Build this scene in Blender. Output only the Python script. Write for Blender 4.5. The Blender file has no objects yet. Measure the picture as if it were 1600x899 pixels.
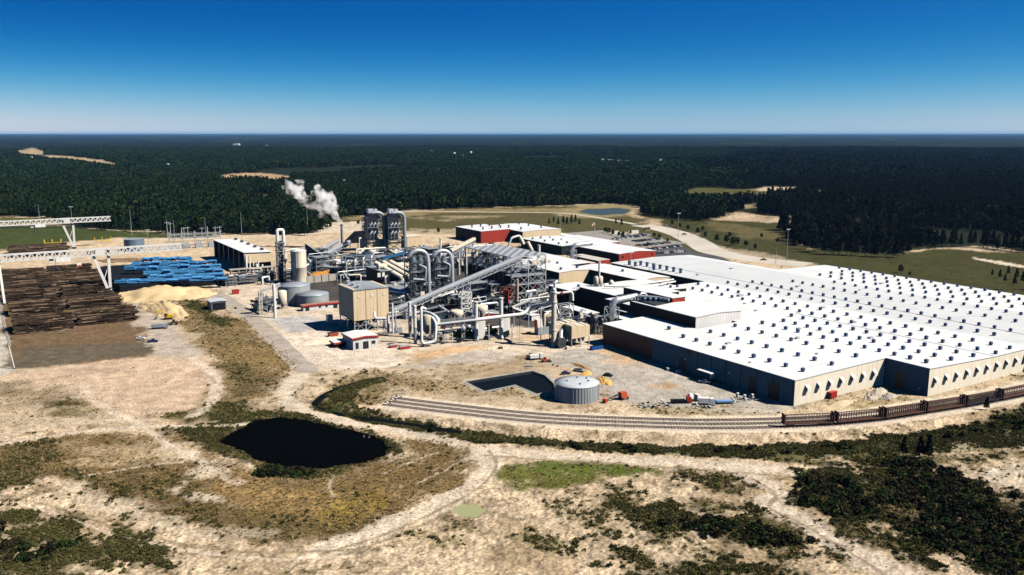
import bpy, math, random
import numpy as np
from mathutils import Vector, Matrix
random.seed(7); RNG = np.random.default_rng(11)
S = bpy.context.scene; COL = S.collection
R = math.radians
# ------------------------------------------------------------------ camera model and site grid
F, H = 1360.0, 115.0                       # focal length in photo pixels, camera height in metres
TH = math.atan(241.5/F); CT, ST = math.cos(TH), math.sin(TH)
def P(px, py, z=0.0):                      # sight line through a photo pixel met with the level z
    dx = (px-800)/F; dy = -(py-449.5)/F
    t = (z-H)/(-ST+dy*CT)
    return (dx*t, (CT+dy*ST)*t, z)
PHI = R(32.0)                              # the plant's grid: u runs right and back, v runs left and back
CA, SA = math.cos(PHI), math.sin(PHI)
O = P(1240, 635)
def uv(p): return ((p[0]-O[0])*CA+(p[1]-O[1])*SA, -(p[0]-O[0])*SA+(p[1]-O[1])*CA)
def U(u, v, z=0.0): return (O[0]+u*CA-v*SA, O[1]+u*SA+v*CA, z)
def Q(px, py, z=0.0):
    a = uv(P(px, py, z)); return (a[0], a[1], z)
def hgt(px, yb, yt):
    p = P(px, yb); t = -(yt-449.5)/F        # height of a vertical standing at (px, yb) whose top shows at yt
    # (up)/(dep) = t with up = y*ST + zz*CT, dep = y*CT - zz*ST
    zz = p[1]*(t*CT-ST)/(CT+t*ST); return zz+H
def V(px, py, yb):                          # point at photo (px, py) standing over the ground seen at (px, yb)
    q = Q(px, yb); return (q[0], q[1], hgt(px, yb, py))
# ------------------------------------------------------------------ materials
MATS = {}
def nodes_of(name):
    m = bpy.data.materials.new(name); m.use_nodes = True
    nt = m.node_tree; b = nt.nodes['Principled BSDF']
    return m, nt, b
def M(name, col, rough=0.6, metal=0.0, var=0.18, scale=0.25, spec=0.35, streak=0.0, bump=0.0):
    if name in MATS: return MATS[name]
    m, nt, b = nodes_of(name); N, Lk = nt.nodes, nt.links
    tc = N.new('ShaderNodeTexCoord')
    n1 = N.new('ShaderNodeTexNoise'); n1.inputs['Scale'].default_value = scale; n1.inputs['Detail'].default_value = 5
    mp = N.new('ShaderNodeMapping'); mp.inputs['Scale'].default_value = (1, 1, 0.25 if streak else 1)
    Lk.new(tc.outputs['Object'], mp.inputs['Vector']); Lk.new(mp.outputs['Vector'], n1.inputs['Vector'])
    r = N.new('ShaderNodeValToRGB'); r.color_ramp.elements[0].position = .3; r.color_ramp.elements[1].position = .72
    c = Vector(col[:3])
    r.color_ramp.elements[0].color = (*(c*(1-var)), 1); r.color_ramp.elements[1].color = (*(c*(1+var*.6)), 1)
    Lk.new(n1.outputs['Fac'], r.inputs['Fac']); out = r.outputs['Color']
    if streak:
        n2 = N.new('ShaderNodeTexNoise'); n2.inputs['Scale'].default_value = 1.1; n2.inputs['Detail'].default_value = 3
        m2 = N.new('ShaderNodeMapping'); m2.inputs['Scale'].default_value = (1, 1, .06)
        Lk.new(tc.outputs['Object'], m2.inputs['Vector']); Lk.new(m2.outputs['Vector'], n2.inputs['Vector'])
        mx = N.new('ShaderNodeMix'); mx.data_type = 'RGBA'; mx.blend_type = 'MULTIPLY'
        mr = N.new('ShaderNodeMapRange'); mr.inputs[1].default_value = .45; mr.inputs[2].default_value = .75
        mr.inputs[3].default_value = 0; mr.inputs[4].default_value = streak
        Lk.new(n2.outputs['Fac'], mr.inputs[0]); Lk.new(mr.outputs[0], mx.inputs[0])
        Lk.new(out, mx.inputs[6]); mx.inputs[7].default_value = (.45, .38, .3, 1); out = mx.outputs[2]
    Lk.new(out, b.inputs['Base Color'])
    b.inputs['Roughness'].default_value = rough; b.inputs['Metallic'].default_value = metal
    b.inputs['Specular IOR Level'].default_value = spec
    if bump:
        bp = N.new('ShaderNodeBump'); bp.inputs['Strength'].default_value = bump; bp.inputs['Distance'].default_value = .3
        n3 = N.new('ShaderNodeTexNoise'); n3.inputs['Scale'].default_value = 1.5; n3.inputs['Detail'].default_value = 6
        Lk.new(tc.outputs['Object'], n3.inputs['Vector']); Lk.new(n3.outputs['Fac'], bp.inputs['Height'])
        Lk.new(bp.outputs['Normal'], b.inputs['Normal'])
    MATS[name] = m; return m
def M_clad(name, col, rough=.55, pitch=1.0, amount=.5, axis='xy', var=.1, spec=.3):
    """ribbed sheet cladding: a real profile in the normal, a little wear in the colour"""
    m = M(name, col, rough, 0, var, .08, spec, streak=.35)
    nt = m.node_tree; N, Lk = nt.nodes, nt.links; b = N['Principled BSDF']
    tc = N.new('ShaderNodeTexCoord'); sp = N.new('ShaderNodeSeparateXYZ'); Lk.new(tc.outputs['Object'], sp.inputs[0])
    ad = N.new('ShaderNodeMath'); ad.operation = 'ADD'
    Lk.new(sp.outputs['X' if 'x' in axis else 'Z'], ad.inputs[0]); Lk.new(sp.outputs['Y' if 'y' in axis else 'Z'], ad.inputs[1])
    sn = N.new('ShaderNodeMath'); sn.operation = 'PINGPONG'; sn.inputs[1].default_value = pitch
    Lk.new(ad.outputs[0], sn.inputs[0])
    bp = N.new('ShaderNodeBump'); bp.inputs['Strength'].default_value = amount; bp.inputs['Distance'].default_value = .12
    Lk.new(sn.outputs[0], bp.inputs['Height']); Lk.new(bp.outputs['Normal'], b.inputs['Normal'])
    return m
def M_roof(name, col):
    m = M(name, col, .5, 0, .07, .035, .25); nt = m.node_tree; N, Lk = nt.nodes, nt.links; b = N['Principled BSDF']
    src = b.inputs['Base Color'].links[0].from_socket; tc = N.new('ShaderNodeTexCoord'); sp = N.new('ShaderNodeSeparateXYZ'); Lk.new(tc.outputs['Object'], sp.inputs[0])
    def seam(ax, pitch, w):
        p = N.new('ShaderNodeMath'); p.operation = 'PINGPONG'; p.inputs[1].default_value = pitch/2; Lk.new(sp.outputs[ax], p.inputs[0])
        l = N.new('ShaderNodeMath'); l.operation = 'LESS_THAN'; l.inputs[1].default_value = w; Lk.new(p.outputs[0], l.inputs[0]); return l.outputs[0]
    mxx = N.new('ShaderNodeMath'); mxx.operation = 'MAXIMUM'; Lk.new(seam('Y', 9.3, .13), mxx.inputs[0]); Lk.new(seam('X', 30.5, .16), mxx.inputs[1])
    nz = N.new('ShaderNodeTexNoise'); nz.inputs['Scale'].default_value = .12; nz.inputs['Detail'].default_value = 6; nz.inputs['Roughness'].default_value = .7
    mp = N.new('ShaderNodeMapping'); mp.inputs['Scale'].default_value = (.22, 1, 1); Lk.new(tc.outputs['Object'], mp.inputs[0]); Lk.new(mp.outputs[0], nz.inputs['Vector'])
    mr = N.new('ShaderNodeMapRange'); mr.inputs[1].default_value = .52; mr.inputs[2].default_value = .78; mr.inputs[3].default_value = 0; mr.inputs[4].default_value = .30; Lk.new(nz.outputs['Fac'], mr.inputs[0])
    ad = N.new('ShaderNodeMath'); ad.operation = 'MULTIPLY_ADD'; ad.inputs[1].default_value = .22; Lk.new(mxx.outputs[0], ad.inputs[0]); Lk.new(mr.outputs[0], ad.inputs[2])
    mx = N.new('ShaderNodeMix'); mx.data_type = 'RGBA'; Lk.new(ad.outputs[0], mx.inputs[0]); Lk.new(src, mx.inputs[6]); mx.inputs[7].default_value = (col[0]*.45, col[1]*.45, col[2]*.44, 1); Lk.new(mx.outputs[2], b.inputs['Base Color']); return m
WHITE_ROOF = M_roof('white_roof', (.70, .70, .69))
PALE_ROOF = M_roof('pale_roof', (.60, .605, .60))
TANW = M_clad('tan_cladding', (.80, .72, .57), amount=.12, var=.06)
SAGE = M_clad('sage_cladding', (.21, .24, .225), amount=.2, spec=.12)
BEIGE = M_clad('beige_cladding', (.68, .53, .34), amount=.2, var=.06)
DARKW = M_clad('shaded_dark_cladding', (.020, .021, .023), amount=.25, spec=.06)  # near-black: shade of walls turned from the sun put into the colour
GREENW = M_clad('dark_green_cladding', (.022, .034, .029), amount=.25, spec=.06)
REDW = M_clad('red_cladding', (.33, .035, .02))
REDT = M('red_trim', (.38, .035, .02), .5)
WHITEP = M('white_paint', (.78, .76, .72), .45, 0, .08, .3, .4, streak=.25)
CREAM = M('cream_paint', (.74, .66, .52), .5, 0, .12, .3, .4, streak=.3)
GALV = M('galvanised_steel', (.50, .52, .55), .45, .35, .2, .5)
STEELD = M('dark_steel', (.055, .065, .075), .5, .3, .3, .5)
STEELB = M('blue_steel', (.035, .075, .12), .5, .2, .3, .5)
SILVER = M('silver_duct', (.58, .60, .63), .35, .55, .12, .3)
GREYSH = M('grey_sheet', (.30, .33, .36), .5, .2, .1, .2)
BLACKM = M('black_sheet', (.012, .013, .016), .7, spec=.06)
NAVY = M('navy_hood', (.045, .095, .20), .5, 0, .3, .6)
BLUE = M('blue_machine', (.085, .32, .64), .5, 0, .25, .5)
YELL = M('yellow_paint', (.75, .45, .03), .5)
ORANGE = M('orange_paint', (.50, .085, .03), .6)
REDP = M('red_paint', (.45, .03, .02), .45)
RUST = M('rusty_brown', (.12, .055, .035), .8, 0, .4, .8)
TYRE = M('tyre_rubber', (.012, .012, .013), .8)
GLASSD = M('dark_glass', (.012, .016, .022), .12, 0, .1, 1, .5)
CONC = M('concrete', (.42, .39, .34), .85, 0, .2, .12, .2, streak=.3)
BARK = M('bark', (.085, .06, .04), .9)
# ------------------------------------------------------------------ mesh builder in site coordinates
class MB:
    def __init__(s, root=None):
        s.v = []; s.f = []; s.sm = []; s.g = []; s.gi = 0; s.hold = 0
        s.o = (root['u0'], root['v0']) if root is not None else (0., 0.)
        s.root = root
    def add(s, vs, fs, smooth=False, same=False):
        n = len(s.v); ou, ov = s.o
        if not (same or s.hold): s.gi += 1
        s.g += [s.gi]*len(fs)
        s.v += [(a[0]-ou, a[1]-ov, a[2]) for a in vs]
        s.f += [tuple(i+n for i in f) for f in fs]; s.sm += [smooth]*len(fs); return s
    def box(s, x0, x1, y0, y1, z0, z1):
        return s.add([(x0, y0, z0), (x1, y0, z0), (x1, y1, z0), (x0, y1, z0), (x0, y0, z1), (x1, y0, z1), (x1, y1, z1), (x0, y1, z1)],
                     [(0, 3, 2, 1), (4, 5, 6, 7), (0, 1, 5, 4), (1, 2, 6, 5), (2, 3, 7, 6), (3, 0, 4, 7)])
    def cbox(s, c, sx, sy, z0, z1): return s.box(c[0]-sx/2, c[0]+sx/2, c[1]-sy/2, c[1]+sy/2, z0, z1)
    def beam(s, p, q, w, h=None):
        h = h or w; p, q = Vector(p), Vector(q); d = (q-p)
        if d.length < 1e-6: return s
        d.normalize(); up = Vector((0, 0, 1)) if abs(d.z) < .95 else Vector((1, 0, 0))
        sd = d.cross(up).normalized(); up = sd.cross(d)
        vs = [tuple(e+sd*(i*w/2)+up*(j*h/2)) for e in (p, q) for i, j in ((-1, -1), (1, -1), (1, 1), (-1, 1))]
        return s.add(vs, [(0, 1, 2, 3), (7, 6, 5, 4), (0, 4, 5, 1), (1, 5, 6, 2), (2, 6, 7, 3), (3, 7, 4, 0)])
    def cyl(s, p, q, r, r2=None, n=14, caps=True):
        r2 = r if r2 is None else r2; p, q = Vector(p), Vector(q); d = (q-p).normalized()
        up = Vector((0, 0, 1)) if abs(d.z) < .95 else Vector((1, 0, 0))
        a = d.cross(up).normalized(); b = a.cross(d)
        vs = []
        for e, rr in ((p, r), (q, r2)):
            for i in range(n):
                t = 2*math.pi*i/n; vs.append(tuple(e+a*(rr*math.cos(t))+b*(rr*math.sin(t))))
        s.add(vs, [(i, i+n, (i+1) % n+n, (i+1) % n) for i in range(n)], True)
        if caps: s.add(vs, [tuple(range(n)), tuple(range(2*n-1, n-1, -1))], same=True)
        return s
    def tube(s, pts, r, n=10, bend=None):
        pts = [Vector(p) for p in pts]
        if bend:                                    # round the corners
            out = [pts[0]]
            for i in range(1, len(pts)-1):
                a, b, c = pts[i-1], pts[i], pts[i+1]
                k = min(bend, (a-b).length*.45, (c-b).length*.45)
                p0 = b+(a-b).normalized()*k; p2 = b+(c-b).normalized()*k
                for t in (0, .25, .5, .75, 1): out.append(p0*(1-t)**2+b*(2*t*(1-t))+p2*t*t)
            pts = out+[pts[-1]]
        rings = []; prev = None
        for i, p in enumerate(pts):
            d = (pts[min(i+1, len(pts)-1)]-pts[max(i-1, 0)]).normalized()
            if prev is None:
                up = Vector((0, 0, 1)) if abs(d.z) < .9 else Vector((1, 0, 0)); a = d.cross(up).normalized()
            else:
                a = (prev-d*prev.dot(d)).normalized()
            prev = a; b = d.cross(a)
            rings.append([tuple(p+a*(r*math.cos(2*math.pi*k/n))+b*(r*math.sin(2*math.pi*k/n))) for k in range(n)])
        vs = [q for rg in rings for q in rg]; fs = []
        for i in range(len(rings)-1):
            for k in range(n): fs.append((i*n+k, i*n+(k+1) % n, (i+1)*n+(k+1) % n, (i+1)*n+k))
        s.add(vs, fs, True)
        s.add(vs, [tuple(range(n-1, -1, -1)), tuple(range(len(vs)-n, len(vs)))], same=True); return s
    def lathe(s, c, prof, n=24):
        vs = []; fs = []
        for r, z in prof:
            for i in range(n):
                t = 2*math.pi*i/n; vs.append((c[0]+r*math.cos(t), c[1]+r*math.sin(t), z))
        for j in range(len(prof)-1):
            for i in range(n): fs.append((j*n+i, j*n+(i+1) % n, (j+1)*n+(i+1) % n, (j+1)*n+i))
        s.add(vs, fs, True)
        s.add(vs, [tuple(range(n-1, -1, -1)), tuple(range(len(vs)-n, len(vs)))], same=True); return s
    def prism(s, prof, y0, y1, along='v'):          # closed profile (x, z) swept along v, or (y, z) swept along u
        n = len(prof)
        vs = [(p[0], y, p[1]) if along == 'v' else (y, p[0], p[1]) for y in (y0, y1) for p in prof]
        fs = [tuple(range(n)), tuple(range(2*n-1, n-1, -1))]+[(i, i+n, (i+1) % n+n, (i+1) % n) for i in range(n)]
        return s.add(vs, fs)
    def truss(s, p, q, h, w, n, t=.25):             # box truss between p and q (bottom centre line)
        s.gi += 1; s.hold += 1; p, q = Vector(p), Vector(q); d = q-p; dn = d.normalized()
        sd = dn.cross(Vector((0, 0, 1))).normalized()*(w/2); up = Vector((0, 0, h))
        for e in (1, -1):
            s.beam(p+sd*e, q+sd*e, t*1.3); s.beam(p+sd*e+up, q+sd*e+up, t*1.3)
            for i in range(n):
                a = p+d*(i/n)+sd*e; b = p+d*((i+.5)/n)+sd*e+up; c = p+d*((i+1)/n)+sd*e
                s.beam(a, b, t); s.beam(b, c, t)
        for i in range(n+1):
            a = p+d*(i/n); s.beam(a+sd, a-sd, t*.8); s.beam(a+sd+up, a-sd+up, t*.8)
        s.hold -= 1; return s
    def frame(s, u0, u1, v0, v1, levels, t=.4, brace=True):  # braced steel tower
        s.gi += 1; s.hold += 1; z0, z1 = levels[0], levels[-1]
        cs = [(u0, v0), (u1, v0), (u1, v1), (u0, v1)]
        for c in cs: s.beam((*c, z0), (*c, z1), t)
        for i in range(1, len(levels)):
            for k in range(4):
                a, b = cs[k], cs[(k+1) % 4]; s.beam((*a, levels[i]), (*b, levels[i]), t*.8)
                if brace:
                    s.beam((*a, levels[i-1]), (*b, levels[i]), t*.5); s.beam((*b, levels[i-1]), (*a, levels[i]), t*.5)
        s.hold -= 1; return s
    def mesh(s, name, mat):
        me = bpy.data.meshes.new(name); me.from_pydata(s.v, [], s.f)
        me.polygons.foreach_set('use_smooth', s.sm)
        for m in (mat if isinstance(mat, (list, tuple)) else [mat]): me.materials.append(m)
        me.update(); return me
    def pieces(s):
        out = []
        for g in sorted(set(s.g)):
            b = MB(); b.root = s.root; mp = {}
            for f, gg, sm in zip(s.f, s.g, s.sm):
                if gg != g: continue
                for i in f:
                    if i not in mp: mp[i] = len(b.v); b.v.append(s.v[i])
                b.f.append(tuple(mp[i] for i in f)); b.sm.append(sm); b.g.append(1)
            out.append(b)
        return out
    def build(s, name, mat, parent=None):
        o = bpy.data.objects.new(name, s.mesh(name, mat)); COL.objects.link(o)
        if parent is None: parent = s.root
        if parent is not None: o.parent = parent
        return o
def tag(o, label=None, cat=None, group=None, kind=None):
    if label: o['label'] = label
    if cat: o['category'] = cat
    if group: o['group'] = group
    if kind: o['kind'] = kind
    return o
def thing(name, label, cat, u, v, group=None, z=0., rot=None):
    o = bpy.data.objects.new(name, None); COL.objects.link(o); o.empty_display_size = .5
    o.location = U(u, v, z); o.rotation_euler = (0, 0, PHI if rot is None else rot)
    o['u0'] = float(u); o['v0'] = float(v); return tag(o, label, cat, group)
def dup(o, loc=None, rotz=None, label=None, parent=None):
    c = o.copy(); COL.objects.link(c)
    if parent is not None: c.parent = parent
    if loc is not None: c.location = loc
    if rotz is not None: c.rotation_euler = (0, 0, rotz)
    if label: c['label'] = label
    for ch in list(o.children): dup(ch, parent=c)
    return c
def inst(me, name, parent, loc, rotz=0., sc=1.):     # one more part with shared mesh data
    o = bpy.data.objects.new(name, me); COL.objects.link(o); o.parent = parent
    o.location = loc; o.rotation_euler = (0, 0, rotz); o.scale = (sc, sc, sc); return o
# ------------------------------------------------------------------ noise and land cover
def _h(ix, iy, sd):
    n = (ix*374761393+iy*668265263+sd*974634777) & 0xffffffff
    n = ((n ^ (n >> 13))*1274126177) & 0xffffffff
    return ((n ^ (n >> 16)) & 0xffff)/65535.0
def vn(x, y, s, sd=0):
    x = x*s; y = y*s; ix = np.floor(x).astype(np.int64); iy = np.floor(y).astype(np.int64)
    fx = x-ix; fy = y-iy; fx = fx*fx*(3-2*fx); fy = fy*fy*(3-2*fy)
    a = _h(ix, iy, sd); b = _h(ix+1, iy, sd); c = _h(ix, iy+1, sd); d = _h(ix+1, iy+1, sd)
    return (a*(1-fx)+b*fx)*(1-fy)+(c*(1-fx)+d*fx)*fy
def fbm(x, y, s, sd=0, o=4, g=.5):
    t = 0; a = 1; n = 0
    for i in range(o): t = t+a*vn(x+17.3*i, y-9.1*i, s, sd+i); n += a; a *= g; s *= 2.07
    return t/n
def sst(e0, e1, x):
    t = np.clip((x-e0)/(e1-e0), 0, 1); return t*t*(3-2*t)
def seg_d(x, y, pts, closed):
    d = np.full(x.shape, 1e9); n = len(pts)
    for i in range(n if closed else n-1):
        ax, ay = pts[i]; bx, by = pts[(i+1) % n]; ex, ey = bx-ax, by-ay
        t = np.clip(((x-ax)*ex+(y-ay)*ey)/(ex*ex+ey*ey+1e-9), 0, 1)
        d = np.minimum(d, np.hypot(x-ax-t*ex, y-ay-t*ey))
    return d
def sdf(x, y, pts):                                  # metres inside a polygon, negative outside
    out = np.full(x.shape, -1e3)
    xs = [p[0] for p in pts]; ys = [p[1] for p in pts]; mg = 60
    k = (x > min(xs)-mg) & (x < max(xs)+mg) & (y > min(ys)-mg) & (y < max(ys)+mg)
    if not k.any(): return out
    X, Y = x[k], y[k]; ins = np.zeros(X.shape, bool); n = len(pts)
    for i in range(n):
        ax, ay = pts[i]; bx, by = pts[(i+1) % n]
        if ay == by: continue
        c = ((ay > Y) != (by > Y)) & (X < (bx-ax)*(Y-ay)/(by-ay)+ax); ins ^= c
    d = seg_d(X, Y, pts, True); out[k] = np.where(ins, d, -d); return out
def line_d(x, y, pts):
    out = np.full(x.shape, 1e3); xs = [p[0] for p in pts]; ys = [p[1] for p in pts]; mg = 40
    k = (x > min(xs)-mg) & (x < max(xs)+mg) & (y > min(ys)-mg) & (y < max(ys)+mg)
    if k.any(): out[k] = seg_d(x[k], y[k], pts, False)
    return out
def G2(pts): return [P(a, b)[:2] for a, b in pts]
def smooth_line(pts, n=12):                          # Catmull-Rom through world points
    pts = [Vector((*p[:2], 0)) for p in pts]; out = []
    for i in range(len(pts)-1):
        p0 = pts[max(i-1, 0)]; p1 = pts[i]; p2 = pts[i+1]; p3 = pts[min(i+2, len(pts)-1)]
        for k in range(n):
            t = k/n
            out.append(.5*((2*p1)+(p2-p0)*t+(2*p0-5*p1+4*p2-p3)*t*t+(3*p1-p0-3*p2+p3)*t**3))
    out.append(pts[-1]); return [(p.x, p.y) for p in out]
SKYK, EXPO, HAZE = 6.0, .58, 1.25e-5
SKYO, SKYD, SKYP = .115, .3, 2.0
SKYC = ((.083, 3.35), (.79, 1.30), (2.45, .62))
# ------------------------------------------------------------------ the ground
RAIL = smooth_line(G2([(604, 633), (700, 645), (850, 660.5), (1040, 668.5), (1140, 669.5), (1220, 668), (1306, 664), (1386, 656), (1455, 645), (1523, 634), (1600, 619), (1700, 597), (1850, 560), (2100, 515)]), 14)
def offset_line(ln, d):                              # positive = away from the camera side of the line
    out = []
    for i, p in enumerate(ln):
        a = ln[max(i-1, 0)]; b = ln[min(i+1, len(ln)-1)]
        tx, ty = b[0]-a[0], b[1]-a[1]; L = math.hypot(tx, ty); out.append((p[0]-ty/L*d, p[1]+tx/L*d))
    return out
BALLAST = offset_line(RAIL, -3.2)+offset_line(RAIL, 13.0)[::-1]
POND = [(345, 690), (375, 672), (400, 656), (440, 652), (480, 658), (540, 672), (585, 684), (608, 698), (595, 712), (560, 722), (500, 730), (445, 728), (400, 716), (380, 702)]
BASIN = [(727, 597), (832, 580), (852, 587), (866, 600), (868, 612), (838, 616), (805, 602), (757, 612)]
PUDDLE = [(704, 791), (722, 785), (745, 788), (757, 796), (742, 806), (712, 803)]
FARPOND = [(905, 331), (918, 327), (965, 325), (985, 328), (972, 333.5), (935, 335.5)]
CREEK = smooth_line(G2([(600, 588), (572, 592), (545, 600), (515, 611), (498, 622), (494, 631), (510, 640), (545, 648), (600, 655), (650, 662), (720, 673)]), 6)
HAUL = smooth_line(G2([(335, 458), (362, 474), (400, 503), (430, 530), (458, 560), (480, 580), (462, 598), (447, 616), (452, 630), (482, 643), (545, 660), (620, 672), (720, 687)]), 8)
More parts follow.
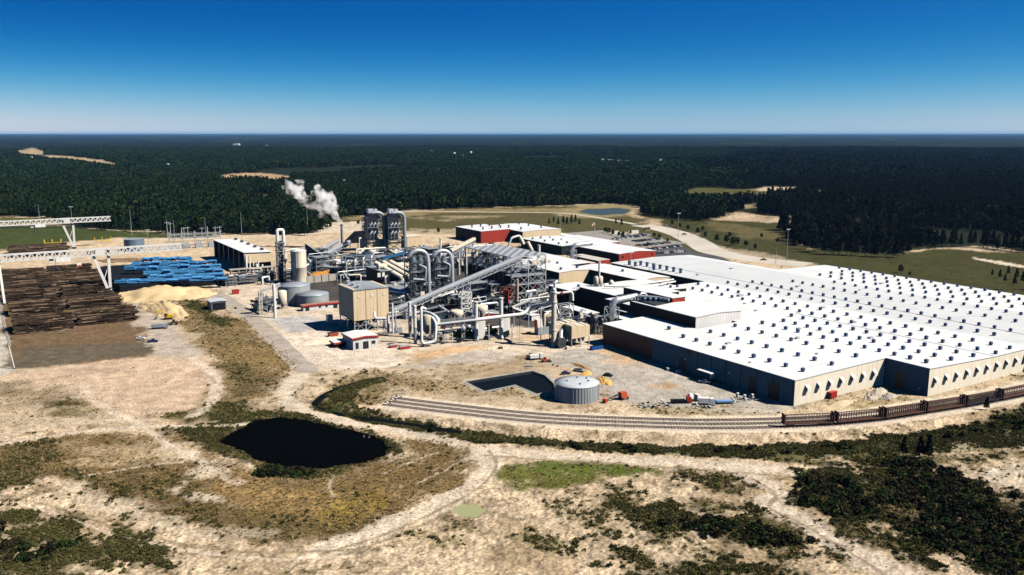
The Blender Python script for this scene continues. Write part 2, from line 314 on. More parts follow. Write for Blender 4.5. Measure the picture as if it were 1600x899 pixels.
# name, photo outline, base colour, edge raggedness (m), cover, patch size (1/m), dry tufts, green tufts, relief
SAND = (.52, .40, .27); PINK = (.50, .365, .255); DRY = (.165, .108, .045); DRYD = (.070, .054, .022); OLIVE = (.085, .082, .026)
GREEN = (.075, .10, .018); SCRUB = (.024, .027, .010); DIRT = (.155, .10, .055); GRAVEL = (.37, .33, .29); PALE = (.60, .50, .385)
CHIP = (.62, .43, .20); MUD = (.05, .045, .025); YARD = (.40, .355, .30); CLAY = (.50, .29, .13)
ZONES = [
 # behind the plant
 ([(-300, 352), (0, 352), (200, 362), (470, 366), (640, 364), (730, 366), (730, 440), (340, 440), (-300, 420)], SAND, 8, .95, .03, 0, 0, 0),
 ([(-300, 345), (0, 352), (120, 354), (205, 364), (330, 366), (330, 371), (180, 372), (110, 379), (80, 386), (0, 390), (-300, 400)], (.052, .066, .018), 6, .97, .03, .2, 0, 0),
 ([(0, 339), (60, 340), (95, 346), (30, 350), (0, 350)], OLIVE, 4, .9, .03, 0, 0, 0),
 ([(430, 352), (560, 340), (700, 326), (900, 322), (1010, 343), (960, 352), (880, 362), (730, 366), (640, 362), (520, 362)], (.085, .073, .028), 10, .97, .02, .3, .05, 0),
 ([(520, 338), (640, 330), (720, 326), (880, 326), (905, 331), (700, 333), (560, 346)], (.26, .20, .10), 8, .6, .02, 0, 0, 0),
 ([(640, 341), (700, 337), (780, 338), (700, 346)], (.42, .32, .2), 8, .45, .02, 0, 0, 0),
 ([(500, 350), (585, 346), (590, 362), (490, 364)], PALE, 8, .7, .04, 0, 0, 0),
 ([(640, 357), (730, 358), (725, 365), (640, 364)], (.40, .34, .22), 6, .6, .04, .2, 0, 0),
 ([(900, 337), (1000, 348), (1060, 360), (1110, 388), (1060, 398), (1030, 372), (960, 362), (880, 366), (860, 356)], (.075, .07, .026), 6, .9, .03, .2, .1, 0),
 ([(1000, 335), (1060, 342), (1130, 345), (1240, 350), (1235, 372), (1270, 392), (1400, 398), (1460, 388), (1700, 402), (1900, 460), (1700, 500), (1600, 465), (1300, 424), (1230, 408), (1120, 384), (1060, 360)], (.050, .049, .016), 8, .98, .03, .4, .15, 0),
 ([(1120, 385), (1200, 396), (1260, 410), (1290, 420), (1230, 416), (1160, 404)], (.36, .29, .19), 5, .55, .06, .1, 0, 0),
 ([(1100, 345), (1200, 358), (1236, 378), (1180, 376), (1120, 362)], (.13, .105, .045), 8, .6, .03, .2, 0, 0),
 ([(1520, 402), (1600, 415), (1700, 430), (1700, 434), (1590, 418), (1518, 405)], PALE, 2, .9, .05, 0, 0, 0),
 # log yard side
 ([(-300, 420), (190, 420), (240, 520), (245, 560), (20, 578), (-300, 620)], DIRT, 4, .97, .08, 0, 0, 0),
 ([(-300, 470), (2, 470), (22, 578), (-20, 600), (-300, 660)], (.45, .40, .33), 2, .98, .08, 0, 0, 0),
 ([(20, 545), (130, 538), (225, 535), (240, 552), (130, 566), (22, 578)], (.12, .095, .065), 4, .9, .08, 0, 0, 0),
 ([(192, 450), (230, 446), (262, 500), (310, 540), (310, 560), (235, 556), (215, 500)], (.43, .36, .29), 4, .9, .1, 0, 0, 0),
 ([(-300, 600), (0, 590), (120, 572), (240, 556), (330, 556), (346, 600), (300, 634), (200, 645), (150, 636), (120, 610), (0, 625), (-300, 640)], PINK, 5, .98, .05, 0, 0, .10),
 ([(-300, 610), (0, 602), (120, 604), (150, 640), (180, 660), (90, 668), (0, 680), (-300, 700)], (.45, .35, .24), 8, .95, .05, .1, 0, .2),
 ([(60, 622), (110, 622), (160, 640), (140, 654), (95, 652)], (.17, .135, .07), 4, .8, .15, .4, 0, .2),
 ([(55, 628), (95, 626), (108, 632), (75, 636)], DRYD, 3, .8, .15, .4, .2, .2),
 ([(-60, 600), (40, 596), (45, 612), (-60, 622)], (.2, .16, .09), 5, .6, .15, .3, 0, .2),
 ([(0, 610), (100, 604), (120, 620), (0, 640)], (.22, .16, .09), 6, .5, .12, .2, 0, .2),
 ([(280, 468), (305, 466), (330, 487), (372, 497), (420, 532), (456, 563), (452, 592), (415, 610), (398, 628), (330, 640), (345, 600), (336, 560), (300, 522), (282, 500)], (.215, .15, .068), 5, .95, .08, .6, .1, .1),
 ([(290, 470), (306, 472), (330, 490), (360, 500), (350, 512), (310, 500)], (.065, .075, .022), 4, .9, .1, .2, .5, 0),
 ([(345, 565), (385, 560), (400, 585), (440, 590), (415, 605), (395, 622), (350, 625), (350, 600)], (.105, .085, .038), 6, .75, .1, .6, .2, 0),
 ([(330, 540), (420, 545), (450, 570), (350, 560)], (.26, .175, .075), 6, .6, .1, .6, 0, 0),
 # plant floor and yards
 ([(330, 440), (560, 440), (640, 470), (700, 520), (870, 500), (960, 545), (870, 560), (700, 555), (600, 560), (500, 580), (455, 555), (400, 505), (350, 470)], (.56, .46, .35), 4, .9, .05, 0, 0, 0),
 ([(470, 426), (500, 412), (560, 398), (650, 392), (740, 394), (790, 410), (850, 436), (872, 470), (880, 500), (830, 512), (760, 516), (690, 506), (640, 500), (600, 490), (540, 480), (480, 470), (462, 450)], (.07, .062, .055), 5, .96, .06, 0, 0, 0),
 ([(415, 498), (470, 494), (512, 500), (495, 520), (450, 520)], (.40, .385, .36), 2, .9, .1, 0, 0, 0),
 ([(480, 515), (520, 525), (600, 548), (640, 560), (600, 575), (530, 580), (480, 570), (450, 535)], (.62, .52, .42), 4, .9, .08, 0, 0, 0),
 ([(700, 555), (760, 548), (800, 552), (790, 566), (700, 572), (640, 580), (630, 572)], (.43, .37, .31), 5, .8, .08, 0, 0, 0),
 ([(620, 556), (700, 543), (760, 540), (740, 548), (660, 560)], CLAY, 4, .4, .12, 0, 0, 0),
 ([(798, 520), (865, 515), (868, 535), (800, 536)], CLAY, 4, .35, .12, 0, 0, 0),
 ([(560, 590), (600, 580), (720, 600), (800, 608), (870, 622), (700, 618), (620, 606)], (.27, .20, .105), 4, .7, .12, .5, .1, .1),
 ([(560, 585), (620, 602), (600, 620), (575, 632), (530, 628), (520, 610)], (.21, .155, .075), 4, .8, .12, .5, .15, .15),
 ([(858, 556), (880, 548), (950, 546), (975, 552), (1245, 640), (1180, 650), (1040, 640), (985, 632), (945, 620), (900, 575), (850, 572)], YARD, 3, .97, .05, 0, 0, 0),
 ([(930, 545), (960, 546), (1010, 566), (980, 570)], (.52, .35, .2), 6, .6, .06, 0, 0, 0),
 ([(1022, 604), (1040, 598), (1066, 600), (1062, 609), (1035, 612)], (.45, .27, .13), 3, .8, .1, 0, 0, 0),
 ([(990, 628), (1090, 634), (1180, 636), (1200, 650), (1090, 652), (1000, 645)], (.36, .29, .17), 3, .7, .14, .5, .1, .2),
 ([(1245, 640), (1320, 620), (1350, 605), (1400, 605), (1445, 624), (1600, 586), (1750, 545), (1750, 560), (1600, 604), (1420, 640), (1260, 652), (1200, 652)], (.50, .39, .25), 3, .9, .12, .15, 0, .3),
 ([(1280, 628), (1340, 622), (1400, 618), (1440, 628), (1330, 640)], (.30, .225, .12), 3, .6, .14, .4, .1, .2),
 # pond meadow
 ([(250, 672), (330, 660), (400, 644), (425, 640), (455, 648), (500, 656), (560, 670), (612, 684), (625, 700), (590, 724), (530, 744), (470, 752), (420, 742), (380, 720), (330, 705), (275, 690)], (.060, .055, .022), 3, .97, .1, .6, .8, .2),
 ([(275, 650), (340, 632), (390, 625), (395, 648), (340, 660), (290, 658)], (.075, .072, .02), 3, .9, .12, .5, .4, .1),
 ([(-300, 720), (0, 692), (100, 675), (200, 672), (250, 682), (330, 708), (400, 742), (470, 756), (540, 745), (610, 712), (640, 688), (720, 688), (752, 705), (742, 738), (680, 772), (620, 806), (560, 832), (480, 842), (400, 836), (300, 822), (200, 780), (110, 742), (60, 745), (-300, 800)], DRY, 6, .97, .06, .8, .05, .25),
 ([(-300, 740), (0, 700), (60, 690), (70, 720), (120, 735), (200, 770), (290, 800), (410, 830), (330, 828), (200, 785), (110, 745), (-300, 800)], DRYD, 5, .94, .08, .7, .3, .25),
 ([(180, 725), (300, 745), (420, 800), (560, 815), (560, 832), (400, 838), (280, 812), (180, 765)], (.095, .07, .026), 7, .85, .07, .7, .2, .2),
 ([(300, 740), (420, 745), (560, 780), (600, 790), (560, 812), (450, 805), (340, 780)], (.27, .175, .07), 7, .7, .06, .8, 0, .2),
 ([(520, 775), (590, 768), (615, 790), (560, 815), (515, 810)], (.24, .165, .035), 4, .7, .12, .9, .1, .2),
 ([(120, 690), (260, 690), (340, 720), (200, 720), (110, 710)], (.33, .245, .15), 6, .55, .09, .2, 0, .2),
 ([(240, 762), (330, 770), (350, 785), (260, 775)], PALE, 4, .5, .12, 0, 0, .2),
 ([(275, 735), (350, 742), (365, 752), (290, 748)], PALE, 4, .5, .12, 0, 0, .2),
 ([(230, 690), (262, 690), (330, 730), (290, 722)], PALE, 3, .6, .12, 0, 0, .2),
 ([(80, 722), (190, 700), (330, 700), (250, 712), (130, 728)], (.4, .3, .18), 4, .45, .12, 0, 0, .2),
 # foreground sand with its islands of grass
 ([(-300, 815), (0, 802), (60, 792), (110, 802), (170, 838), (255, 862), (200, 885), (90, 905), (-300, 960)], (.050, .048, .018), 9, .9, .12, .4, .8, .45),
 ([(0, 830), (60, 838), (80, 870), (20, 880)], SAND, 5, .5, .2, 0, .1, .4),
 ([(768, 742), (800, 728), (835, 717), (900, 719), (970, 723), (1030, 738), (965, 748), (925, 760), (870, 772), (845, 766), (805, 762), (790, 750)], (.115, .12, .026), 3, .95, .08, .5, .05, .1),
 ([(835, 718), (960, 724), (1010, 737), (920, 745), (850, 735)], (.085, .12, .018), 4, .7, .1, .3, .05, .1),
 ([(905, 785), (960, 768), (1010, 785), (1070, 800), (1180, 812), (1250, 828), (1310, 858), (1330, 885), (1260, 880), (1160, 862), (1080, 845), (1010, 832), (940, 828)], (.085, .075, .030), 9, .85, .12, .7, .6, .35),
 ([(985, 800), (1060, 800), (1200, 822), (1290, 850), (1180, 858), (1060, 838)], (.042, .042, .016), 9, .8, .12, .5, .8, .35),
 ([(1040, 738), (1080, 732), (1130, 728), (1172, 745), (1150, 764), (1110, 760), (1080, 752)], (.075, .065, .028), 6, .85, .15, .7, .4, .2),
 ([(1055, 785), (1100, 782), (1150, 800), (1120, 808), (1070, 795)], (.08, .07, .03), 4, .8, .15, .5, .4, .2),
 ([(960, 875), (1020, 866), (1080, 872), (1180, 888), (1300, 920), (1300, 960), (960, 960)], (.055, .052, .02), 9, .85, .12, .5, .7, .35),
 ([(780, 830), (830, 825), (890, 848), (850, 858), (800, 845)], (.10, .095, .03), 4, .6, .2, .5, .5, .3),
 ([(610, 815), (680, 838), (740, 828), (720, 850), (640, 850)], (.16, .13, .05), 4, .5, .2, .5, .3, .3),
 ([(680, 805), (735, 805), (740, 825), (690, 830)], (.13, .10, .05), 3, .7, .2, .6, .3, .3),
 # railway ditch and the dark hillside
 ([(500, 628), (515, 610), (545, 598), (575, 588), (605, 596), (575, 604), (555, 615), (545, 630), (560, 640), (620, 650), (700, 662), (800, 676), (900, 685), (1000, 690), (1120, 692), (1220, 690), (1310, 685), (1400, 675), (1500, 656), (1600, 632), (1800, 590), (1800, 660), (1600, 698), (1450, 708), (1330, 716), (1200, 716), (1050, 712), (930, 704), (850, 697), (760, 690), (700, 684), (620, 668), (540, 652), (495, 640)], (.036, .046, .013), 2, .98, .15, .3, 1., .08),
 ([(700, 668), (900, 690), (1120, 697), (1300, 692), (1480, 668), (1600, 645), (1600, 668), (1400, 695), (1120, 708), (900, 700), (740, 682)], (.026, .034, .011), 3, .8, .12, .1, 1., .1),
 ([(1190, 716), (1330, 718), (1480, 706), (1600, 700), (1800, 680), (1800, 700), (1600, 712), (1480, 730), (1330, 735), (1240, 728)], (.12, .105, .045), 4, .8, .1, .6, .3, .3),
 ([(1250, 740), (1330, 724), (1420, 714), (1480, 730), (1560, 760), (1700, 800), (1900, 900), (1900, 990), (1640, 960), (1510, 886), (1420, 856), (1330, 826), (1235, 786)], (.018, .018, .008), 10, .97, .1, .5, .8, .4),  # scrub's own dark, with the corner vignette put into the colour too
 ([(1230, 800), (1300, 815), (1420, 858), (1380, 858), (1260, 830)], (.10, .082, .034), 9, .8, .12, .8, .4, .35),
 ([(1440, 760), (1520, 800), (1560, 850), (1470, 830)], (.090, .068, .034), 9, .85, .1, .9, .2, .3),
 ([(1480, 735), (1560, 722), (1700, 712), (1700, 775), (1600, 770), (1530, 756)], (.50, .43, .33), 4, .8, .1, .1, .1, .3),
 ([(1440, 700), (1520, 688), (1580, 683), (1560, 690), (1480, 702)], (.48, .40, .27), 3, .6, .15, .1, .1, .2),
]
LINES = [  # pale tracks worn through the cover, photo points, half width in metres, colour, strength
 ([(0, 694), (60, 684), (150, 672), (240, 666), (330, 668), (400, 660)], 2.2, PALE, .85), ([(0, 682), (100, 662), (200, 655), (250, 656)], 1.6, PALE, .6),
 ([(210, 655), (255, 690), (300, 716), (330, 726)], 1.8, PALE, .7), ([(100, 752), (190, 735), (260, 726), (340, 722)], 1.0, PALE, .7),
 ([(470, 585), (455, 602), (446, 618), (454, 631), (484, 644), (545, 660), (620, 673), (700, 688), (760, 700), (850, 712), (1000, 720), (1150, 728), (1250, 742)], 4.5, (.62, .52, .40), .9),
 ([(755, 706), (770, 728), (740, 757), (680, 790), (600, 826), (500, 860)], 4.5, (.62, .52, .40), .85), ([(600, 742), (660, 716), (690, 704)], .8, PALE, .6), ([(650, 760), (700, 735), (740, 712)], .8, PALE, .6),
 ([(520, 745), (514, 765), (522, 775)], 1.0, PALE, .5), ([(420, 835), (300, 830), (200, 800), (110, 760)], 4.0, (.58, .48, .36), .5),
 ([(1170, 745), (1215, 770), (1200, 790), (1260, 820), (1330, 860), (1400, 899)], 5.0, (.60, .50, .39), .9), ([(1180, 735), (1260, 730), (1330, 732)], 1.5, PALE, .5),
 ([(300, 560), (335, 590), (330, 630), (300, 650)], 3.0, (.66, .54, .42), .8), ([(130, 600), (145, 625), (190, 650), (230, 662)], 2.5, (.62, .5, .37), .7),
 ([(645, 577), (700, 573), (760, 568)], 1.0, PALE, .5), ([(500, 868), (610, 832), (690, 795), (752, 762), (776, 728), (764, 704)], .6, (.24, .18, .11), .9), ([(520, 872), (625, 836), (705, 798), (766, 765)], .5, (.24, .18, .11), .85), ([(0, 772), (80, 790), (170, 822), (290, 852), (420, 866), (560, 858)], .7, (.24, .18, .11), .85), ([(0, 782), (80, 799), (170, 832), (290, 861), (420, 875), (560, 867)], .6, PALE, .7), ([(760, 712), (900, 722), (1040, 732), (1180, 742), (1250, 748)], .8, (.26, .2, .13), .85), ([(1178, 752), (1212, 776), (1204, 796), (1262, 826), (1330, 866), (1390, 905)], .8, (.22, .165, .11), .85), ([(700, 880), (800, 862), (900, 862), (980, 848)], .6, (.30, .235, .15), .5), ([(960, 760), (1060, 772), (1160, 765), (1215, 775)], .6, (.28, .22, .14), .6), ([(20, 600), (140, 584), (300, 580), (338, 600)], .8, (.31, .215, .145), .8), ([(30, 612), (160, 596), (300, 592), (330, 612)], .6, (.36, .25, .17), .5), ([(160, 640), (240, 626), (320, 616)], .6, (.36, .25, .17), .5), ([(625, 570), (700, 562), (800, 560), (870, 572)], .8, (.40, .32, .23), .6), ([(640, 590), (720, 578), (800, 572), (860, 580)], .8, (.40, .32, .23), .5), ([(600, 612), (720, 622), (860, 632), (1000, 640), (1190, 650)], .8, (.36, .27, .17), .6), ([(700, 592), (768, 576)], .5, (.1, .08, .06), .7),
 ([(480, 520), (560, 560), (600, 568)], 1.2, (.5, .40, .32), .6), ([(470, 530), (545, 570)], 1.2, (.5, .40, .32), .6), ([(500, 510), (600, 552)], .8, (.52, .42, .34), .6),
 ([(790, 525), (830, 532), (868, 528)], .6, (.36, .22, .11), .5), ([(800, 530), (850, 520)], .5, (.36, .22, .11), .5),
 ([(870, 560), (1000, 590), (1120, 625)], 1.2, (.33, .295, .25), .6), ([(930, 556), (1060, 596), (1180, 640)], 1.4, (.47, .42, .36), .6), ([(900, 552), (960, 590), (1000, 625)], 1.0, (.34, .30, .26), .5),
]
def grow(pts, k):                                    # same outline, used to keep the woods off the clearings
    return G2(pts)
CLEAR = [  # openings in the far woods: photo outline, colour
 ([(338, 279), (352, 273), (385, 270), (430, 272), (462, 277), (440, 281), (385, 280), (352, 282)], (.40, .27, .16)),
 ([(22, 236), (50, 232), (72, 236), (66, 242), (110, 244), (160, 250), (190, 256), (180, 259), (130, 253), (70, 246), (35, 240)], (.36, .27, .16)),
 ([(162, 227), (190, 224), (218, 228), (190, 230)], (.40, .30, .18)),
 ([(1060, 300), (1090, 294), (1180, 296), (1210, 303), (1120, 306)], (.085, .078, .026)),
 ([(1172, 296), (1200, 292), (1246, 293), (1250, 300), (1210, 300)], (.46, .37, .25)), ([(1262, 297), (1298, 298), (1298, 304), (1275, 305)], (.36, .29, .2)),
 ([(1155, 322), (1186, 318), (1188, 324), (1160, 327)], (.26, .21, .12)), ([(1225, 340), (1240, 336), (1242, 352), (1232, 358)], (.30, .24, .15)),
 ([(572, 273), (588, 272), (584, 277)], (.5, .45, .38)), ([(880, 330), (905, 322), (985, 320), (1005, 328), (985, 338), (930, 342), (895, 340)], (.25, .2, .1)),
 ([(385, 303), (430, 303), (430, 308), (390, 308)], (.05, .055, .02)),
]
WOOD = [(-900, 352), (-300, 350), (-10, 338), (70, 338), (98, 346), (130, 356), (205, 362), (330, 365), (430, 365), (488, 367), (512, 350), (540, 340), (640, 328), (800, 323), (880, 321), (960, 318), (1006, 323), (1000, 335), (1062, 344), (1110, 345), (1150, 330), (1226, 340), (1236, 372), (1264, 392), (1310, 398), (1400, 402), (1440, 388), (1520, 384), (1700, 405), (2300, 440), (2300, 222), (-900, 222)]
def build_ground():
    pys = np.concatenate([[6000, 2600, 1700, 1350, 1180, 1080, 1020], np.arange(980, 560, -1.7), np.arange(560, 330, -1.5), np.arange(330, 232, -1.6), np.arange(232, 211.4, -1.2), [210.4, 209.6]])
    pxs = np.concatenate([[-9000, -5000, -3000, -2000, -1400, -1000, -700, -500, -380, -280], np.arange(-220, 1821, 2.0), [1880, 1980, 2100, 2300, 2600, 3000, 3600, 4600, 6600, 10600]])
    gx, gy = np.meshgrid(pxs, pys)
    dy = -(gy-449.5)/F; t = -H/(-ST+dy*CT); X = (gx-800)/F*t; Y = (CT+dy*ST)*t
    # let the tessellation wander a little so that no row or column of it can show
    shp = X.shape; x = X.ravel(); y = Y.ravel(); n = len(x)
    far = y > 1350
    n1 = fbm(x, y, .012, 1, 4); n2 = fbm(x, y, .07, 5, 4); n3 = fbm(x, y, .35, 9, 3); n4 = fbm(x, y, .9, 13, 2)
    col = np.empty((n, 3)); base = np.array(SAND)
    col[:] = base*(.70+.56*n2[:, None])*(.84+.3*n3[:, None])*(.84+.3*n1[:, None])
    n5 = vn(x, y, 1.6, 15); cr = (n3-.5)*.45+(n4-.5)*.6+(n5-.5)*.6; col = col*(1+np.clip(cr, -.42, .3)*sst(380, 330, y))[:, None]  # lump shadows and highlights of the near sand put into its colour
    for sc_, sd_, wd in ((.03, 141, .010), (.075, 151, .014), (.16, 161, .016)):
        g_ = 1-sst(wd*.3, wd, np.abs(fbm(x, y, sc_, sd_, 4)-.5)); gm_ = g_*sst(.46, .62, fbm(x, y, .02, sd_+5, 3))*sst(420, 360, y); col = col*(1-.62*gm_[:, None])+np.array((.12, .09, .055))*.25*gm_[:, None]
    br = sst(.52, .70, fbm(x, y, .03, 25, 5)); col = col*(1-.55*br[:, None])+np.array((.27, .19, .105))*.55*br[:, None]
    # erosion lines and scattered small growth over the bare sand
    e = np.abs(fbm(x, y, .05, 21, 4)-.5); col *= (1-.35*(1-sst(0, .018, e))*sst(.45, .6, n1))[:, None]
    sp = sst(.50, .68, fbm(x, y, .4, 31, 3))*sst(.34, .56, fbm(x, y, .045, 35, 3)); col = col*(1-.72*sp[:, None])+np.array((.15, .115, .06))*.72*sp[:, None]
    dry = .16*sp; grn = .20*sp*sst(.42, .6, n1); rel = np.full(n, .30)
    rel[(y > 372)] = .0
    rail_side = sdf(x, y, [(-700, 150), (-700, 356)]+[P(a, b)[:2] for a, b in ((0, 600), (120, 575), (330, 560), (340, 640), (440, 600), (540, 600), (600, 640), (850, 668), (1220, 676), (1400, 664), (1600, 628), (1900, 565))]+[(700, 150)])
    rel = (.16+.26*sst(330, 270, y))*sst(0, 14, rail_side)
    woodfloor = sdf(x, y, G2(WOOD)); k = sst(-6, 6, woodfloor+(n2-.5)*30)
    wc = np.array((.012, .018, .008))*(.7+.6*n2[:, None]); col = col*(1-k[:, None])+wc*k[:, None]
    for pts, c, rag, op, ps, td, tg, rl in ZONES:
        w = G2(pts); d = sdf(x, y, w); m0 = d > -45
        if not m0.any(): continue
        q = d+(fbm(x, y, ps, int(pts[0][0]) % 97, 4)-.5)*rag*4.2+(n3-.5)*rag*1.3
        m = sst(-rag*.75, rag*.75, q+(n2-.5)*rag*2.2)
        if rl > .05: m = m*(1-(.30 if rl < .3 else .38)*sst(.52, .68, fbm(x, y, .16, int(pts[0][1]) % 61+7, 4)))
        if op < .95: m = m*sst(.5-op*.62, .62-op*.42, fbm(x, y, ps*1.7, int(pts[1][0]) % 89+50, 5))
        m = m*min(op+.15, 1.)
        cc = np.array(c)*(.72+.56*n3[:, None])*(.80+.40*n2[:, None])*(.9+.2*n4[:, None])
        col = col*(1-m[:, None])+cc*m[:, None]
        dry = dry*(1-m)+td*m; grn = grn*(1-m)+tg*m; rel = rel*(1-m)+np.maximum(rl, .0)*m*(rail_side > -3)+0*m
    for pts, hw, c, st in LINES:
        ln = smooth_line(G2(pts), 6); d = line_d(x, y, ln)+(n3-.5)*hw*1.3+(n2-.5)*hw*1.2
        m = (1-sst(hw*.55, hw*1.25, d))*st*(.6+.5*n3)
        m = np.clip(m, 0, 1); cc = np.array(c)*(.8+.4*n3[:, None]); col = col*(1-m[:, None])+cc*m[:, None]
        dry *= 1-m; grn *= 1-m; rel *= 1-.5*m
    for pts, c in CLEAR:
        d = sdf(x, y, G2(pts))
        m = sst(-12, 12, d+(n1-.5)*60); cc = np.array(c)*(.7+.6*n2[:, None]); col = col*(1-m[:, None])+cc*m[:, None]
    # beyond the single trees the woods close into one canopy
    kf = sst(6200, 7200, y); st1 = fbm(x, y, .0011, 41, 4); st2 = fbm(x, y, .006, 44, 3)
    fc = np.array((.006, .012, .008))*(.45+1.1*st1[:, None])*(.6+.8*st2[:, None]); sp2 = sst(.71, .76, fbm(x, y, .0016, 47, 5))[:, None]
    fc = fc*(1-.55*sp2)+np.array((.075, .06, .035))*.55*sp2
    col = col*(1-kf[:, None])+fc*kf[:, None]
    z = rel*((fbm(x, y, .11, 61, 4)-.5)*3.0+(np.abs(fbm(x, y, .30, 64, 3)-.5))*-3.0+(n4-.5)*1.4)
    z = z + sst(0, 60, rail_side)*(fbm(x, y, .018, 71, 3)-.5)*2.0
    z = z + kf*(11+4*st2)
    for pts, dep, soft in ((POND, 2.0, 4), (PUDDLE, .7, 1.5), (FARPOND, 1.5, 8)):
        d = sdf(x, y, G2(pts))+(n2-.5)*soft*.9+(n3-.5)*(2.6 if pts is PUDDLE else .5); m = sst(-soft, soft*.6, d); z = z*(1-m)-dep*m
        rim = sst(-soft*.9, 0, d); mc = np.array((.032, .034, .014) if pts is not PUDDLE else (.26, .20, .12)); col = col*(1-.8*rim[:, None])+mc*.8*rim[:, None]; grn *= (1-sst(0, 1.5, d)); dry *= (1-sst(-1, .5, d))
    b = sdf(x, y, G2(BASIN)); m = sst(-.3, .6, b); z = z*(1-m)-2.2*m; rel2 = sst(-5, -.4, b)*(1-m); col = col*(1-.6*rel2[:, None])+np.array((.42, .37, .31))*.6*rel2[:, None]; dry *= 1-sst(-3, 0, b); grn *= 1-sst(-3, 0, b)
    d = line_d(x, y, CREEK)+(n3-.5)*1.6; m = 1-sst(.8, 3.4, d); z = z*(1-m)-1.3*m; col = col*(1-m[:, None])+np.array((.03, .028, .018))*m[:, None]
    dt = line_d(x, y, offset_line(RAIL, -15.))
    m = (1-sst(1.5, 9.5, dt))*sst(0, 6, rail_side); z = z-1.9*m
    # keep the hard ground flat under the railway, the haul road and the basin rim
    db = sdf(x, y, BALLAST); fl = sst(-6, 0, db); z = z*(1-fl)-.02*fl
    col = col*(1-sst(-3.0, -1.4, db+(n3-.5)*3)[:, None])+(np.array((.64, .53, .40))*(.8+.4*n3[:, None]))*sst(-3.0, -1.4, db+(n3-.5)*3)[:, None]
    dry *= 1-sst(-4, -2, db); grn *= 1-sst(-4, -2, db)
    dh = line_d(x, y, HAUL[:46]); z = z*sst(4, 8, dh)
    me = bpy.data.meshes.new('ground'); nr, nc = shp
    co = np.stack([x, y, z], 1).astype(np.float32)
    me.vertices.add(n); me.vertices.foreach_set('co', co.ravel())
    i = np.arange((nr-1)*nc).reshape(nr-1, nc)[:, :-1].ravel()
    fs = np.stack([i, i+1, i+nc+1, i+nc], 1); nf = len(fs)      # rows run away from the camera
    me.loops.add(nf*4); me.loops.foreach_set('vertex_index', fs.ravel().astype(np.int32))
    me.polygons.add(nf); me.polygons.foreach_set('loop_start', np.arange(nf, dtype=np.int32)*4)
    me.polygons.foreach_set('use_smooth', np.ones(nf, bool)); me.update(calc_edges=True)
    at = me.color_attributes.new('cover', 'FLOAT_COLOR', 'POINT')
    at.data.foreach_set('color', np.concatenate([np.clip(col, 0, 1), np.ones((n, 1))], 1).astype(np.float32).ravel())
    m, nt, bs = nodes_of('ground'); N, Lk = nt.nodes, nt.links
    ca = N.new('ShaderNodeAttribute'); ca.attribute_name = 'cover'
    tc = N.new('ShaderNodeTexCoord')
    def nz(sc, det, lo, hi):
        q = N.new('ShaderNodeTexNoise'); q.inputs['Scale'].default_value = sc; q.inputs['Detail'].default_value = det
        Lk.new(tc.outputs['Object'], q.inputs['Vector'])
        r = N.new('ShaderNodeMapRange'); r.inputs[1].default_value = .3; r.inputs[2].default_value = .7; r.inputs[3].default_value = lo; r.inputs[4].default_value = hi
        Lk.new(q.outputs['Fac'], r.inputs[0]); return r.outputs[0]
    a = nz(1.1, 6, .52, 1.36); c = nz(.16, 4, .82, 1.16)
    mu = N.new('ShaderNodeMath'); mu.operation = 'MULTIPLY'; Lk.new(a, mu.inputs[0]); Lk.new(c, mu.inputs[1])
    vm = N.new('ShaderNodeVectorMath'); vm.operation = 'SCALE'; Lk.new(ca.outputs['Color'], vm.inputs[0]); Lk.new(mu.outputs[0], vm.inputs['Scale'])
    Lk.new(vm.outputs[0], bs.inputs['Base Color']); bs.inputs['Roughness'].default_value = .95; bs.inputs['Specular IOR Level'].default_value = .08
    bp = N.new('ShaderNodeBump'); bp.inputs['Strength'].default_value = .85; bp.inputs['Distance'].default_value = .5
    q = N.new('ShaderNodeTexNoise'); q.inputs['Scale'].default_value = .9; q.inputs['Detail'].default_value = 8; q.inputs['Roughness'].default_value = .65
    Lk.new(tc.outputs['Object'], q.inputs['Vector']); Lk.new(q.outputs['Fac'], bp.inputs['Height']); Lk.new(bp.outputs['Normal'], bs.inputs['Normal'])
    me.materials.append(m); o = bpy.data.objects.new('ground', me); COL.objects.link(o); o['kind'] = 'structure'
    return x, y, z, dry, grn, shp
GX, GY, GZ, GDRY, GGRN, GSH = build_ground()
def gz_at(px, py):                                   # ground level near a world point (nearest mesh vertex)
    k = np.argmin((GX-px)**2+(GY-py)**2); return float(GZ[k])
# ---------------------------------------------------------------- sheets lying on the ground, water
def sheet(name, pts, z, mat, kind='structure'):
    me = bpy.data.meshes.new(name); me.from_pydata([(p[0], p[1], z) for p in pts], [], [tuple(range(len(pts)))])
    me.materials.append(mat); me.update(); o = bpy.data.objects.new(name, me); COL.objects.link(o); o['kind'] = kind
    if me.polygons[0].normal.z < 0: me.flip_normals()
    return o
def ribbon(name, ln, w, z, mat, jitter=.0, crown=0.):
    vs = []; fs = []
    for i, p in enumerate(ln):
        a = ln[max(i-1, 0)]; b = ln[min(i+1, len(ln)-1)]
        tx, ty = b[0]-a[0], b[1]-a[1]; L = math.hypot(tx, ty) or 1; ww = w/2+random.uniform(-jitter, jitter)
        nx, ny = -ty/L, tx/L
        vs += [(p[0]-nx*ww, p[1]-ny*ww, z), (p[0], p[1], z+crown), (p[0]+nx*ww, p[1]+ny*ww, z)]
    for i in range(len(ln)-1):
        for k in (0, 1): fs.append((i*3+k, i*3+3+k, i*3+4+k, i*3+1+k))
    me = bpy.data.meshes.new(name); me.from_pydata(vs, [], [f[::-1] for f in fs]); me.materials.append(mat); me.update()
    o = bpy.data.objects.new(name, me); COL.objects.link(o); o['kind'] = 'structure'; return o
ROADM = M('road_gravel', (.37, .315, .265), .9, 0, .25, .12, .1, bump=.3)
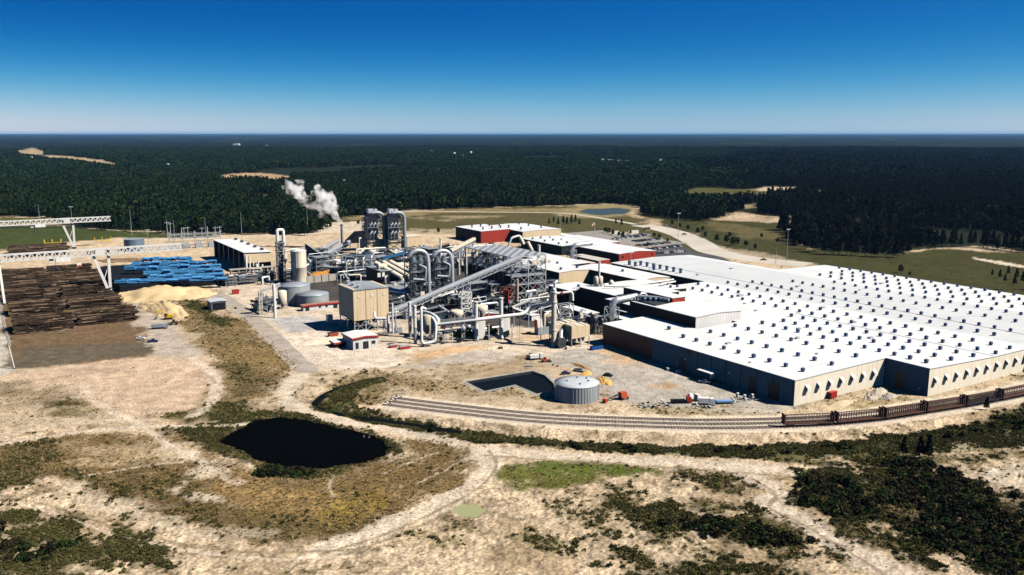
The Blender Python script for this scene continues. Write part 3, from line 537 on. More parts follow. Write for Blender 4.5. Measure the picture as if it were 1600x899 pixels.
ASPH = M('asphalt', (.075, .075, .075), .85, 0, .35, .06, .2)
PALEROAD = M('pale_road', (.50, .45, .38), .9, 0, .2, .02, .1)
BALM = M('ballast_stone', (.50, .44, .385), .95, 0, .35, .5, .1, bump=.8)
def water_mat(name, col, rough, spec):
    m, nt, b = nodes_of(name); N, Lk = nt.nodes, nt.links
    b.inputs['Base Color'].default_value = (*col, 1); b.inputs['Roughness'].default_value = rough; b.inputs['Specular IOR Level'].default_value = spec
    tc = N.new('ShaderNodeTexCoord'); q = N.new('ShaderNodeTexNoise'); q.inputs['Scale'].default_value = .8; q.inputs['Detail'].default_value = 3
    bp = N.new('ShaderNodeBump'); bp.inputs['Strength'].default_value = .06; bp.inputs['Distance'].default_value = .1
    Lk.new(tc.outputs['Object'], q.inputs['Vector']); Lk.new(q.outputs['Fac'], bp.inputs['Height']); Lk.new(bp.outputs['Normal'], b.inputs['Normal']); return m
def blob(pts, k): # outline enlarged about its middle so that the banks cut it
    w = G2(pts); cx = sum(p[0] for p in w)/len(w); cy = sum(p[1] for p in w)/len(w); return [(cx+(p[0]-cx)*k, cy+(p[1]-cy)*k) for p in w]
sheet('pond_water', blob(POND, 1.12), -.45, water_mat('pond_water', (.0012, .0016, .0018), .2, .0))
sheet('puddle_water', blob(PUDDLE, 1.15), -.38, water_mat('puddle_water', (.30, .30, .15), .3, .2))
sheet('lake_water', blob(FARPOND, 1.06), -.6, water_mat('lake_water', (.05, .075, .085), .4, .03))
ribbon('creek_water', CREEK, 3.6, -.75, water_mat('creek_water', (.005, .007, .008), .3, .0))
ribbon('haul_road', HAUL[:42], 11, .03, ROADM, .5, .05)
ACC = smooth_line(G2([(600, 330.5), (700, 331), (800, 332), (870, 333), (905, 336), (950, 343), (1000, 352), (1050, 362), (1090, 377), (1120, 390), (1170, 401), (1230, 410), (1300, 417)]), 8)
ribbon('access_road', ACC[:48], 9, .03, PALEROAD, .3)
ribbon('forecourt_road', smooth_line(G2([(1000, 352), (1030, 357), (1062, 366), (1090, 379), (1110, 391), (1150, 401), (1200, 408), (1262, 414)]), 8), 30, .05, PALEROAD, .5)
ribbon('yard_road', smooth_line(G2([(180, 376), (260, 374), (340, 372), (450, 368), (540, 362), (600, 366)]), 6), 12, .03, M('sand_road', (.55, .46, .34), .95, 0, .2, .05, .1), .8)
sheet('car_park', G2([(1008, 392), (1062, 383), (1078, 391), (1128, 402), (1150, 412), (1120, 420), (1010, 420)]), .07, ASPH)
sheet('bay_pavement', [U(*p)[:2] for p in ((285, 437), (352, 437), (350, 585), (288, 585))], .08, M('old_asphalt', (.27, .25, .225), .9, 0, .2, .05, .1))
sheet('rail_bed', BALLAST, .02, M('rail_bed_stone', (.60, .50, .385), .95, 0, .25, .5, .1, bump=.5))
for k in range(3):                                   # three sidings side by side
    ln = offset_line(RAIL, 4.9*k); ribbon('siding_ballast', ln, 3.6, .12, BALM, .15, .1)
    mb = MB(); mr = MB()
    acc = 0
    for i in range(len(ln)-1):
        a, b = Vector((*ln[i], .28)), Vector((*ln[i+1], .28)); d = (b-a).normalized(); n_ = Vector((-d.y, d.x, 0)); L = (b-a).length
        if a.y > 460 and a.x > 330: break
        for s_ in (.75, -.75): mr.beam(a+n_*s_, b+n_*s_, .26, .3)
        t = 0
        while t < L:
            p = a+d*t-Vector((0, 0, .05)); mb.beam(p-n_*1.35, p+n_*1.35, .32, .2); t += 1.1
    sl = mb.build('railway_track', M('sleeper_wood', (.17, .12, .09), .9, 0, .4, .6)); sl['kind'] = 'structure'
    mr.root = None; ro = mr.build('rail', M('rail_steel', (.13, .10, .085), .4, .5)); ro.parent = sl; ro['kind'] = 'structure'
# lined basin beside the grey tank: dark liner slopes, a pale rim and dark water
t = thing('lined_basin', 'L-shaped basin lined with black sheet beside the grey round tank', 'basin', *Q(800, 600)[:2])
bw = [uv(p) for p in G2(BASIN)]; n = len(bw); cu = sum(p[0] for p in bw)/n; cv = sum(p[1] for p in bw)/n
def inset(ps, d):
    out = []
    for i in range(len(ps)):
        a, b, c = Vector(ps[i-1]), Vector(ps[i]), Vector(ps[(i+1) % len(ps)])
        e1 = (b-a).normalized(); e2 = (c-b).normalized(); n1 = Vector((-e1.y, e1.x)); n2 = Vector((-e2.y, e2.x)); m_ = (n1+n2); m_ = m_/max(m_.dot(n1), .3)
        out.append((b.x+m_.x*d, b.y+m_.y*d))
    return out
area = sum(bw[i][0]*bw[(i+1) % n][1]-bw[(i+1) % n][0]*bw[i][1] for i in range(n)); sg = 1 if area > 0 else -1
ri = inset(bw, -1.0*sg); r1 = inset(bw, .25*sg); r2 = inset(bw, 2.2*sg)
mb = MB(t); vs = [(*p, .10) for p in ri]+[(*p, .16) for p in r1]; mb.add(vs, [(i, (i+1) % n, n+(i+1) % n, n+i)[::sg] for i in range(n)]); mb.build('rim', M('liner_edge', (.30, .29, .27), .7))
mb = MB(t); vs = [(*p, .14) for p in r1]+[(*p, -1.7) for p in r2]; mb.add(vs, [(i, (i+1) % n, n+(i+1) % n, n+i)[::sg] for i in range(n)]+[tuple(range(n, 2*n))[::sg]]); mb.build('liner', M('black_liner', (.010, .013, .018), .6, 0, .3, .3, .05))
rw = inset(bw, 1.3*sg); mb = MB(t); mb.add([(*p, -.85) for p in rw], [tuple(range(n))[::sg]]); mb.build('water', water_mat('basin_water', (.005, .009, .014), .3, .0))
# ------------------------------------------------------------------ halls and warehouses
def vent_mesh():
    mb = MB(); mb.cbox((0, 0), 1.6, 1.6, 0, .55); mb.add([(-.8, -.8, .55), (.8, -.8, .55), (.8, .8, .55), (-.8, .8, .55), (-.95, -.95, 1.0), (.95, -.95, 1.0), (.95, .95, 1.0), (-.95, .95, 1.0)],
        [(0, 1, 5, 4), (1, 2, 6, 5), (2, 3, 7, 6), (3, 0, 4, 7)]); mb.cbox((0, 0), 1.9, 1.9, 1.0, 1.75)
    mb.add([(-.95, -.95, 1.75), (.95, -.95, 1.75), (.95, .95, 1.75), (-.95, .95, 1.75), (-.3, -.3, 2.1), (.3, -.3, 2.1), (.3, .3, 2.1), (-.3, .3, 2.1)], [(0, 1, 5, 4), (1, 2, 6, 5), (2, 3, 7, 6), (3, 0, 4, 7), (4, 5, 6, 7)])
    mb.v = [(x*.76, y*.76, z*.94) for x, y, z in mb.v]; return mb.mesh('roof_ventilator', NAVY)
VENT = vent_mesh()
def hood_mesh():                                     # weather hood on a wall, throat facing -v and down
    mb = MB(); mb.prism([(0, .2), (0, 2.6), (-1.5, 1.5), (-1.7, .2)], -1.1, 1.1, 'u')
    me = mb.mesh('vent_hood', M('pale_hood', (.66, .63, .56), .45)); return me
HOOD = hood_mesh()
def prof_z(prof, x):
    for (x0, z0), (x1, z1) in zip(prof, prof[1:]):
        if x0 <= x <= x1: return z0+(z1-z0)*(x-x0)/(x1-x0)
    return prof[0][1] if x < prof[0][0] else prof[-1][1]
def hall(name, label, cat, prof, v0, v1, wall, roof, doors=(), group=None, eave=.35, trim=None, along='v', z0=0.):
    """prof: eave-to-eave roof line as (u, z) points, swept from v0 to v1"""
    u0 = prof[0][0]; t = thing(name, label, cat, u0, v0, group)
    mb = MB(t); n = len(prof)
    mb.prism([(prof[0][0], z0-.3)]+[(x, z-.3) for x, z in prof]+[(prof[-1][0], z0-.3)], v0, v1); mb.build('wall', wall)
    e = eave; a, b = prof[0], prof[-1]
    up = [(a[0]-e, a[1])]+list(prof[1:-1])+[(b[0]+e, b[1])]
    mb = MB(t); mb.prism(up+[(x, z-.32) for x, z in up[::-1]], v0-e, v1+e); mb.build('roof', roof)
    if trim:
        mb = MB(t); zz = a[1]
        mb.box(a[0]-e-.12, a[0]-e-.003, v0-e-.1, v1+e+.1, zz-.95, zz+.05)
        for p, q in zip(up, up[1:]): mb.add([(p[0], v0-e-.1, p[1]-.95), (q[0], v0-e-.1, q[1]-.95), (q[0], v0-e-.1, q[1]+.05), (p[0], v0-e-.1, p[1]+.05)], [(0, 1, 2, 3)])
        mb.build('fascia', trim)
    for d in doors:                                  # (side, from, to, z0, z1, material, kind)
        s_, p, q, za, zb, m_, nm = d
        mb = MB(t)
        if s_ == 'u': mb.box(a[0]-.14, a[0]+.2, p, q, za, zb)
        else: mb.box(p, q, v0-.14, v0+.2, za, zb)
        mb.build(nm, m_)
    return t
def vents(t, prof, us, vs, me=VENT, sc=1., name='roof_ventilator'):
    for u in us:
        for v in vs: inst(me, name, t, (u-t['u0'], v-t['v0'], prof_z(prof, u)-.02), 0, sc*random.uniform(.95, 1.05))
def strips(t, u, vs, z0, z1, mat, name='downpipe', r=.14):
    for v in vs:
        mb = MB(t); mb.beam((u, v, z0), (u, v, z1), r*2); mb.build(name, mat)
def seams(t, prof, us, v0, v1, mat):                 # raised joints where two roof slopes meet
    for u in us:
        mb = MB(t); mb.box(u-.22, u+.22, v0, v1, prof_z(prof, u)-.1, prof_z(prof, u)+.14); mb.build('ridge_cap', mat)
SEAM = M('seam_grey', (.40, .41, .42), .5); DOORM = M('doorway_shade', (.012, .014, .017), .6)  # door panels: the shade of open doorways put into a near-black colour
# front warehouse, along the yard
p1 = [(0, 11.6), (61, 13.0)]
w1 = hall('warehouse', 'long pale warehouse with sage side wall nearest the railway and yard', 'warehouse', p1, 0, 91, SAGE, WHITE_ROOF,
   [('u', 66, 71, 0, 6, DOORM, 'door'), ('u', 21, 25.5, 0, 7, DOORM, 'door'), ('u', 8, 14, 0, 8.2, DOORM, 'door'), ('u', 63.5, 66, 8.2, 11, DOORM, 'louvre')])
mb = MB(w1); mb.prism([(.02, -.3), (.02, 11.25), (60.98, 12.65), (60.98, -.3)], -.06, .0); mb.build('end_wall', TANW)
vents(w1, p1, [12.6], [6.5+9.45*i for i in range(9)]); vents(w1, p1, [31], [5.8+9.45*i for i in range(9)]); vents(w1, p1, [51], [8.2+9.4*i for i in range(9)])
for i in range(7): inst(HOOD, 'vent_hood', w1, (7.5+7.6*i, -.06, 5.8))
strips(w1, -.16, [12+9.3*i for i in range(6)], 0, 11.2, STEELD)
for v in (37, 66):
    mb = MB(w1); mb.cbox((-.5, v), .9, 1.1, 5.6, 6.5); mb.build('wall_lamp', WHITEP)
mb = MB(w1); mb.box(-6.5, 0, 43, 52, 4.7, 5.1); mb.build('canopy', WHITEP)
for v in (43.4, 51.6):
    mb = MB(w1); mb.beam((-6.2, v, 0), (-6.2, v, 4.7), .3); mb.build('canopy_post', STEELD)
p1b = [(.6, 11.3), (33, 11.9)]
w1b = hall('link_hall', 'low white roofed hall with dark red wall joining the warehouse to the plant', 'hall', p1b, 91.4, 133, M_clad('maroon_cladding', (.035, .012, .012)), WHITE_ROOF, [('u', 100, 103, 0, 5, DOORM, 'door')])
vents(w1b, p1b, [20], [101])
# main warehouse behind it
p2 = [(61.3, 13.0), (112, 11.5), (146, 11.5)]
w2 = hall('warehouse', 'widest white roofed warehouse, its end wall with a row of hoods facing the train', 'warehouse', p2, -22, 203, SAGE, WHITE_ROOF, [('u', -11, -5.5, 0, 7.5, DOORM, 'door')])
mb = MB(w2); mb.prism([(61.32, -.3), (61.32, 12.65), (112, 11.15), (145.9, 11.15), (145.9, -.3)], -22.06, -22.0); mb.build('end_wall', TANW)
RW2 = [(68.7, -15.5, 13, 8.0), (84.2, -17.8, 13, 8.1), (101, -18.4, 14, 8.2), (116.5, -20.3, 24, 8.9), (132, -18.5, 24, 9.3)]
k = 0
for u, v_, n, dv in RW2:
    for i in range(n): inst(VENT, 'roof_ventilator', w2, (u-t['u0']*0-w2['u0'], v_+dv*i-w2['v0'], prof_z(p2, u)-.02), 0, random.uniform(.95, 1.05)); k += 1
for i in range(10): inst(HOOD, 'vent_hood', w2, (4.5+8.2*i, -.06, 5.8))
seams(w2, p2, [112], -22, 95, SEAM)
mb = MB(w2); mb.cbox((60.9, -18), .5, .9, 2.4, 3.2); mb.build('wall_lamp', WHITEP)
# the older, greyer hall and the far one
p3 = [(146.3, 11.5), (190, 12.7), (222.7, 12.0)]
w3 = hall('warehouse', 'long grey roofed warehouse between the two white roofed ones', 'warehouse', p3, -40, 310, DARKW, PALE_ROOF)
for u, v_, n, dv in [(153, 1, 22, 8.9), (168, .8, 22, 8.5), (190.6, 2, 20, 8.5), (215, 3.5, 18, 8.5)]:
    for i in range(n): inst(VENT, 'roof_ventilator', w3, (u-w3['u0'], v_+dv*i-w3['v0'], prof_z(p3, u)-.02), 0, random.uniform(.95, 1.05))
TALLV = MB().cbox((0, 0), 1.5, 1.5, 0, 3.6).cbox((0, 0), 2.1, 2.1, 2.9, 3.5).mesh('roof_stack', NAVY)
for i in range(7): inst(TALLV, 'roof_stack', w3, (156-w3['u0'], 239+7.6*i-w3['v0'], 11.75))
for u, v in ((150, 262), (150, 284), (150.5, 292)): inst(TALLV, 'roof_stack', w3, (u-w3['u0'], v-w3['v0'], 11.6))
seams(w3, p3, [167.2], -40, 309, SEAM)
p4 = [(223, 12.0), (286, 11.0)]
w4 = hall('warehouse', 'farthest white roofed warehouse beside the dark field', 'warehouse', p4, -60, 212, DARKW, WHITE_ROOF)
for u, v_, n, dv in [(234, 8, 19, 9.3), (250, 9, 19, 9.4), (264, 10, 19, 9.4), (279.2, 11, 20, 9.6)]:
    for i in range(n): inst(VENT, 'roof_ventilator', w4, (u-w4['u0'], v_+dv*i-w4['v0'], prof_z(p4, u)-.02), 0, random.uniform(.95, 1.05))
w4b = hall('annex_hall', 'narrow white roofed annex along the car park side of the grey hall', 'hall', [(223, 12.0), (232, 11.6)], 212.6, 309, DARKW, WHITE_ROOF)
# tall white block on the front roof
pu = [(33.4, 18.0), (50, 18.9), (67.4, 18.0)]
ub = hall('process_block', 'tall block with white roof and pale end wall rising from the warehouse roofs', 'building', pu, 95, 150, DARKW, WHITE_ROOF)
mb = MB(ub); mb.prism([(33.42, 11), (33.42, 17.62), (50, 18.5), (67.38, 17.62), (67.38, 11)], 94.94, 94.997); mb.build('end_wall', M_clad('white_cladding', (.72, .71, .69)))
ph = hall('penthouse', 'small red walled rooftop penthouse on the tall white block', 'penthouse', [(47.6, 21.6), (57.4, 21.6)], 129, 150, REDW, WHITE_ROOF, z0=18.3)
pc = hall('roof_block', 'flat white roofed block behind the rooftop penthouse', 'building', [(54, 19.5), (74, 19.5)], 152, 181, DARKW, WHITE_ROOF, z0=11)
# the older production buildings, back to front
b7 = hall('production_hall', 'dark sided hall with white roof left of the silver duct', 'hall', [(49.8, 14), (90, 14.4), (108, 13.8)], 181.6, 222, DARKW, WHITE_ROOF)
vents(b7, [(49.8, 14), (90, 14.4), (108, 13.8)], [98, 104], [186, 196], sc=.9)
b7b = hall('production_hall', 'dark sided white roofed hall just behind the silver duct', 'hall', [(40, 13.4), (72, 13.8)], 151, 181, DARKW, WHITE_ROOF)
b6 = hall('production_hall', 'low hall with dark green wall behind the white gooseneck stack', 'hall', [(42, 12), (66, 12.2)], 222.5, 247, GREENW, WHITE_ROOF)
vents(b6, [(42, 12), (66, 12.2)], [55], [230])
b5 = hall('production_hall', 'white roofed hall with a short beige gable beside the row of tall vents', 'hall', [(105, 13), (120, 14), (132.5, 13)], 225, 300, DARKW, WHITE_ROOF)
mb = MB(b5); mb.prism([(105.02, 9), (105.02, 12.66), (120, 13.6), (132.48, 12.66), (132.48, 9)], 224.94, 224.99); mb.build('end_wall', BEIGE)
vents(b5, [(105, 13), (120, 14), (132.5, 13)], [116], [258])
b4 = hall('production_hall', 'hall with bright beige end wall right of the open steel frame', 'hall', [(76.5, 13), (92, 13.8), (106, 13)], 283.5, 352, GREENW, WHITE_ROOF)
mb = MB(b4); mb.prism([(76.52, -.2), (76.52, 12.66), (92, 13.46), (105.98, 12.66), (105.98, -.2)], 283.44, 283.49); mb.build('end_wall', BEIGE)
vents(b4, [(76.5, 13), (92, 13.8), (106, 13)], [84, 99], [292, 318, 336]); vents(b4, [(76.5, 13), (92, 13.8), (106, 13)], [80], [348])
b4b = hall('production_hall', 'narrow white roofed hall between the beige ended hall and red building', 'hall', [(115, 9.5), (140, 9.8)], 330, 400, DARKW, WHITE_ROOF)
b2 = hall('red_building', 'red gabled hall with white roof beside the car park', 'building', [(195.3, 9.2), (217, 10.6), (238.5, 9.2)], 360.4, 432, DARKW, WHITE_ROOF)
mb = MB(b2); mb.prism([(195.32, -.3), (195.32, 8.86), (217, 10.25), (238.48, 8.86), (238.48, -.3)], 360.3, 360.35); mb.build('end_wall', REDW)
mb = MB(b2); mb.box(199, 200.6, 360.1, 360.28, 5.2, 7.2); mb.build('window', GLASSD); mb = MB(b2); mb.box(233, 234.6, 360.1, 360.28, 5.2, 7.2); mb.build('window', GLASSD)
vents(b2, [(195.3, 9.2), (217, 10.6), (238.5, 9.2)], [205], [420])
b1 = hall('store_building', 'long low white roofed building left of the large red gabled hall', 'building', [(185, 9), (205, 9.6), (232, 9)], 434, 506, GREENW, WHITE_ROOF)
vents(b1, [(185, 9), (205, 9.6), (232, 9)], [190, 200], [446, 470, 492]); vents(b1, [(185, 9), (205, 9.6), (232, 9)], [210], [470, 490], sc=.8)
b3 = hall('office_building', 'small red walled office with white roof at the head of the car park', 'building', [(243, 7), (262, 7.3)], 442, 512, REDW, WHITE_ROOF)
mb = MB(b3); mb.box(243.02, 261.98, 441.9, 441.96, 2, 4); mb.build('window_band', GLASSD)
b3b = hall('office_annex', 'white flat roofed office annex behind the small red office', 'building', [(255, 5), (268, 5)], 515, 585, M_clad('pale_cladding', (.5, .48, .44)), WHITE_ROOF)
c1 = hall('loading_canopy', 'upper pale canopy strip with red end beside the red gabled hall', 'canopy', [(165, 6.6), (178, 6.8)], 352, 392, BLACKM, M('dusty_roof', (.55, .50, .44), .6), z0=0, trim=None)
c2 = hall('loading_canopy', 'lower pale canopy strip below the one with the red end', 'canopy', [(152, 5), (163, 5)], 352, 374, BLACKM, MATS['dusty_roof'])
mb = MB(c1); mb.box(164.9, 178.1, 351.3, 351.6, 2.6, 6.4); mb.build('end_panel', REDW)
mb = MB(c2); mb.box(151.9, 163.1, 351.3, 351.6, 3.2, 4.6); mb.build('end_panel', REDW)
# twin-block building at the back
t1 = hall('twin_block', 'rear block with white roof and red end wall beyond the steel frame', 'building', [(165.5, 12.9), (202, 13.6)], 554, 610, DARKW, WHITE_ROOF)
mb = MB(t1); mb.prism([(165.52, -.3), (165.52, 12.56), (201.98, 13.26), (201.98, -.3)], 553.9, 553.96); mb.build('end_wall', REDW)
vents(t1, [(165.5, 12.9), (202, 13.6)], [175, 186, 197], [566, 590], me=TALLV, name='roof_stack', sc=.8)
t2 = hall('twin_block', 'rear block with white roof and beige end wall joined to the red ended one', 'building', [(202.5, 12.5), (228, 13.4), (252, 12.5)], 530, 602, DARKW, WHITE_ROOF)
mb = MB(t2); mb.prism([(202.52, -.3), (202.52, 12.16), (228, 13.06), (251.98, 12.16), (251.98, -.3)], 529.9, 529.96); mb.build('end_wall', BEIGE)
vents(t2, [(202.5, 12.5), (228, 13.4), (252, 12.5)], [210, 236], [545, 570, 590], me=TALLV, name='roof_stack', sc=.8)
for w_, pr, its in ((w1, p1, [(22, 60, 3, 1.6, .7), (41, 22, 1.2, 1.2, .5), (57, 47, 2.2, 1.4, .9), (5, 30, 1, 1, .5)]), (w2, p2, [(92, 30, 3, 2, .8), (120, 60, 1.4, 1.2, .6), (76, 62, 2, 2, .8), (138, 96, 3, 2, .9), (96, 110, 2, 1.5, .6), (125, 150, 4, 2.5, 1.2), (108, 130, 1.5, 1.5, .6)]), (w3, p3, [(180, 150, 3, 2, .9), (205, 120, 1.4, 1.4, .6), (160, 225, 2, 2, .8), (200, 230, 3, 2, .8)]), (w4, p4, [(258, 60, 2, 1.5, .7), (242, 130, 3, 2, .8)])):
    for u, v, a, b_, h_ in its:
        mb = MB(w_); z_ = prof_z(pr, u); mb.cbox((u, v), a, b_, z_-.1, z_+h_); mb.build('roof_hatch', GALV)
# loading bay roofs and equipment between the halls
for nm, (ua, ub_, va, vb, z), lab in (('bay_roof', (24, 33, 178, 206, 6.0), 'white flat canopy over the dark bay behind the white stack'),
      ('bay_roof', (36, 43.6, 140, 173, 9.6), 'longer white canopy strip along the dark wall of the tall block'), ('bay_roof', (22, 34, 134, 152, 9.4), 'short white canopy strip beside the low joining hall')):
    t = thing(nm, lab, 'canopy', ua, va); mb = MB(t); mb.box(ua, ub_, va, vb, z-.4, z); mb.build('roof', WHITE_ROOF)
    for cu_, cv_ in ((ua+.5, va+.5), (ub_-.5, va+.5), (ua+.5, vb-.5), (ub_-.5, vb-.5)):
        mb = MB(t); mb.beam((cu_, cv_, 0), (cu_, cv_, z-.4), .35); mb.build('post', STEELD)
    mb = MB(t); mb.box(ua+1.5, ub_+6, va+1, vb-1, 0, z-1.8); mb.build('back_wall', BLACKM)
# ------------------------------------------------------------------ the process plant
def TH_(name, label, cat, px, py, group=None): return thing(name, label, cat, *Q(px, py)[:2], group)
def pt(mat, name, parent, fn):                       # one part: fn fills the builder
    mb = MB(parent); fn(mb)
    if name in SPLIT and 1 < len(set(mb.g)) <= 60:
        for b in mb.pieces(): o = b.build(name, mat)
        return o
    return mb.build(name, mat)
SPLIT = set('leg post platform support column landing pump hopper roof_fan sloping_duct module lid fan_casing screen duct_saddle arm base drum rack pipe panel_joint deck_leg tube vent_panel wall pipe_stand screw cyclone skid body boom floodlight track rope grapple flange stand roof_box branch_duct lower_duct frame shaft pipework casing window bogie wheel bulkhead'.split())
def ladder(mb, c, z0, z1):
    for d in (-.3, .3): mb.beam((c[0]+d, c[1], z0), (c[0]+d, c[1], z1), .09)
    z = z0
    while z < z1: mb.beam((c[0]-.3, c[1], z), (c[0]+.3, c[1], z), .07); z += .9
def rail_ring(mb, c, r, z, n=16, h=1.1):
    ps = [(c[0]+r*math.cos(2*math.pi*i/n), c[1]+r*math.sin(2*math.pi*i/n)) for i in range(n)]
    for i in range(n):
        mb.beam((*ps[i], z), (*ps[i], z+h), .09)
        for hh in (h*.5, h): mb.beam((*ps[i], z+hh), (*ps[(i+1) % n], z+hh), .08)
# --- grey round tank in the yard
c = Q(901, 621.5); t = thing('water_tank', 'large round grey steel tank with flat roof beside the lined basin', 'tank', c[0], c[1])
RT = 9.7; HT = 7.2
TANKM = M('tank_steel', (.36, .39, .40), .5, .1, .14, .25, .25, streak=.35)
pt(TANKM, 'shell', t, lambda m: m.lathe((c[0], c[1]), [(RT, -.3), (RT, HT)], 64))
pt(M('tank_roof', (.47, .50, .52), .55, .0, .10, .3), 'roof', t, lambda m: m.lathe((c[0], c[1]), [(RT+.15, HT-.1), (RT+.15, HT+.05), (RT*.5, HT+.5), (.01, HT+.75)], 64))
def f(m):
    for a in range(48): x = c[0]+(RT+.08)*math.cos(a*math.pi/24); y = c[1]+(RT+.08)*math.sin(a*math.pi/24); m.beam((x, y, 0), (x, y, HT-.2), .10)
pt(MATS['tank_steel'], 'stiffener', t, f)
for du, dv in ((-4, 2), (3, 4), (4, -3), (-2, -5), (6, 1)): pt(STEELD, 'hatch', t, lambda m: m.cyl((c[0]+du, c[1]+dv, HT+.1), (c[0]+du, c[1]+dv, HT+.9), .45, n=10))
pt(CREAM, 'ladder', t, lambda m: ladder(m, (c[0]-RT-.5, c[1]+1.5), 0, HT+1))
# --- beige bin block on its steel legs
t = thing('bin_building', 'tall beige block with grey roof raised on steel legs', 'building', -107, 229)
pt(BEIGE, 'wall', t, lambda m: m.box(-107, -85, 229.2, 253, 7.2, 25.7)); pt(M_clad('bin_roof', (.30, .33, .36), .5, 1, .4), 'roof', t, lambda m: m.prism([(-107.4, 25.5), (-96, 26.6), (-84.6, 25.5), (-84.6, 25.2), (-107.4, 25.2)], 228.8, 253.4))
for uu in (-99.5, -92.2): pt(STEELD, 'panel_joint', t, lambda m: m.box(uu-.09, uu+.09, 229.1, 229.25, 7.2, 25.5))
for uu in (-103.5, -95.5, -88):
    pt(CREAM, 'bin_hatch', t, lambda m: m.box(uu-.8, uu+.8, 229.02, 229.3, 20.5, 22.2))
for vv in (233, 241.5, 250): pt(GALV, 'roof_fan', t, lambda m: (m.cyl((-102, vv, 25.8), (-102, vv, 27.4), 1.0, 1.0, 12), m.cyl((-102, vv, 27.4), (-102, vv, 28.0), 1.5, .5, 12)))
for uu in (-106.5, -99.5, -92.3, -85.5):
    for vv in (229.8, 241, 252.4): pt(GALV, 'leg', t, lambda m: m.beam((uu, vv, 0), (uu, vv, 7.3), .55))
def f(m):
    for uu in (-106.5, -99.5, -92.3):
        for vv in (229.8, 252.4): m.beam((uu, vv, .5), (uu+7, vv, 6.8), .25); m.beam((uu+7, vv, .5), (uu, vv, 6.8), .25); m.beam((uu, vv, 4), (uu+7, vv, 4), .25)
pt(GALV, 'bracing', t, f)
pt(STEELD, 'hopper', t, lambda m: [m.cyl((uu, 241, 7.3), (uu, 241, 2.2), 4.2, 1.0, 8) for uu in (-102.5, -95.5, -89)])
# --- silo and its bucket elevator
cs = Q(468, 443); t = thing('silo', 'tall white round silo with a railed top', 'silo', cs[0], cs[1]); HS = hgt(468, 443, 392)
RS = 5.9
pt(CREAM, 'shell', t, lambda m: m.lathe(cs, [(RS, 0), (RS, HS*.5), (RS+.1, HS*.5+.1), (RS, HS*.5+.4), (RS, HS)], 40)); pt(WHITEP, 'roof', t, lambda m: m.lathe(cs, [(RS+.2, HS-.1), (RS+.2, HS+.15), (1.2, HS+1.4), (.1, HS+1.5)], 40))
pt(GALV, 'railing', t, lambda m: rail_ring(m, cs, RS, HS+.1, 24)); pt(STEELD, 'ladder', t, lambda m: ladder(m, (cs[0]-2, cs[1]-RS-.3), 0, HS+1))
pt(WHITEP, 'inlet_pipe', t, lambda m: m.tube([(cs[0]-9, cs[1]+1, HS+.3), (cs[0]-4, cs[1]+1, HS+1.2), (cs[0], cs[1], HS+1.6)], .7))
ce = Q(440, 440); HE = hgt(440, 440, 357); t = thing('elevator_tower', 'narrow dark tower with twin white pipes on top left of the silo', 'tower', ce[0], ce[1])
def f(m): m.frame(ce[0]-2.6, ce[0]+2.6, ce[1]-2.6, ce[1]+2.6, [0, 6, 12, 18, 24, 30, HE-11], .45)
pt(GREYSH, 'frame', t, f); pt(GREENW, 'casing', t, lambda m: m.box(ce[0]-1.9, ce[0]+1.5, ce[1]-1.9, ce[1]+2, 0, HE-10)); pt(GALV, 'platform', t, lambda m: [m.box(ce[0]-3.4, ce[0]+3.4, ce[1]-3.4, ce[1]+3.4, z, z+.25) for z in (12, 24, HE-11)])
pt(WHITEP, 'duct', t, lambda m: m.tube([(ce[0]-1.8, ce[1], HE-11), (ce[0]-1.8, ce[1], HE-1.3), (ce[0]+3, ce[1], HE-1.3), (ce[0]+3, ce[1], HE-14)], 1.3, 12, 1.5))
pt(CREAM, 'hopper', t, lambda m: (m.cyl((ce[0]+2.6, ce[1]-3, 18), (ce[0]+2.6, ce[1]-3, 22), 1.8), m.cyl((ce[0]+2.6, ce[1]-3, 18), (ce[0]+2.6, ce[1]-3, 14), 1.8, .4)))
# --- two squat grey tanks, the white vessel and pipe mast before them
for nm, px, py, w_, top, lab in (('storage_tank', 465, 475, 25, 447, 'round grey tank with conical roof right behind the upright white vessel'), ('storage_tank', 494, 479, 25, 461, 'lower round grey tank half hidden by the red roofed white building')):
    cc = Q(px, py); hh = hgt(px, py, top); rr = w_*abs(P(px+1, py)[0]-P(px, py)[0]); cc = (cc[0], cc[1]+rr*.6)
    t = thing(nm, lab, 'tank', cc[0], cc[1])
    pt(TANKM, 'shell', t, lambda m: m.lathe(cc, [(rr, 0), (rr, hh)], 40)); pt(GREYSH, 'roof', t, lambda m: m.lathe(cc, [(rr+.2, hh-.05), (rr+.2, hh+.1), (1.5, hh+1.6), (.05, hh+1.7)], 40)); pt(GALV, 'railing', t, lambda m: rail_ring(m, cc, rr*.3, hh+1.2, 10))
cc = Q(442, 482); hh = hgt(442, 482, 454); t = thing('vessel', 'upright white cylindrical vessel beside the white pipe mast', 'vessel', cc[0], cc[1])
pt(CREAM, 'shell', t, lambda m: m.lathe(cc, [(.9, 1.2), (2.9, 3), (2.9, hh-.6), (2, hh), (.1, hh+.2)], 24)); [pt(GALV, 'leg', t, lambda m: m.beam((cc[0]+a*2.3, cc[1]+b*2.3, 0), (cc[0]+a*2.3, cc[1]+b*2.3, 3.4), .35)) for a in (-1, 1) for b in (-1, 1)]
cc = Q(430, 497); t = thing('pipe_mast', 'thick white standing pipe joined to a sloping white conveyor', 'pipe', cc[0], cc[1])
pt(WHITEP, 'riser', t, lambda m: m.cyl((*cc[:2], 0), (*cc[:2], hgt(430, 497, 444)), .95)); q1 = V(408, 457, 492); q2 = V(440, 447, 490)
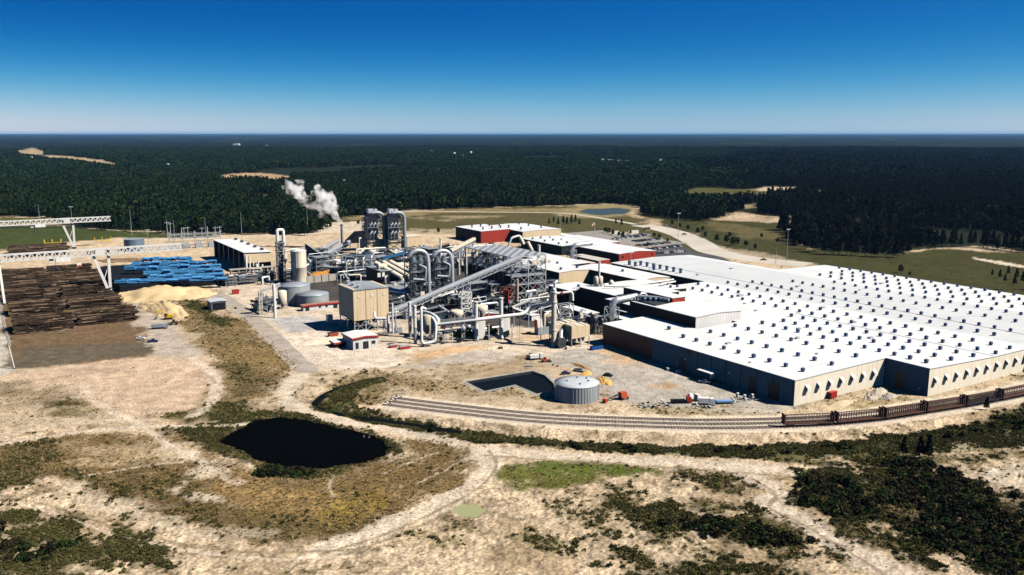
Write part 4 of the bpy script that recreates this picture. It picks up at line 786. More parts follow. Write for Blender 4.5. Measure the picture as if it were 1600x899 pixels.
pt(WHITEP, 'gallery', t, lambda m: m.truss(q1, q2, 1.6, 1.8, 7, .3)); pt(CREAM, 'cover', t, lambda m: m.beam(Vector(q1)+Vector((0, 0, 1.9)), Vector(q2)+Vector((0, 0, 1.9)), 2.1, .3))
pt(CREAM, 'support', t, lambda m: m.frame(q1[0]-.9, q1[0]+.9, q1[1]-.9, q1[1]+.9, [0, q1[2]/2, q1[2]], .3))
q1, q2 = V(393, 470, 482), V(418, 477, 492); t = TH_('chute', 'low dark inclined chute on the ground left of the white pipe mast', 'chute', 395, 482); pt(BLACKM, 'trough', t, lambda m: m.beam(q1, q2, 1.6, 1.0)); pt(GALV, 'leg', t, lambda m: (m.beam(q1, (q1[0], q1[1], 0), .3), m.beam(q2, (q2[0], q2[1], 0), .3)))
# --- control buildings
def small_bld(name, label, pl, pn, pr, py_base, py_top, wall, roof, trim, openings=(), slope=.6):
    """near corner at photo pn (base py_base, eave py_top); reaches to photo x pl along v and pr along u"""
    q = Q(pn, py_base); h = hgt(pn, py_base, py_top)
    def ext(d, target):
        lo, hi = 0., 120.
        for _ in range(40):
            m_ = (lo+hi)/2; w_ = U(q[0]+d[0]*m_, q[1]+d[1]*m_, h); dep = w_[1]*CT-(w_[2]-H)*ST; x_ = 800+F*w_[0]/dep
            if (x_ < target) == (target > pn): lo = m_
            else: hi = m_
        return lo
    lv, lu = ext((0, 1), pl), ext((1, 0), pr)
    return hall(name, label, 'building', [(q[0], h), (q[0]+lu/2, h+slope), (q[0]+lu, h)], q[1], q[1]+lv, wall, roof, [(s_, q[0]+a*lu if s_ == 'v' else q[1]+a*lv, q[0]+b*lu if s_ == 'v' else q[1]+b*lv, za*h, zb*h, m_, nm) for s_, a, b, za, zb, m_, nm in openings], eave=.5, trim=trim)
WW = M_clad('office_white', (.70, .67, .62))
small_bld('control_building', 'small white building with white roof and red fascia before the beige block', 535, 552, 590, 548, 529, WW, WHITE_ROOF, REDT, [('v', .10, .22, .1, .6, GLASSD, 'window'), ('v', .40, .62, 0, .62, DOORM, 'door'), ('v', .75, .9, .35, .6, GLASSD, 'window')])
small_bld('canopy_shed', 'little open shed with red edged white roof left of the white building', 516, 524, 543, 544, 536, BLACKM, WHITE_ROOF, REDT, slope=.3)
small_bld('workshop', 'long low white building with broad red roof edge near the round tanks', 470, 474, 531, 487, 478, WW, M('brown_roof', (.35, .2, .16), .6), REDT, [('v', .06, .16, 0, .75, DOORM, 'door'), ('v', .42, .48, .35, .7, GLASSD, 'window'), ('v', .6, .66, .35, .7, GLASSD, 'window'), ('v', .82, .93, 0, .75, DOORM, 'door')], slope=.3)
small_bld('shed', 'grey open fronted shed beside the haul road and chip heap', 323, 330, 353, 486, 472, M_clad('shed_grey', (.10, .12, .13)), M('shed_roof', (.50, .52, .54), .5, 0, .1, .2), None, [('v', .12, .92, 0, .8, BLACKM, 'opening')], slope=.4)
small_bld('switch_house', 'low building with white roof and red wall beneath the inclined conveyor', 738, 742, 782, 503, 495, REDW, WHITE_ROOF, None, slope=1.5)
cc = Q(510, 528); t = thing('skip', 'red brown waste skip left of the small white building', 'skip', *Q(522, 526)[:2]); q = Q(522, 526); pt(M('skip_red', (.35, .07, .03), .7), 'body', t, lambda m: m.prism([(q[0]-2.4, 0), (q[0]+2.4, 0), (q[0]+3, 2.2), (q[0]-3, 2.2)], q[1], q[1]+3)); pt(BLACKM, 'load', t, lambda m: m.box(q[0]-2.6, q[0]+2.6, q[1]+.2, q[1]+2.8, 2.1, 2.26))
# --- log infeed shed with the big sloping white roof
p = [(-113, 15.2), (-85, 13.0)]
t = thing('log_shed', 'open log shed with sloping white roof at the end of the blue decks', 'shed', -113, 445)
RQ = [Q(342, 374, 17), Q(381, 394.5, 17), Q(424, 392, 17), Q(385, 374.5, 17)]
ua, ub_ = RQ[1][0], RQ[2][0]; va, vb = RQ[1][1], RQ[0][1]
pt(WHITE_ROOF, 'roof', t, lambda m: m.prism([(ua-.6, 17), (ub_+.6, 16.2), (ub_+.6, 15.8), (ua-.6, 16.6)], va-.8, vb))
pt(BEIGE, 'gable_wall', t, lambda m: m.box(ua+.2, ub_, va, va+.4, 7.5, 16.0)); pt(DARKW, 'wall', t, lambda m: (m.box(ub_-.4, ub_, va+.4, vb, 0, 15.9), m.box(ua, ub_, vb-.6, vb-.2, 0, 15.9), m.box(ua+6, ub_-.5, va+14, va+14.4, 0, 15.8)))
for i in range(7):
    vv = va+.4+(vb-va-1.5)*i/6
    pt(GALV, 'column', t, lambda m: m.beam((ua+.3, vv, 0), (ua+.3, vv, 16.5), .6))
for i in range(5): pt(STEELD, 'roof_hatch', t, lambda m: m.cbox((ub_-4, va+12+(vb-va-20)*i/4), 2.2, 3.4, 16.1, 18))
pt(WHITEP, 'pipe_stand', t, lambda m: [m.cyl((ua+a, va-2-b, 0), (ua+a, va-2-b, h_), r_) for a, b, h_, r_ in ((1, 0, 15, .9), (3.6, 1, 14, .7), (6.8, 0, 9, .6), (9, 2, 7, 1.1), (11, 0, 10, .5), (14, 1, 6, .8))])
pt(CONC, 'deck', t, lambda m: m.box(ua-14, ub_+3, va-7, va-3, 3.6, 4.4)); [pt(CONC, 'deck_leg', t, lambda m: m.box(ua-13+x, ua-12.2+x, va-6.6, va-3.4, 0, 3.6)) for x in (0, 6, 12, 18, 24, 30, 36)]
t = TH_('waste_bin', 'orange red steel bin under the deck of the log shed', 'bin', 369, 458); q = Q(369, 460); pt(REDP, 'body', t, lambda m: m.prism([(q[0]-2, 0), (q[0]+2, 0), (q[0]+2.5, 3), (q[0]-2.5, 3)], q[1], q[1]+3)); pt(RUST, 'rim', t, lambda m: [m.beam((q[0]-2.6, q[1]+a, 3), (q[0]+2.6, q[1]+a, 3), .25) for a in (0, 3)])
# --- blue log decks: stepped troughs, rollers and legs
t = thing('log_deck', 'long bright blue log infeed machine of stepped troughs on dark legs', 'conveyor', -200, 470)
bl = [(180, 355, 441, 436), (232, 350, 434, 430), (225, 348, 427, 423), (196, 345, 420, 417), (206, 338, 413, 411), (222, 300, 407, 405)]
for k, (xa, xb, ya, yb) in enumerate(bl):
    z = 6.5+k*1.0; a = Vector(Q(xa, ya, z)); b = Vector(Q(xb, yb, z)); n = 9
    mb = MB(t)
    for i in range(n):
        p0 = a.lerp(b, i/n); p1_ = a.lerp(b, (i+.93)/n); dz = random.uniform(-.7, 1.3)
        mb.beam(p0+Vector((0, 0, dz*.4)), p1_+Vector((0, 0, dz*.4)), random.uniform(4, 7), random.uniform(.9, 1.8))
        for y_ in (-3.2, 3.2): mb.beam(p0+Vector((0, y_, dz*.4+1.2)), p1_+Vector((0, y_, dz*.4+1.2)), .35, .9)
        if random.random() < .6: mb.cyl(p0+Vector((1, -3, dz+1.2)), p1_+Vector((0, -3, dz+1.2)), random.uniform(.6, 1.2), n=8)
    mb.build('trough', BLUE)
    mb = MB(t)
    for i in range(13):
        q = a.lerp(b, i/12); mb.beam((q.x, q.y, 0), q, .5)
        if i < 12: q2 = a.lerp(b, (i+1)/12); mb.beam((q.x, q.y, .5), (q2.x, q2.y, z-1), .25)
    mb.build('leg', STEELD)
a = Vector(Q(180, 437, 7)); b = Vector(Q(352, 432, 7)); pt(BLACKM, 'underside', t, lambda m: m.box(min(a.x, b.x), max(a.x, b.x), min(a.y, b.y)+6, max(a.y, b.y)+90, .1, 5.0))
pt(GREYSH, 'walkway', t, lambda m: m.beam(Vector(Q(185, 441, 6.4)), Vector(Q(352, 431, 6.4)), 2.2, .3))
pt(M('deck_logs', (.25, .17, .1), .9, 0, .4, .5), 'log_bed', t, lambda m: [m.cyl(Vector(Q(150+random.uniform(0, 50), 407+random.uniform(-3, 4), 6)), Vector(Q(205+random.uniform(0, 30), 405+random.uniform(-3, 4), 6)), .45, n=6) for _ in range(30)])
t = TH_('ramp', 'grey concrete ramp wedge in front of the blue decks', 'ramp', 250, 446)
a, b = Q(237, 446), Q(302, 444); pt(CONC, 'wedge', t, lambda m: m.prism([(a[0], 0), (b[0], 0), (a[0]+3, 5.6), (a[0], 5.8)], a[1], a[1]+14)); pt(GALV, 'rail', t, lambda m: m.beam((a[0]+3, a[1], 6.4), (b[0], a[1], 1.2), .15))
# --- open press tower: dark hall, braced frame, lattice roof
t = thing('press_tower', 'open steel tower with pale lattice roof over a dark hall', 'tower', 18, 256)
pt(GREENW, 'hall_wall', t, lambda m: m.box(20.5, 52, 268, 322, 0, 19.6)); pt(GREYSH, 'hall_roof', t, lambda m: m.box(20.2, 52.3, 267.7, 322.3, 19.6, 20.0))
for i in range(9): pt(STEELD, 'pilaster', t, lambda m: m.box(20.1, 20.5, 270+6.2*i, 271+6.2*i, 0, 19.5))
def f(m):
    u0, u1, v0, v1, z = 18.5, 47, 258, 322, 31.6
    for i in range(9): u = u0+(u1-u0)*i/8; m.beam((u, v0, z), (u, v1, z), .55, .7)
    for j in range(17): v = v0+(v1-v0)*j/16; m.beam((u0, v, z), (u1, v, z), .5, .6)
pt(GALV, 'roof_lattice', t, f)
def f(m):
    u0, u1, v0, v1 = 18.5, 47, 258, 322
    for i in range(8):
        for j in range(16):
            if (i+j) % 2 == 0:
                a, b = u0+(u1-u0)*i/8, v0+(v1-v0)*j/16; m.box(a+.3, a+(u1-u0)/8-.3, b+.3, b+4-.3, 31.95, 32.1)
pt(M('deck_plate', (.50, .53, .57), .5, .1), 'roof_plate', t, f)
for u in (18.5, 32.5, 47):
    for v in (258, 268.5, 290, 306, 322):
        if u == 32.5 and v not in (258, 322): continue
        pt(STEELD if u == 18.5 else GALV, 'column', t, lambda m: m.beam((u, v, 0), (u, v, 31.4), .6))
def f(m):
    for z0, z1 in ((0, 6), (6, 12), (12, 18), (18, 25), (25, 31.4)):
        for u in (18.5, 25.6, 32.7, 39.8):
            m.beam((u, 258, z1), (u+7.1, 258, z1), .4)
            if (int(u)+int(z0)) % 2 == 0 or z0 < 18: m.beam((u, 258, z0), (u+7.1, 258, z1), .28); m.beam((u+7.1, 258, z0), (u, 258, z1), .28)
        if z1 > 30: m.beam((18.5, 258, z1), (18.5, 322, z1), .35)
        m.beam((47, 258, z1), (47, 268, z1), .35); m.beam((47, 258, z0), (47, 268, z1), .25)
pt(GALV, 'bracing', t, f)
pt(GREYSH, 'platform', t, lambda m: [m.box(18.7, 46.8, 258.4, 267.4, z, z+.3) for z in (6, 12.2, 18.3)])
for i, (u, v, z, r, h_, m_) in enumerate([(24, 318, 20, 2.6, 9, CREAM), (26, 309, 20, 1.6, 6, GALV), (25, 300, 20, 1.9, 5, STEELD), (27, 294, 20, 1.5, 7, CREAM), (26, 284, 20, 2.2, 4, GALV), (30, 276, 20, 1.4, 6, GALV), (40, 300, 20, 2.4, 7, GREYSH), (38, 285, 20, 2, 6, CREAM), (42, 266, 18.6, 2.5, 6, CREAM), (36, 263, 12.5, 2, 4, GALV), (27, 263, 12.5, 2.2, 4.5, STEELD), (41, 263, 6.3, 2.3, 4.6, REDP), (24, 262, 6.3, 2.0, 4.8, STEELD), (31, 262, .2, 2.3, 5, RUST), (24, 264, .2, 2, 5, STEELB)]):
    pt(m_, 'drum', t, lambda m: (m.lathe((u, v), [(r*.4, z), (r, z+h_*.3), (r, z+h_*.85), (r*.6, z+h_)], 14)))
pt(SILVER, 'pipework', t, lambda m: [m.tube([(21+3*i, 320-5*i, 20), (21+3*i, 320-5*i, 24+i % 3), (30+2*i % 9, 312-6*i, 24+i % 3), (30+2*i % 9, 312-6*i, 20.2)], .45+.1*(i % 3), 8, 1) for i in range(8)])
pt(CREAM, 'beam_row', t, lambda m: (m.box(36, 52, 258.6, 262, 25.5, 27.4), [m.box(37+3.3*i, 38.5+3.3*i, 258.3, 258.6, 25.8, 27.2) for i in range(5)]))
# --- big inclined conveyor gallery up to the press tower
t = thing('conveyor_gallery', 'long grey covered conveyor rising from the pipes to the steel tower', 'conveyor', -72, 250)
a, b = Vector((-74, 250, 3.5)), Vector((21, 250, 30.5)); d = b-a
GALL = M_clad('gallery_roof', (.42, .44, .47), .45, .8, .5, 'x')
def prism_line(m, a, b, prof):                       # profile (side, up) swept along a line
    dn = (b-a).normalized(); sd = dn.cross(Vector((0, 0, 1))).normalized(); n = len(prof)
    vs = [tuple(e+sd*x+Vector((0, 0, 1))*z) for e in (a, b) for x, z in prof]
    m.add(vs, [tuple(range(n))[::-1], tuple(range(n, 2*n))]+[(i, (i+1) % n, (i+1) % n+n, i+n) for i in range(n)])
pt(GALL, 'roof', t, lambda m: prism_line(m, a, b, [(-3.2, 2.9), (3.2, 2.9), (3.2, 3.1), (0, 3.7), (-3.2, 3.1)])); pt(GREYSH, 'side_panel', t, lambda m: prism_line(m, a, b, [(-3.0, 1.9), (3.0, 1.9), (3.0, 2.88), (-3.0, 2.88)]))
pt(GALV, 'truss', t, lambda m: m.truss(a, b, 1.9, 5.4, 22, .3)); pt(STEELD, 'belt', t, lambda m: prism_line(m, a, b, [(-1.2, .5), (1.2, .5), (1.2, .8), (-1.2, .8)]))
for f_ in (.12, .55):
    q = a+d*f_; pt(GALV, 'trestle', t, lambda m: m.frame(q.x-2.6, q.x+2.6, q.y-2.4, q.y+2.4, [0]+[q.z*k/4 for k in range(1, 4)]+[q.z], .4))
# --- lower feed gallery seen left of it
t = TH_('feed_conveyor', 'short silver conveyor tube behind the beige block', 'conveyor', 610, 475)
q1, q2 = V(604, 453, 478), V(656, 462, 480); pt(SILVER, 'tube', t, lambda m: m.cyl(q1, q2, 1.9)); pt(SILVER, 'walkway', t, lambda m: m.beam(Vector(q1)-Vector((0, 2, 2.2)), Vector(q2)-Vector((0, 2, 2.2)), 1.4, .4))
for k in (.15, .6): q = Vector(q1).lerp(Vector(q2), k); pt(STEELD, 'support', t, lambda m: m.frame(q.x-1.5, q.x+1.5, q.y-1.5, q.y+1.5, [0, q.z*.5, q.z-1.8], .35))
# --- twin cyclone towers with arched silver ducts
for k, (px, pb, top, lab) in enumerate(((650, 480, 392, 'left cyclone tower of two, dark vessels under an arched silver duct'), (687, 474, 392, 'right cyclone tower of two, dark vessels under an arched silver duct'))):
    c = Q(px, pb); hz = hgt(px, pb, top+8); t = thing('cyclone_tower', lab, 'tower', c[0], c[1]); t['group'] = 'cyclone towers behind the long conveyor'
    pt(STEELD, 'frame', t, lambda m: m.frame(c[0]-5.5, c[0]+5.5, c[1]-5, c[1]+5, [0, 6, 12, 18, 24, hz-4], .5))
    for du, dv, r in ((-2.4, -2, 2.7), (2.8, -1.4, 2.5), (0, 2.6, 2.4)):
        pt(M('cyclone_steel', (.14, .17, .18), .45, .4, .35, .4), 'cyclone', t, lambda m: m.lathe((c[0]+du, c[1]+dv), [(.5, 7), (r, 17), (r, hz-3), (r*.7, hz-1.5), (r*.6, hz)], 16))
    pt(GREYSH, 'platform', t, lambda m: [m.box(c[0]-6, c[0]+6, c[1]-5.6, c[1]+5.6, z, z+.2) for z in (6.2, 18.2, 24.3)]); pt(GALV, 'railing', t, lambda m: [m.beam((c[0]-6, c[1]-5.6, z), (c[0]+6, c[1]-5.6, z), .12) for z in (7.3, 19.3, 25.3)])
    zt = hgt(px, pb, top-3)
    pt(SILVER, 'duct', t, lambda m: m.tube([(c[0]-3, c[1], hz-1)]+[(c[0]+1.2-6.6*math.cos(a_), c[1]-1-2.5*a_/math.pi, hz-1.8+5.6*math.sin(a_)) for a_ in [math.pi*i/10 for i in range(1, 10)]]+[(c[0]+7.6, c[1]-4.4, hz-4), (c[0]+7.9, c[1]-4.6, 5)], 1.3, 14))
    pt(GREYSH, 'branch_pipe', t, lambda m: m.tube([(c[0]-4, c[1]-5, 20), (c[0]+4, c[1]-6.4, 19), (c[0]+5, c[1]-6.4, 27), (c[0]+1, c[1]-4, 29)], .8, 10, 1.5))
    pt(GALV, 'stair', t, lambda m: [m.beam((c[0]-6.5, c[1]-4+8*(i % 2), 4*i), (c[0]-6.5, c[1]+4-8*(i % 2), 4*i+4), .9, .25) for i in range(6)])
    pt(CREAM, 'cabinet', t, lambda m: m.box(c[0]+1, c[0]+4, c[1]-5.4, c[1]-4.6, 6.5, 11))
# --- energy plant: twin tall units with arched dark casings on beige bases
for k, (px, lab) in enumerate(((585, 'left of two tall furnace units with arched silver ducting'), (617, 'right of two tall furnace units with arched silver ducting'))):
    pb = 399; c = Q(px, pb); hz = hgt(px, pb, 331); t = thing('furnace_unit', lab, 'furnace', c[0], c[1], 'furnace units at the back of the plant')
    sc = P(px+1, pb)[0]-P(px, pb)[0]; w_ = 26*sc
    pt(BEIGE, 'base_block', t, lambda m: m.box(c[0]-w_*.5, c[0]+w_*.42, c[1]-3, c[1]+16, 0, 14.5))
    pt(STEELD, 'frame', t, lambda m: m.frame(c[0]-w_*.5, c[0]+w_*.45, c[1]-4.5, c[1]+9, [0, 7, 14.6, 21, 27, 33, hz-6], .55))
    pt(M('casing_steel', (.10, .12, .14), .4, .4, .3, .3), 'casing', t, lambda m: m.box(c[0]-w_*.38, c[0]+w_*.28, c[1]+1, c[1]+8, 15, hz-7))
    def f(m):
        pr = [(w_*.46*math.cos(a_), 5.6*math.sin(a_)) for a_ in [math.pi*i/12 for i in range(13)]]; m.prism([(c[0]+x, hz-7+z) for x, z in pr], c[1]-1, c[1]+7)
    pt(M('arch_steel', (.12, .15, .18), .4, .5, .2, .3), 'arch_casing', t, f)
    pt(GREYSH, 'duct', t, lambda m: m.tube([(c[0]-w_*.2, c[1]-3, hz-1)]+[(c[0]+w_*.1+w_*.45*math.sin(a_), c[1]-4, hz-6+5.4*math.cos(a_)) for a_ in [math.pi/2*i/6 for i in range(7)]]+[(c[0]+w_*.56, c[1]-4.2, 2)], 1.7, 14))
    pt(GALV, 'roof_box', t, lambda m: (m.box(c[0]-w_*.3, c[0]+w_*.02, c[1], c[1]+5, hz-1.4, hz+2.6), m.box(c[0]+w_*.1, c[0]+w_*.3, c[1]+1, c[1]+5, hz-1.8, hz+2.2)))
    for i in range(3):
        for j in range(2): pt(GREYSH, 'pipe_cluster', t, lambda m: m.tube([(c[0]-w_*.34+w_*.22*i, c[1]-2.5, 17+8*j), (c[0]-w_*.34+w_*.22*i, c[1]-4, 21+8*j), (c[0]-w_*.2+w_*.22*i, c[1]-4, 23+8*j), (c[0]-w_*.2+w_*.22*i, c[1]-1, 24+8*j)], 1.0, 9, 1))
    pt(GREYSH, 'walkway', t, lambda m: [m.box(c[0]-w_*.55, c[0]+w_*.5, c[1]-5.4, c[1]-4.4, z, z+.3) for z in (14.8, 27)])
c = Q(645, 392); t = thing('plant_block', 'beige windowless block right of the twin furnace units', 'building', c[0], c[1]); pt(BEIGE, 'wall', t, lambda m: m.box(c[0]-6, c[0]+9, c[1], c[1]+14, 0, 14)); pt(CREAM, 'roof', t, lambda m: m.box(c[0]-6.3, c[0]+9.3, c[1]-.3, c[1]+14.3, 14, 14.4))
# --- steaming stack and the dark hopper house at its right
c = Q(535, 388); t = thing('smoke_stack', 'slim grey smoke stack with steam drifting off its top', 'chimney', c[0], c[1]); hz = hgt(535, 388, 351); STACK = (c[0], c[1], hz)
pt(GREYSH, 'shaft', t, lambda m: m.cyl((*c[:2], 0), (*c[:2], hz), 1.5, 1.2, 18)); pt(STEELD, 'collar', t, lambda m: m.cyl((*c[:2], hz-1.2), (*c[:2], hz+.02), 1.5)); pt(GALV, 'ladder', t, lambda m: ladder(m, (c[0], c[1]-1.6), 0, hz))
c = Q(566, 392); t = thing('hopper_house', 'black gabled conveyor head house beside the furnace units', 'building', c[0], c[1])
za = hgt(566, 392, 363); pt(BLACKM, 'wall', t, lambda m: m.prism([(c[0]-14, 8), (c[0]-13, 10), (c[0]-3, za), (c[0]+6, za), (c[0]+12, za-7), (c[0]+16, 8)], c[1], c[1]+12)); pt(WHITEP, 'window', t, lambda m: m.box(c[0]-3, c[0]-.6, c[1]-.15, c[1]+.1, za-12, za-5)); pt(GALV, 'vent_stack', t, lambda m: m.cyl((c[0]+5, c[1]+3, za-1), (c[0]+5, c[1]+3, za+9), 2.0, 1.6)); [pt(STEELD, 'leg', t, lambda m: m.beam((c[0]+x, c[1]+y, 0), (c[0]+x*.9, c[1]+y, 9), .6)) for x in (-13, 0, 14) for y in (.5, 11)]
# --- round tube conveyors rising to it
for k, (a_, b_, r_, lab) in enumerate((((486, 401, 408), (528, 376, 392), 1.6, 'upper of two silver conveyor tubes climbing to the black house'), ((480, 411, 418), (546, 378, 394), 1.9, 'lower of two silver conveyor tubes climbing to the black house'), ((476, 416, 424), (500, 410, 422), 1.7, 'short silver conveyor tube beside the white silo'))):
    q1, q2 = V(*a_), V(*b_); t = thing('tube_conveyor', lab, 'conveyor', q1[0], q1[1]); pt(SILVER, 'tube', t, lambda m: m.cyl(q1, q2, r_, n=14)); pt(GREYSH, 'walkway', t, lambda m: m.beam(Vector(q1)-Vector((0, r_, r_+.4)), Vector(q2)-Vector((0, r_, r_+.4)), 2.4, .5))
    for f_ in (.25, .7): q = Vector(q1).lerp(Vector(q2), f_); pt(STEELD, 'support', t, lambda m: m.frame(q.x-1.3, q.x+1.3, q.y-1.3, q.y+1.3, [0, q.z*.5, q.z-r_], .35))
q1, q2 = V(478, 381, 412), V(515, 407, 416); t = thing('dark_conveyor', 'dark wedge shaped conveyor falling from left to right by the silo', 'conveyor', q1[0], q1[1])
def f(m):
    a, b = Vector(q1), Vector(q2); m.add([tuple(a), tuple(b), (b.x, b.y, b.z-2.2), (a.x, a.y, max(a.z-17, 2)), (a.x+1, a.y+3.5, a.z), (b.x+1, b.y+3.5, b.z), (b.x+1, b.y+3.5, b.z-2.2), (a.x+1, a.y+3.5, max(a.z-17, 2))], [(0, 1, 2, 3), (7, 6, 5, 4), (0, 4, 5, 1), (3, 2, 6, 7), (0, 3, 7, 4), (1, 5, 6, 2)])
pt(STEELB, 'casing', t, f); pt(GALV, 'top_rail', t, lambda m: m.beam(Vector(q1)+Vector((0, 0, .4)), Vector(q2)+Vector((0, 0, .4)), 1.0, .4)); pt(STEELD, 'leg', t, lambda m: m.frame(q1[0]-1, q1[0]+2, q1[1], q1[1]+3, [0, 3, 6], .4))
# --- white canopy roofs, orange chip bunker
def canopy(name, lab, corners, z, mat=WHITE_ROOF, th=.5):
    qs = [Q(x, y, z) for x, y in corners]; cu = sum(q[0] for q in qs)/4; cv = sum(q[1] for q in qs)/4
    t = thing(name, lab, 'canopy', cu, cv); n = len(qs)
    pt(mat, 'roof', t, lambda m: m.add([(q[0], q[1], z) for q in qs]+[(q[0], q[1], z-th) for q in qs], [tuple(range(n)), tuple(range(2*n-1, n-1, -1))]+[(i, i+n, (i+1) % n+n, (i+1) % n) for i in range(n)]))
    for q in qs: k = .93; pt(STEELD, 'post', t, lambda m: m.beam((cu+(q[0]-cu)*k, cv+(q[1]-cv)*k, 0), (cu+(q[0]-cu)*k, cv+(q[1]-cv)*k, z-th), .4))
    return t
canopy('canopy', 'bright white slab canopy in front of the black head house', [(519, 405), (536, 412.5), (559, 411), (543, 404.5)], 12)
canopy('canopy', 'white sloping canopy below the left furnace unit', [(577, 391), (586, 395.5), (600, 394), (592, 389.5)], 10)
canopy('canopy', 'white sloping canopy below the right furnace unit', [(614, 391), (620, 395), (637, 394), (632, 387)], 10)
q1, q2 = V(505, 417, 426), V(560, 414, 424); t = thing('belt_conveyor', 'low grey curved belt conveyor under the white slab canopy', 'conveyor', q1[0], q1[1]); pt(GREYSH, 'belt', t, lambda m: m.tube([q1, Vector(q1).lerp(Vector(q2), .5)-Vector((0, 3, 1.5)), q2], 1.3, 8)); pt(STEELD, 'leg', t, lambda m: [m.beam(Vector(q1).lerp(Vector(q2), k), Vector((*Vector(q1).lerp(Vector(q2), k)[:2], 0)), .5) for k in (.05, .35, .65, .95)])
c = Q(510, 437); t = thing('bark_bunker', 'concrete walled bunker of orange bark behind the grey tanks', 'bunker', c[0], c[1])
q1, q2 = Q(480, 443), Q(560, 434); pt(CONC, 'wall', t, lambda m: m.beam((q1[0], q1[1], 2.6), (q2[0], q2[1], 2.6), 1.0, 5.2)); pt(CONC, 'post', t, lambda m: [m.cbox(Vector(q1).lerp(Vector(q2), k/7), 1.2, 2.2, 0, 5.6) for k in range(8)])
def heap_mesh(mb, c, ru, rv, h, n=26, seed=1, rough=.25):
    xs = np.linspace(-1.15, 1.15, n); vs = []; rr = random.Random(seed)
    gx, gy = np.meshgrid(xs, xs); rad = np.hypot(gx, gy)+(fbm(gx*9+seed*7, gy*9, .35, seed, 3)-.5)*.55
    z = h*np.clip(1-rad, -.1, 1)**.85*(1+rough*(fbm(gx*9, gy*9+seed*3, .8, seed+4, 3)-.5)*2) if False else h*np.where(rad < 1, np.clip(1-rad, 0, 1)**.8, -.15)*(1+rough*(fbm(gx*9, gy*9+seed*3, .8, seed+4, 3)-.5)*2.6)-h*.28*np.clip(.16-np.abs(fbm(gx*7, gy*7, .5, seed+9, 3)-.5), 0, .16)/.16*(rad < .95)*.5
    for j in range(n):
        for i in range(n): vs.append((c[0]+gx[j, i]*ru, c[1]+gy[j, i]*rv, float(z[j, i])-.15))
    mb.add(vs, [(j*n+i, j*n+i+1, (j+1)*n+i+1, (j+1)*n+i) for j in range(n-1) for i in range(n-1)], True)
q = Q(512, 432); pt(M('orange_bark', (.50, .22, .055), .95, 0, .35, .5, .1, bump=.8), 'bark_heap', t, lambda m: heap_mesh(m, (q[0]+4, q[1]+6), 22, 12, 5, seed=3))
# --- drier house between the bin block and the cyclones
c = Q(592, 452); t = thing('dryer_house', 'dark drier house with a long beige duct along its roof', 'building', c[0], c[1])
q1, q2 = Q(594, 455), Q(648, 448); zt = hgt(594, 455, 424)
pt(DARKW, 'wall', t, lambda m: m.box(q1[0], q2[0]+2, q1[1]-2, q1[1]+26, 0, zt)); pt(GREYSH, 'roof', t, lambda m: m.box(q1[0]-.4, q2[0]+2.4, q1[1]-2.4, q1[1]+26.4, zt, zt+.4))
a, b = V(592, 417, 452), V(648, 414, 449); pt(CREAM, 'long_duct', t, lambda m: m.cyl(a, b, 2.3, n=14)); pt(CREAM, 'duct_saddle', t, lambda m: [m.cbox(Vector(a).lerp(Vector(b), k/5), 1.0, 4.4, zt, a[2]) for k in range(6)])
for i, (x, y) in enumerate(((612, 425), (624, 424), (635, 423))): a = Vector(V(x, y-4, 452)); b = a+Vector((3, -12, -5)); pt(CREAM, 'sloping_duct', t, lambda m: (m.cyl(a+Vector((-8, 10, 4)), b, 1.9, n=12), m.cyl(b, (b.x, b.y, b.z-5), 1.9, n=12)))
pt(DOORM, 'door', t, lambda m: m.box(q1[0]+3, q1[0]+7, q1[1]-2.15, q1[1]-1.9, 0, 5)); pt(WHITEP, 'vent_panel', t, lambda m: (m.box(q1[0]-3, q1[0]-.6, q1[1]-3, q1[1]-2.4, 11, 14), m.box(q1[0]+1, q1[0]+3, q1[1]-2.3, q1[1]-1.95, 11, 14)))
q1, q2 = V(598, 404, 436), V(634, 395, 432); t = thing('blue_conveyor', 'blue sloping conveyor below the furnace units', 'conveyor', q1[0], q1[1]); pt(M('conveyor_blue', (.02, .11, .22), .5), 'trough', t, lambda m: m.beam(q1, q2, 3.2, 1.8)); [pt(STEELD, 'leg', t, lambda m: m.beam(Vector(q1).lerp(Vector(q2), k), (*Vector(q1).lerp(Vector(q2), k)[:2], 0), .5)) for k in (.1, .5, .9)]
q1, q2 = V(705, 392, 432), V(742, 373, 426); t = thing('white_conveyor', 'pale conveyor gallery rising towards the red ended rear block', 'conveyor', q1[0], q1[1]); pt(CREAM, 'gallery', t, lambda m: m.beam(q1, q2, 2.8, 2.2)); pt(WHITEP, 'post', t, lambda m: [m.beam(Vector(q1).lerp(Vector(q2), k), (*Vector(q1).lerp(Vector(q2), k)[:2], 0), .6) for k in (.05, .35, .65, .95)]); pt(GALV, 'truss', t, lambda m: m.truss(Vector(q1)-Vector((0, 0, 3)), Vector(q2)-Vector((0, 0, 3)), 2.2, 2.6, 9, .25))
q1, q2 = V(640, 397, 420), V(700, 380, 412); t = thing('brown_gallery', 'long brown roofed gallery behind the cyclone towers', 'conveyor', q1[0], q1[1]); pt(M('brown_sheet', (.36, .26, .18), .6), 'roof', t, lambda m: m.beam(q1, q2, 4.2, .7)); pt(DARKW, 'side', t, lambda m: m.beam(Vector(q1)-Vector((0, 0, 1.8)), Vector(q2)-Vector((0, 0, 1.8)), 3.6, 2.4)); pt(STEELD, 'support', t, lambda m: [m.frame(q.x-1.5, q.x+1.5, q.y-1.5, q.y+1.5, [0, q.z*.5, q.z-3], .4) for q in [Vector(q1).lerp(Vector(q2), k) for k in (.15, .5, .85)]])
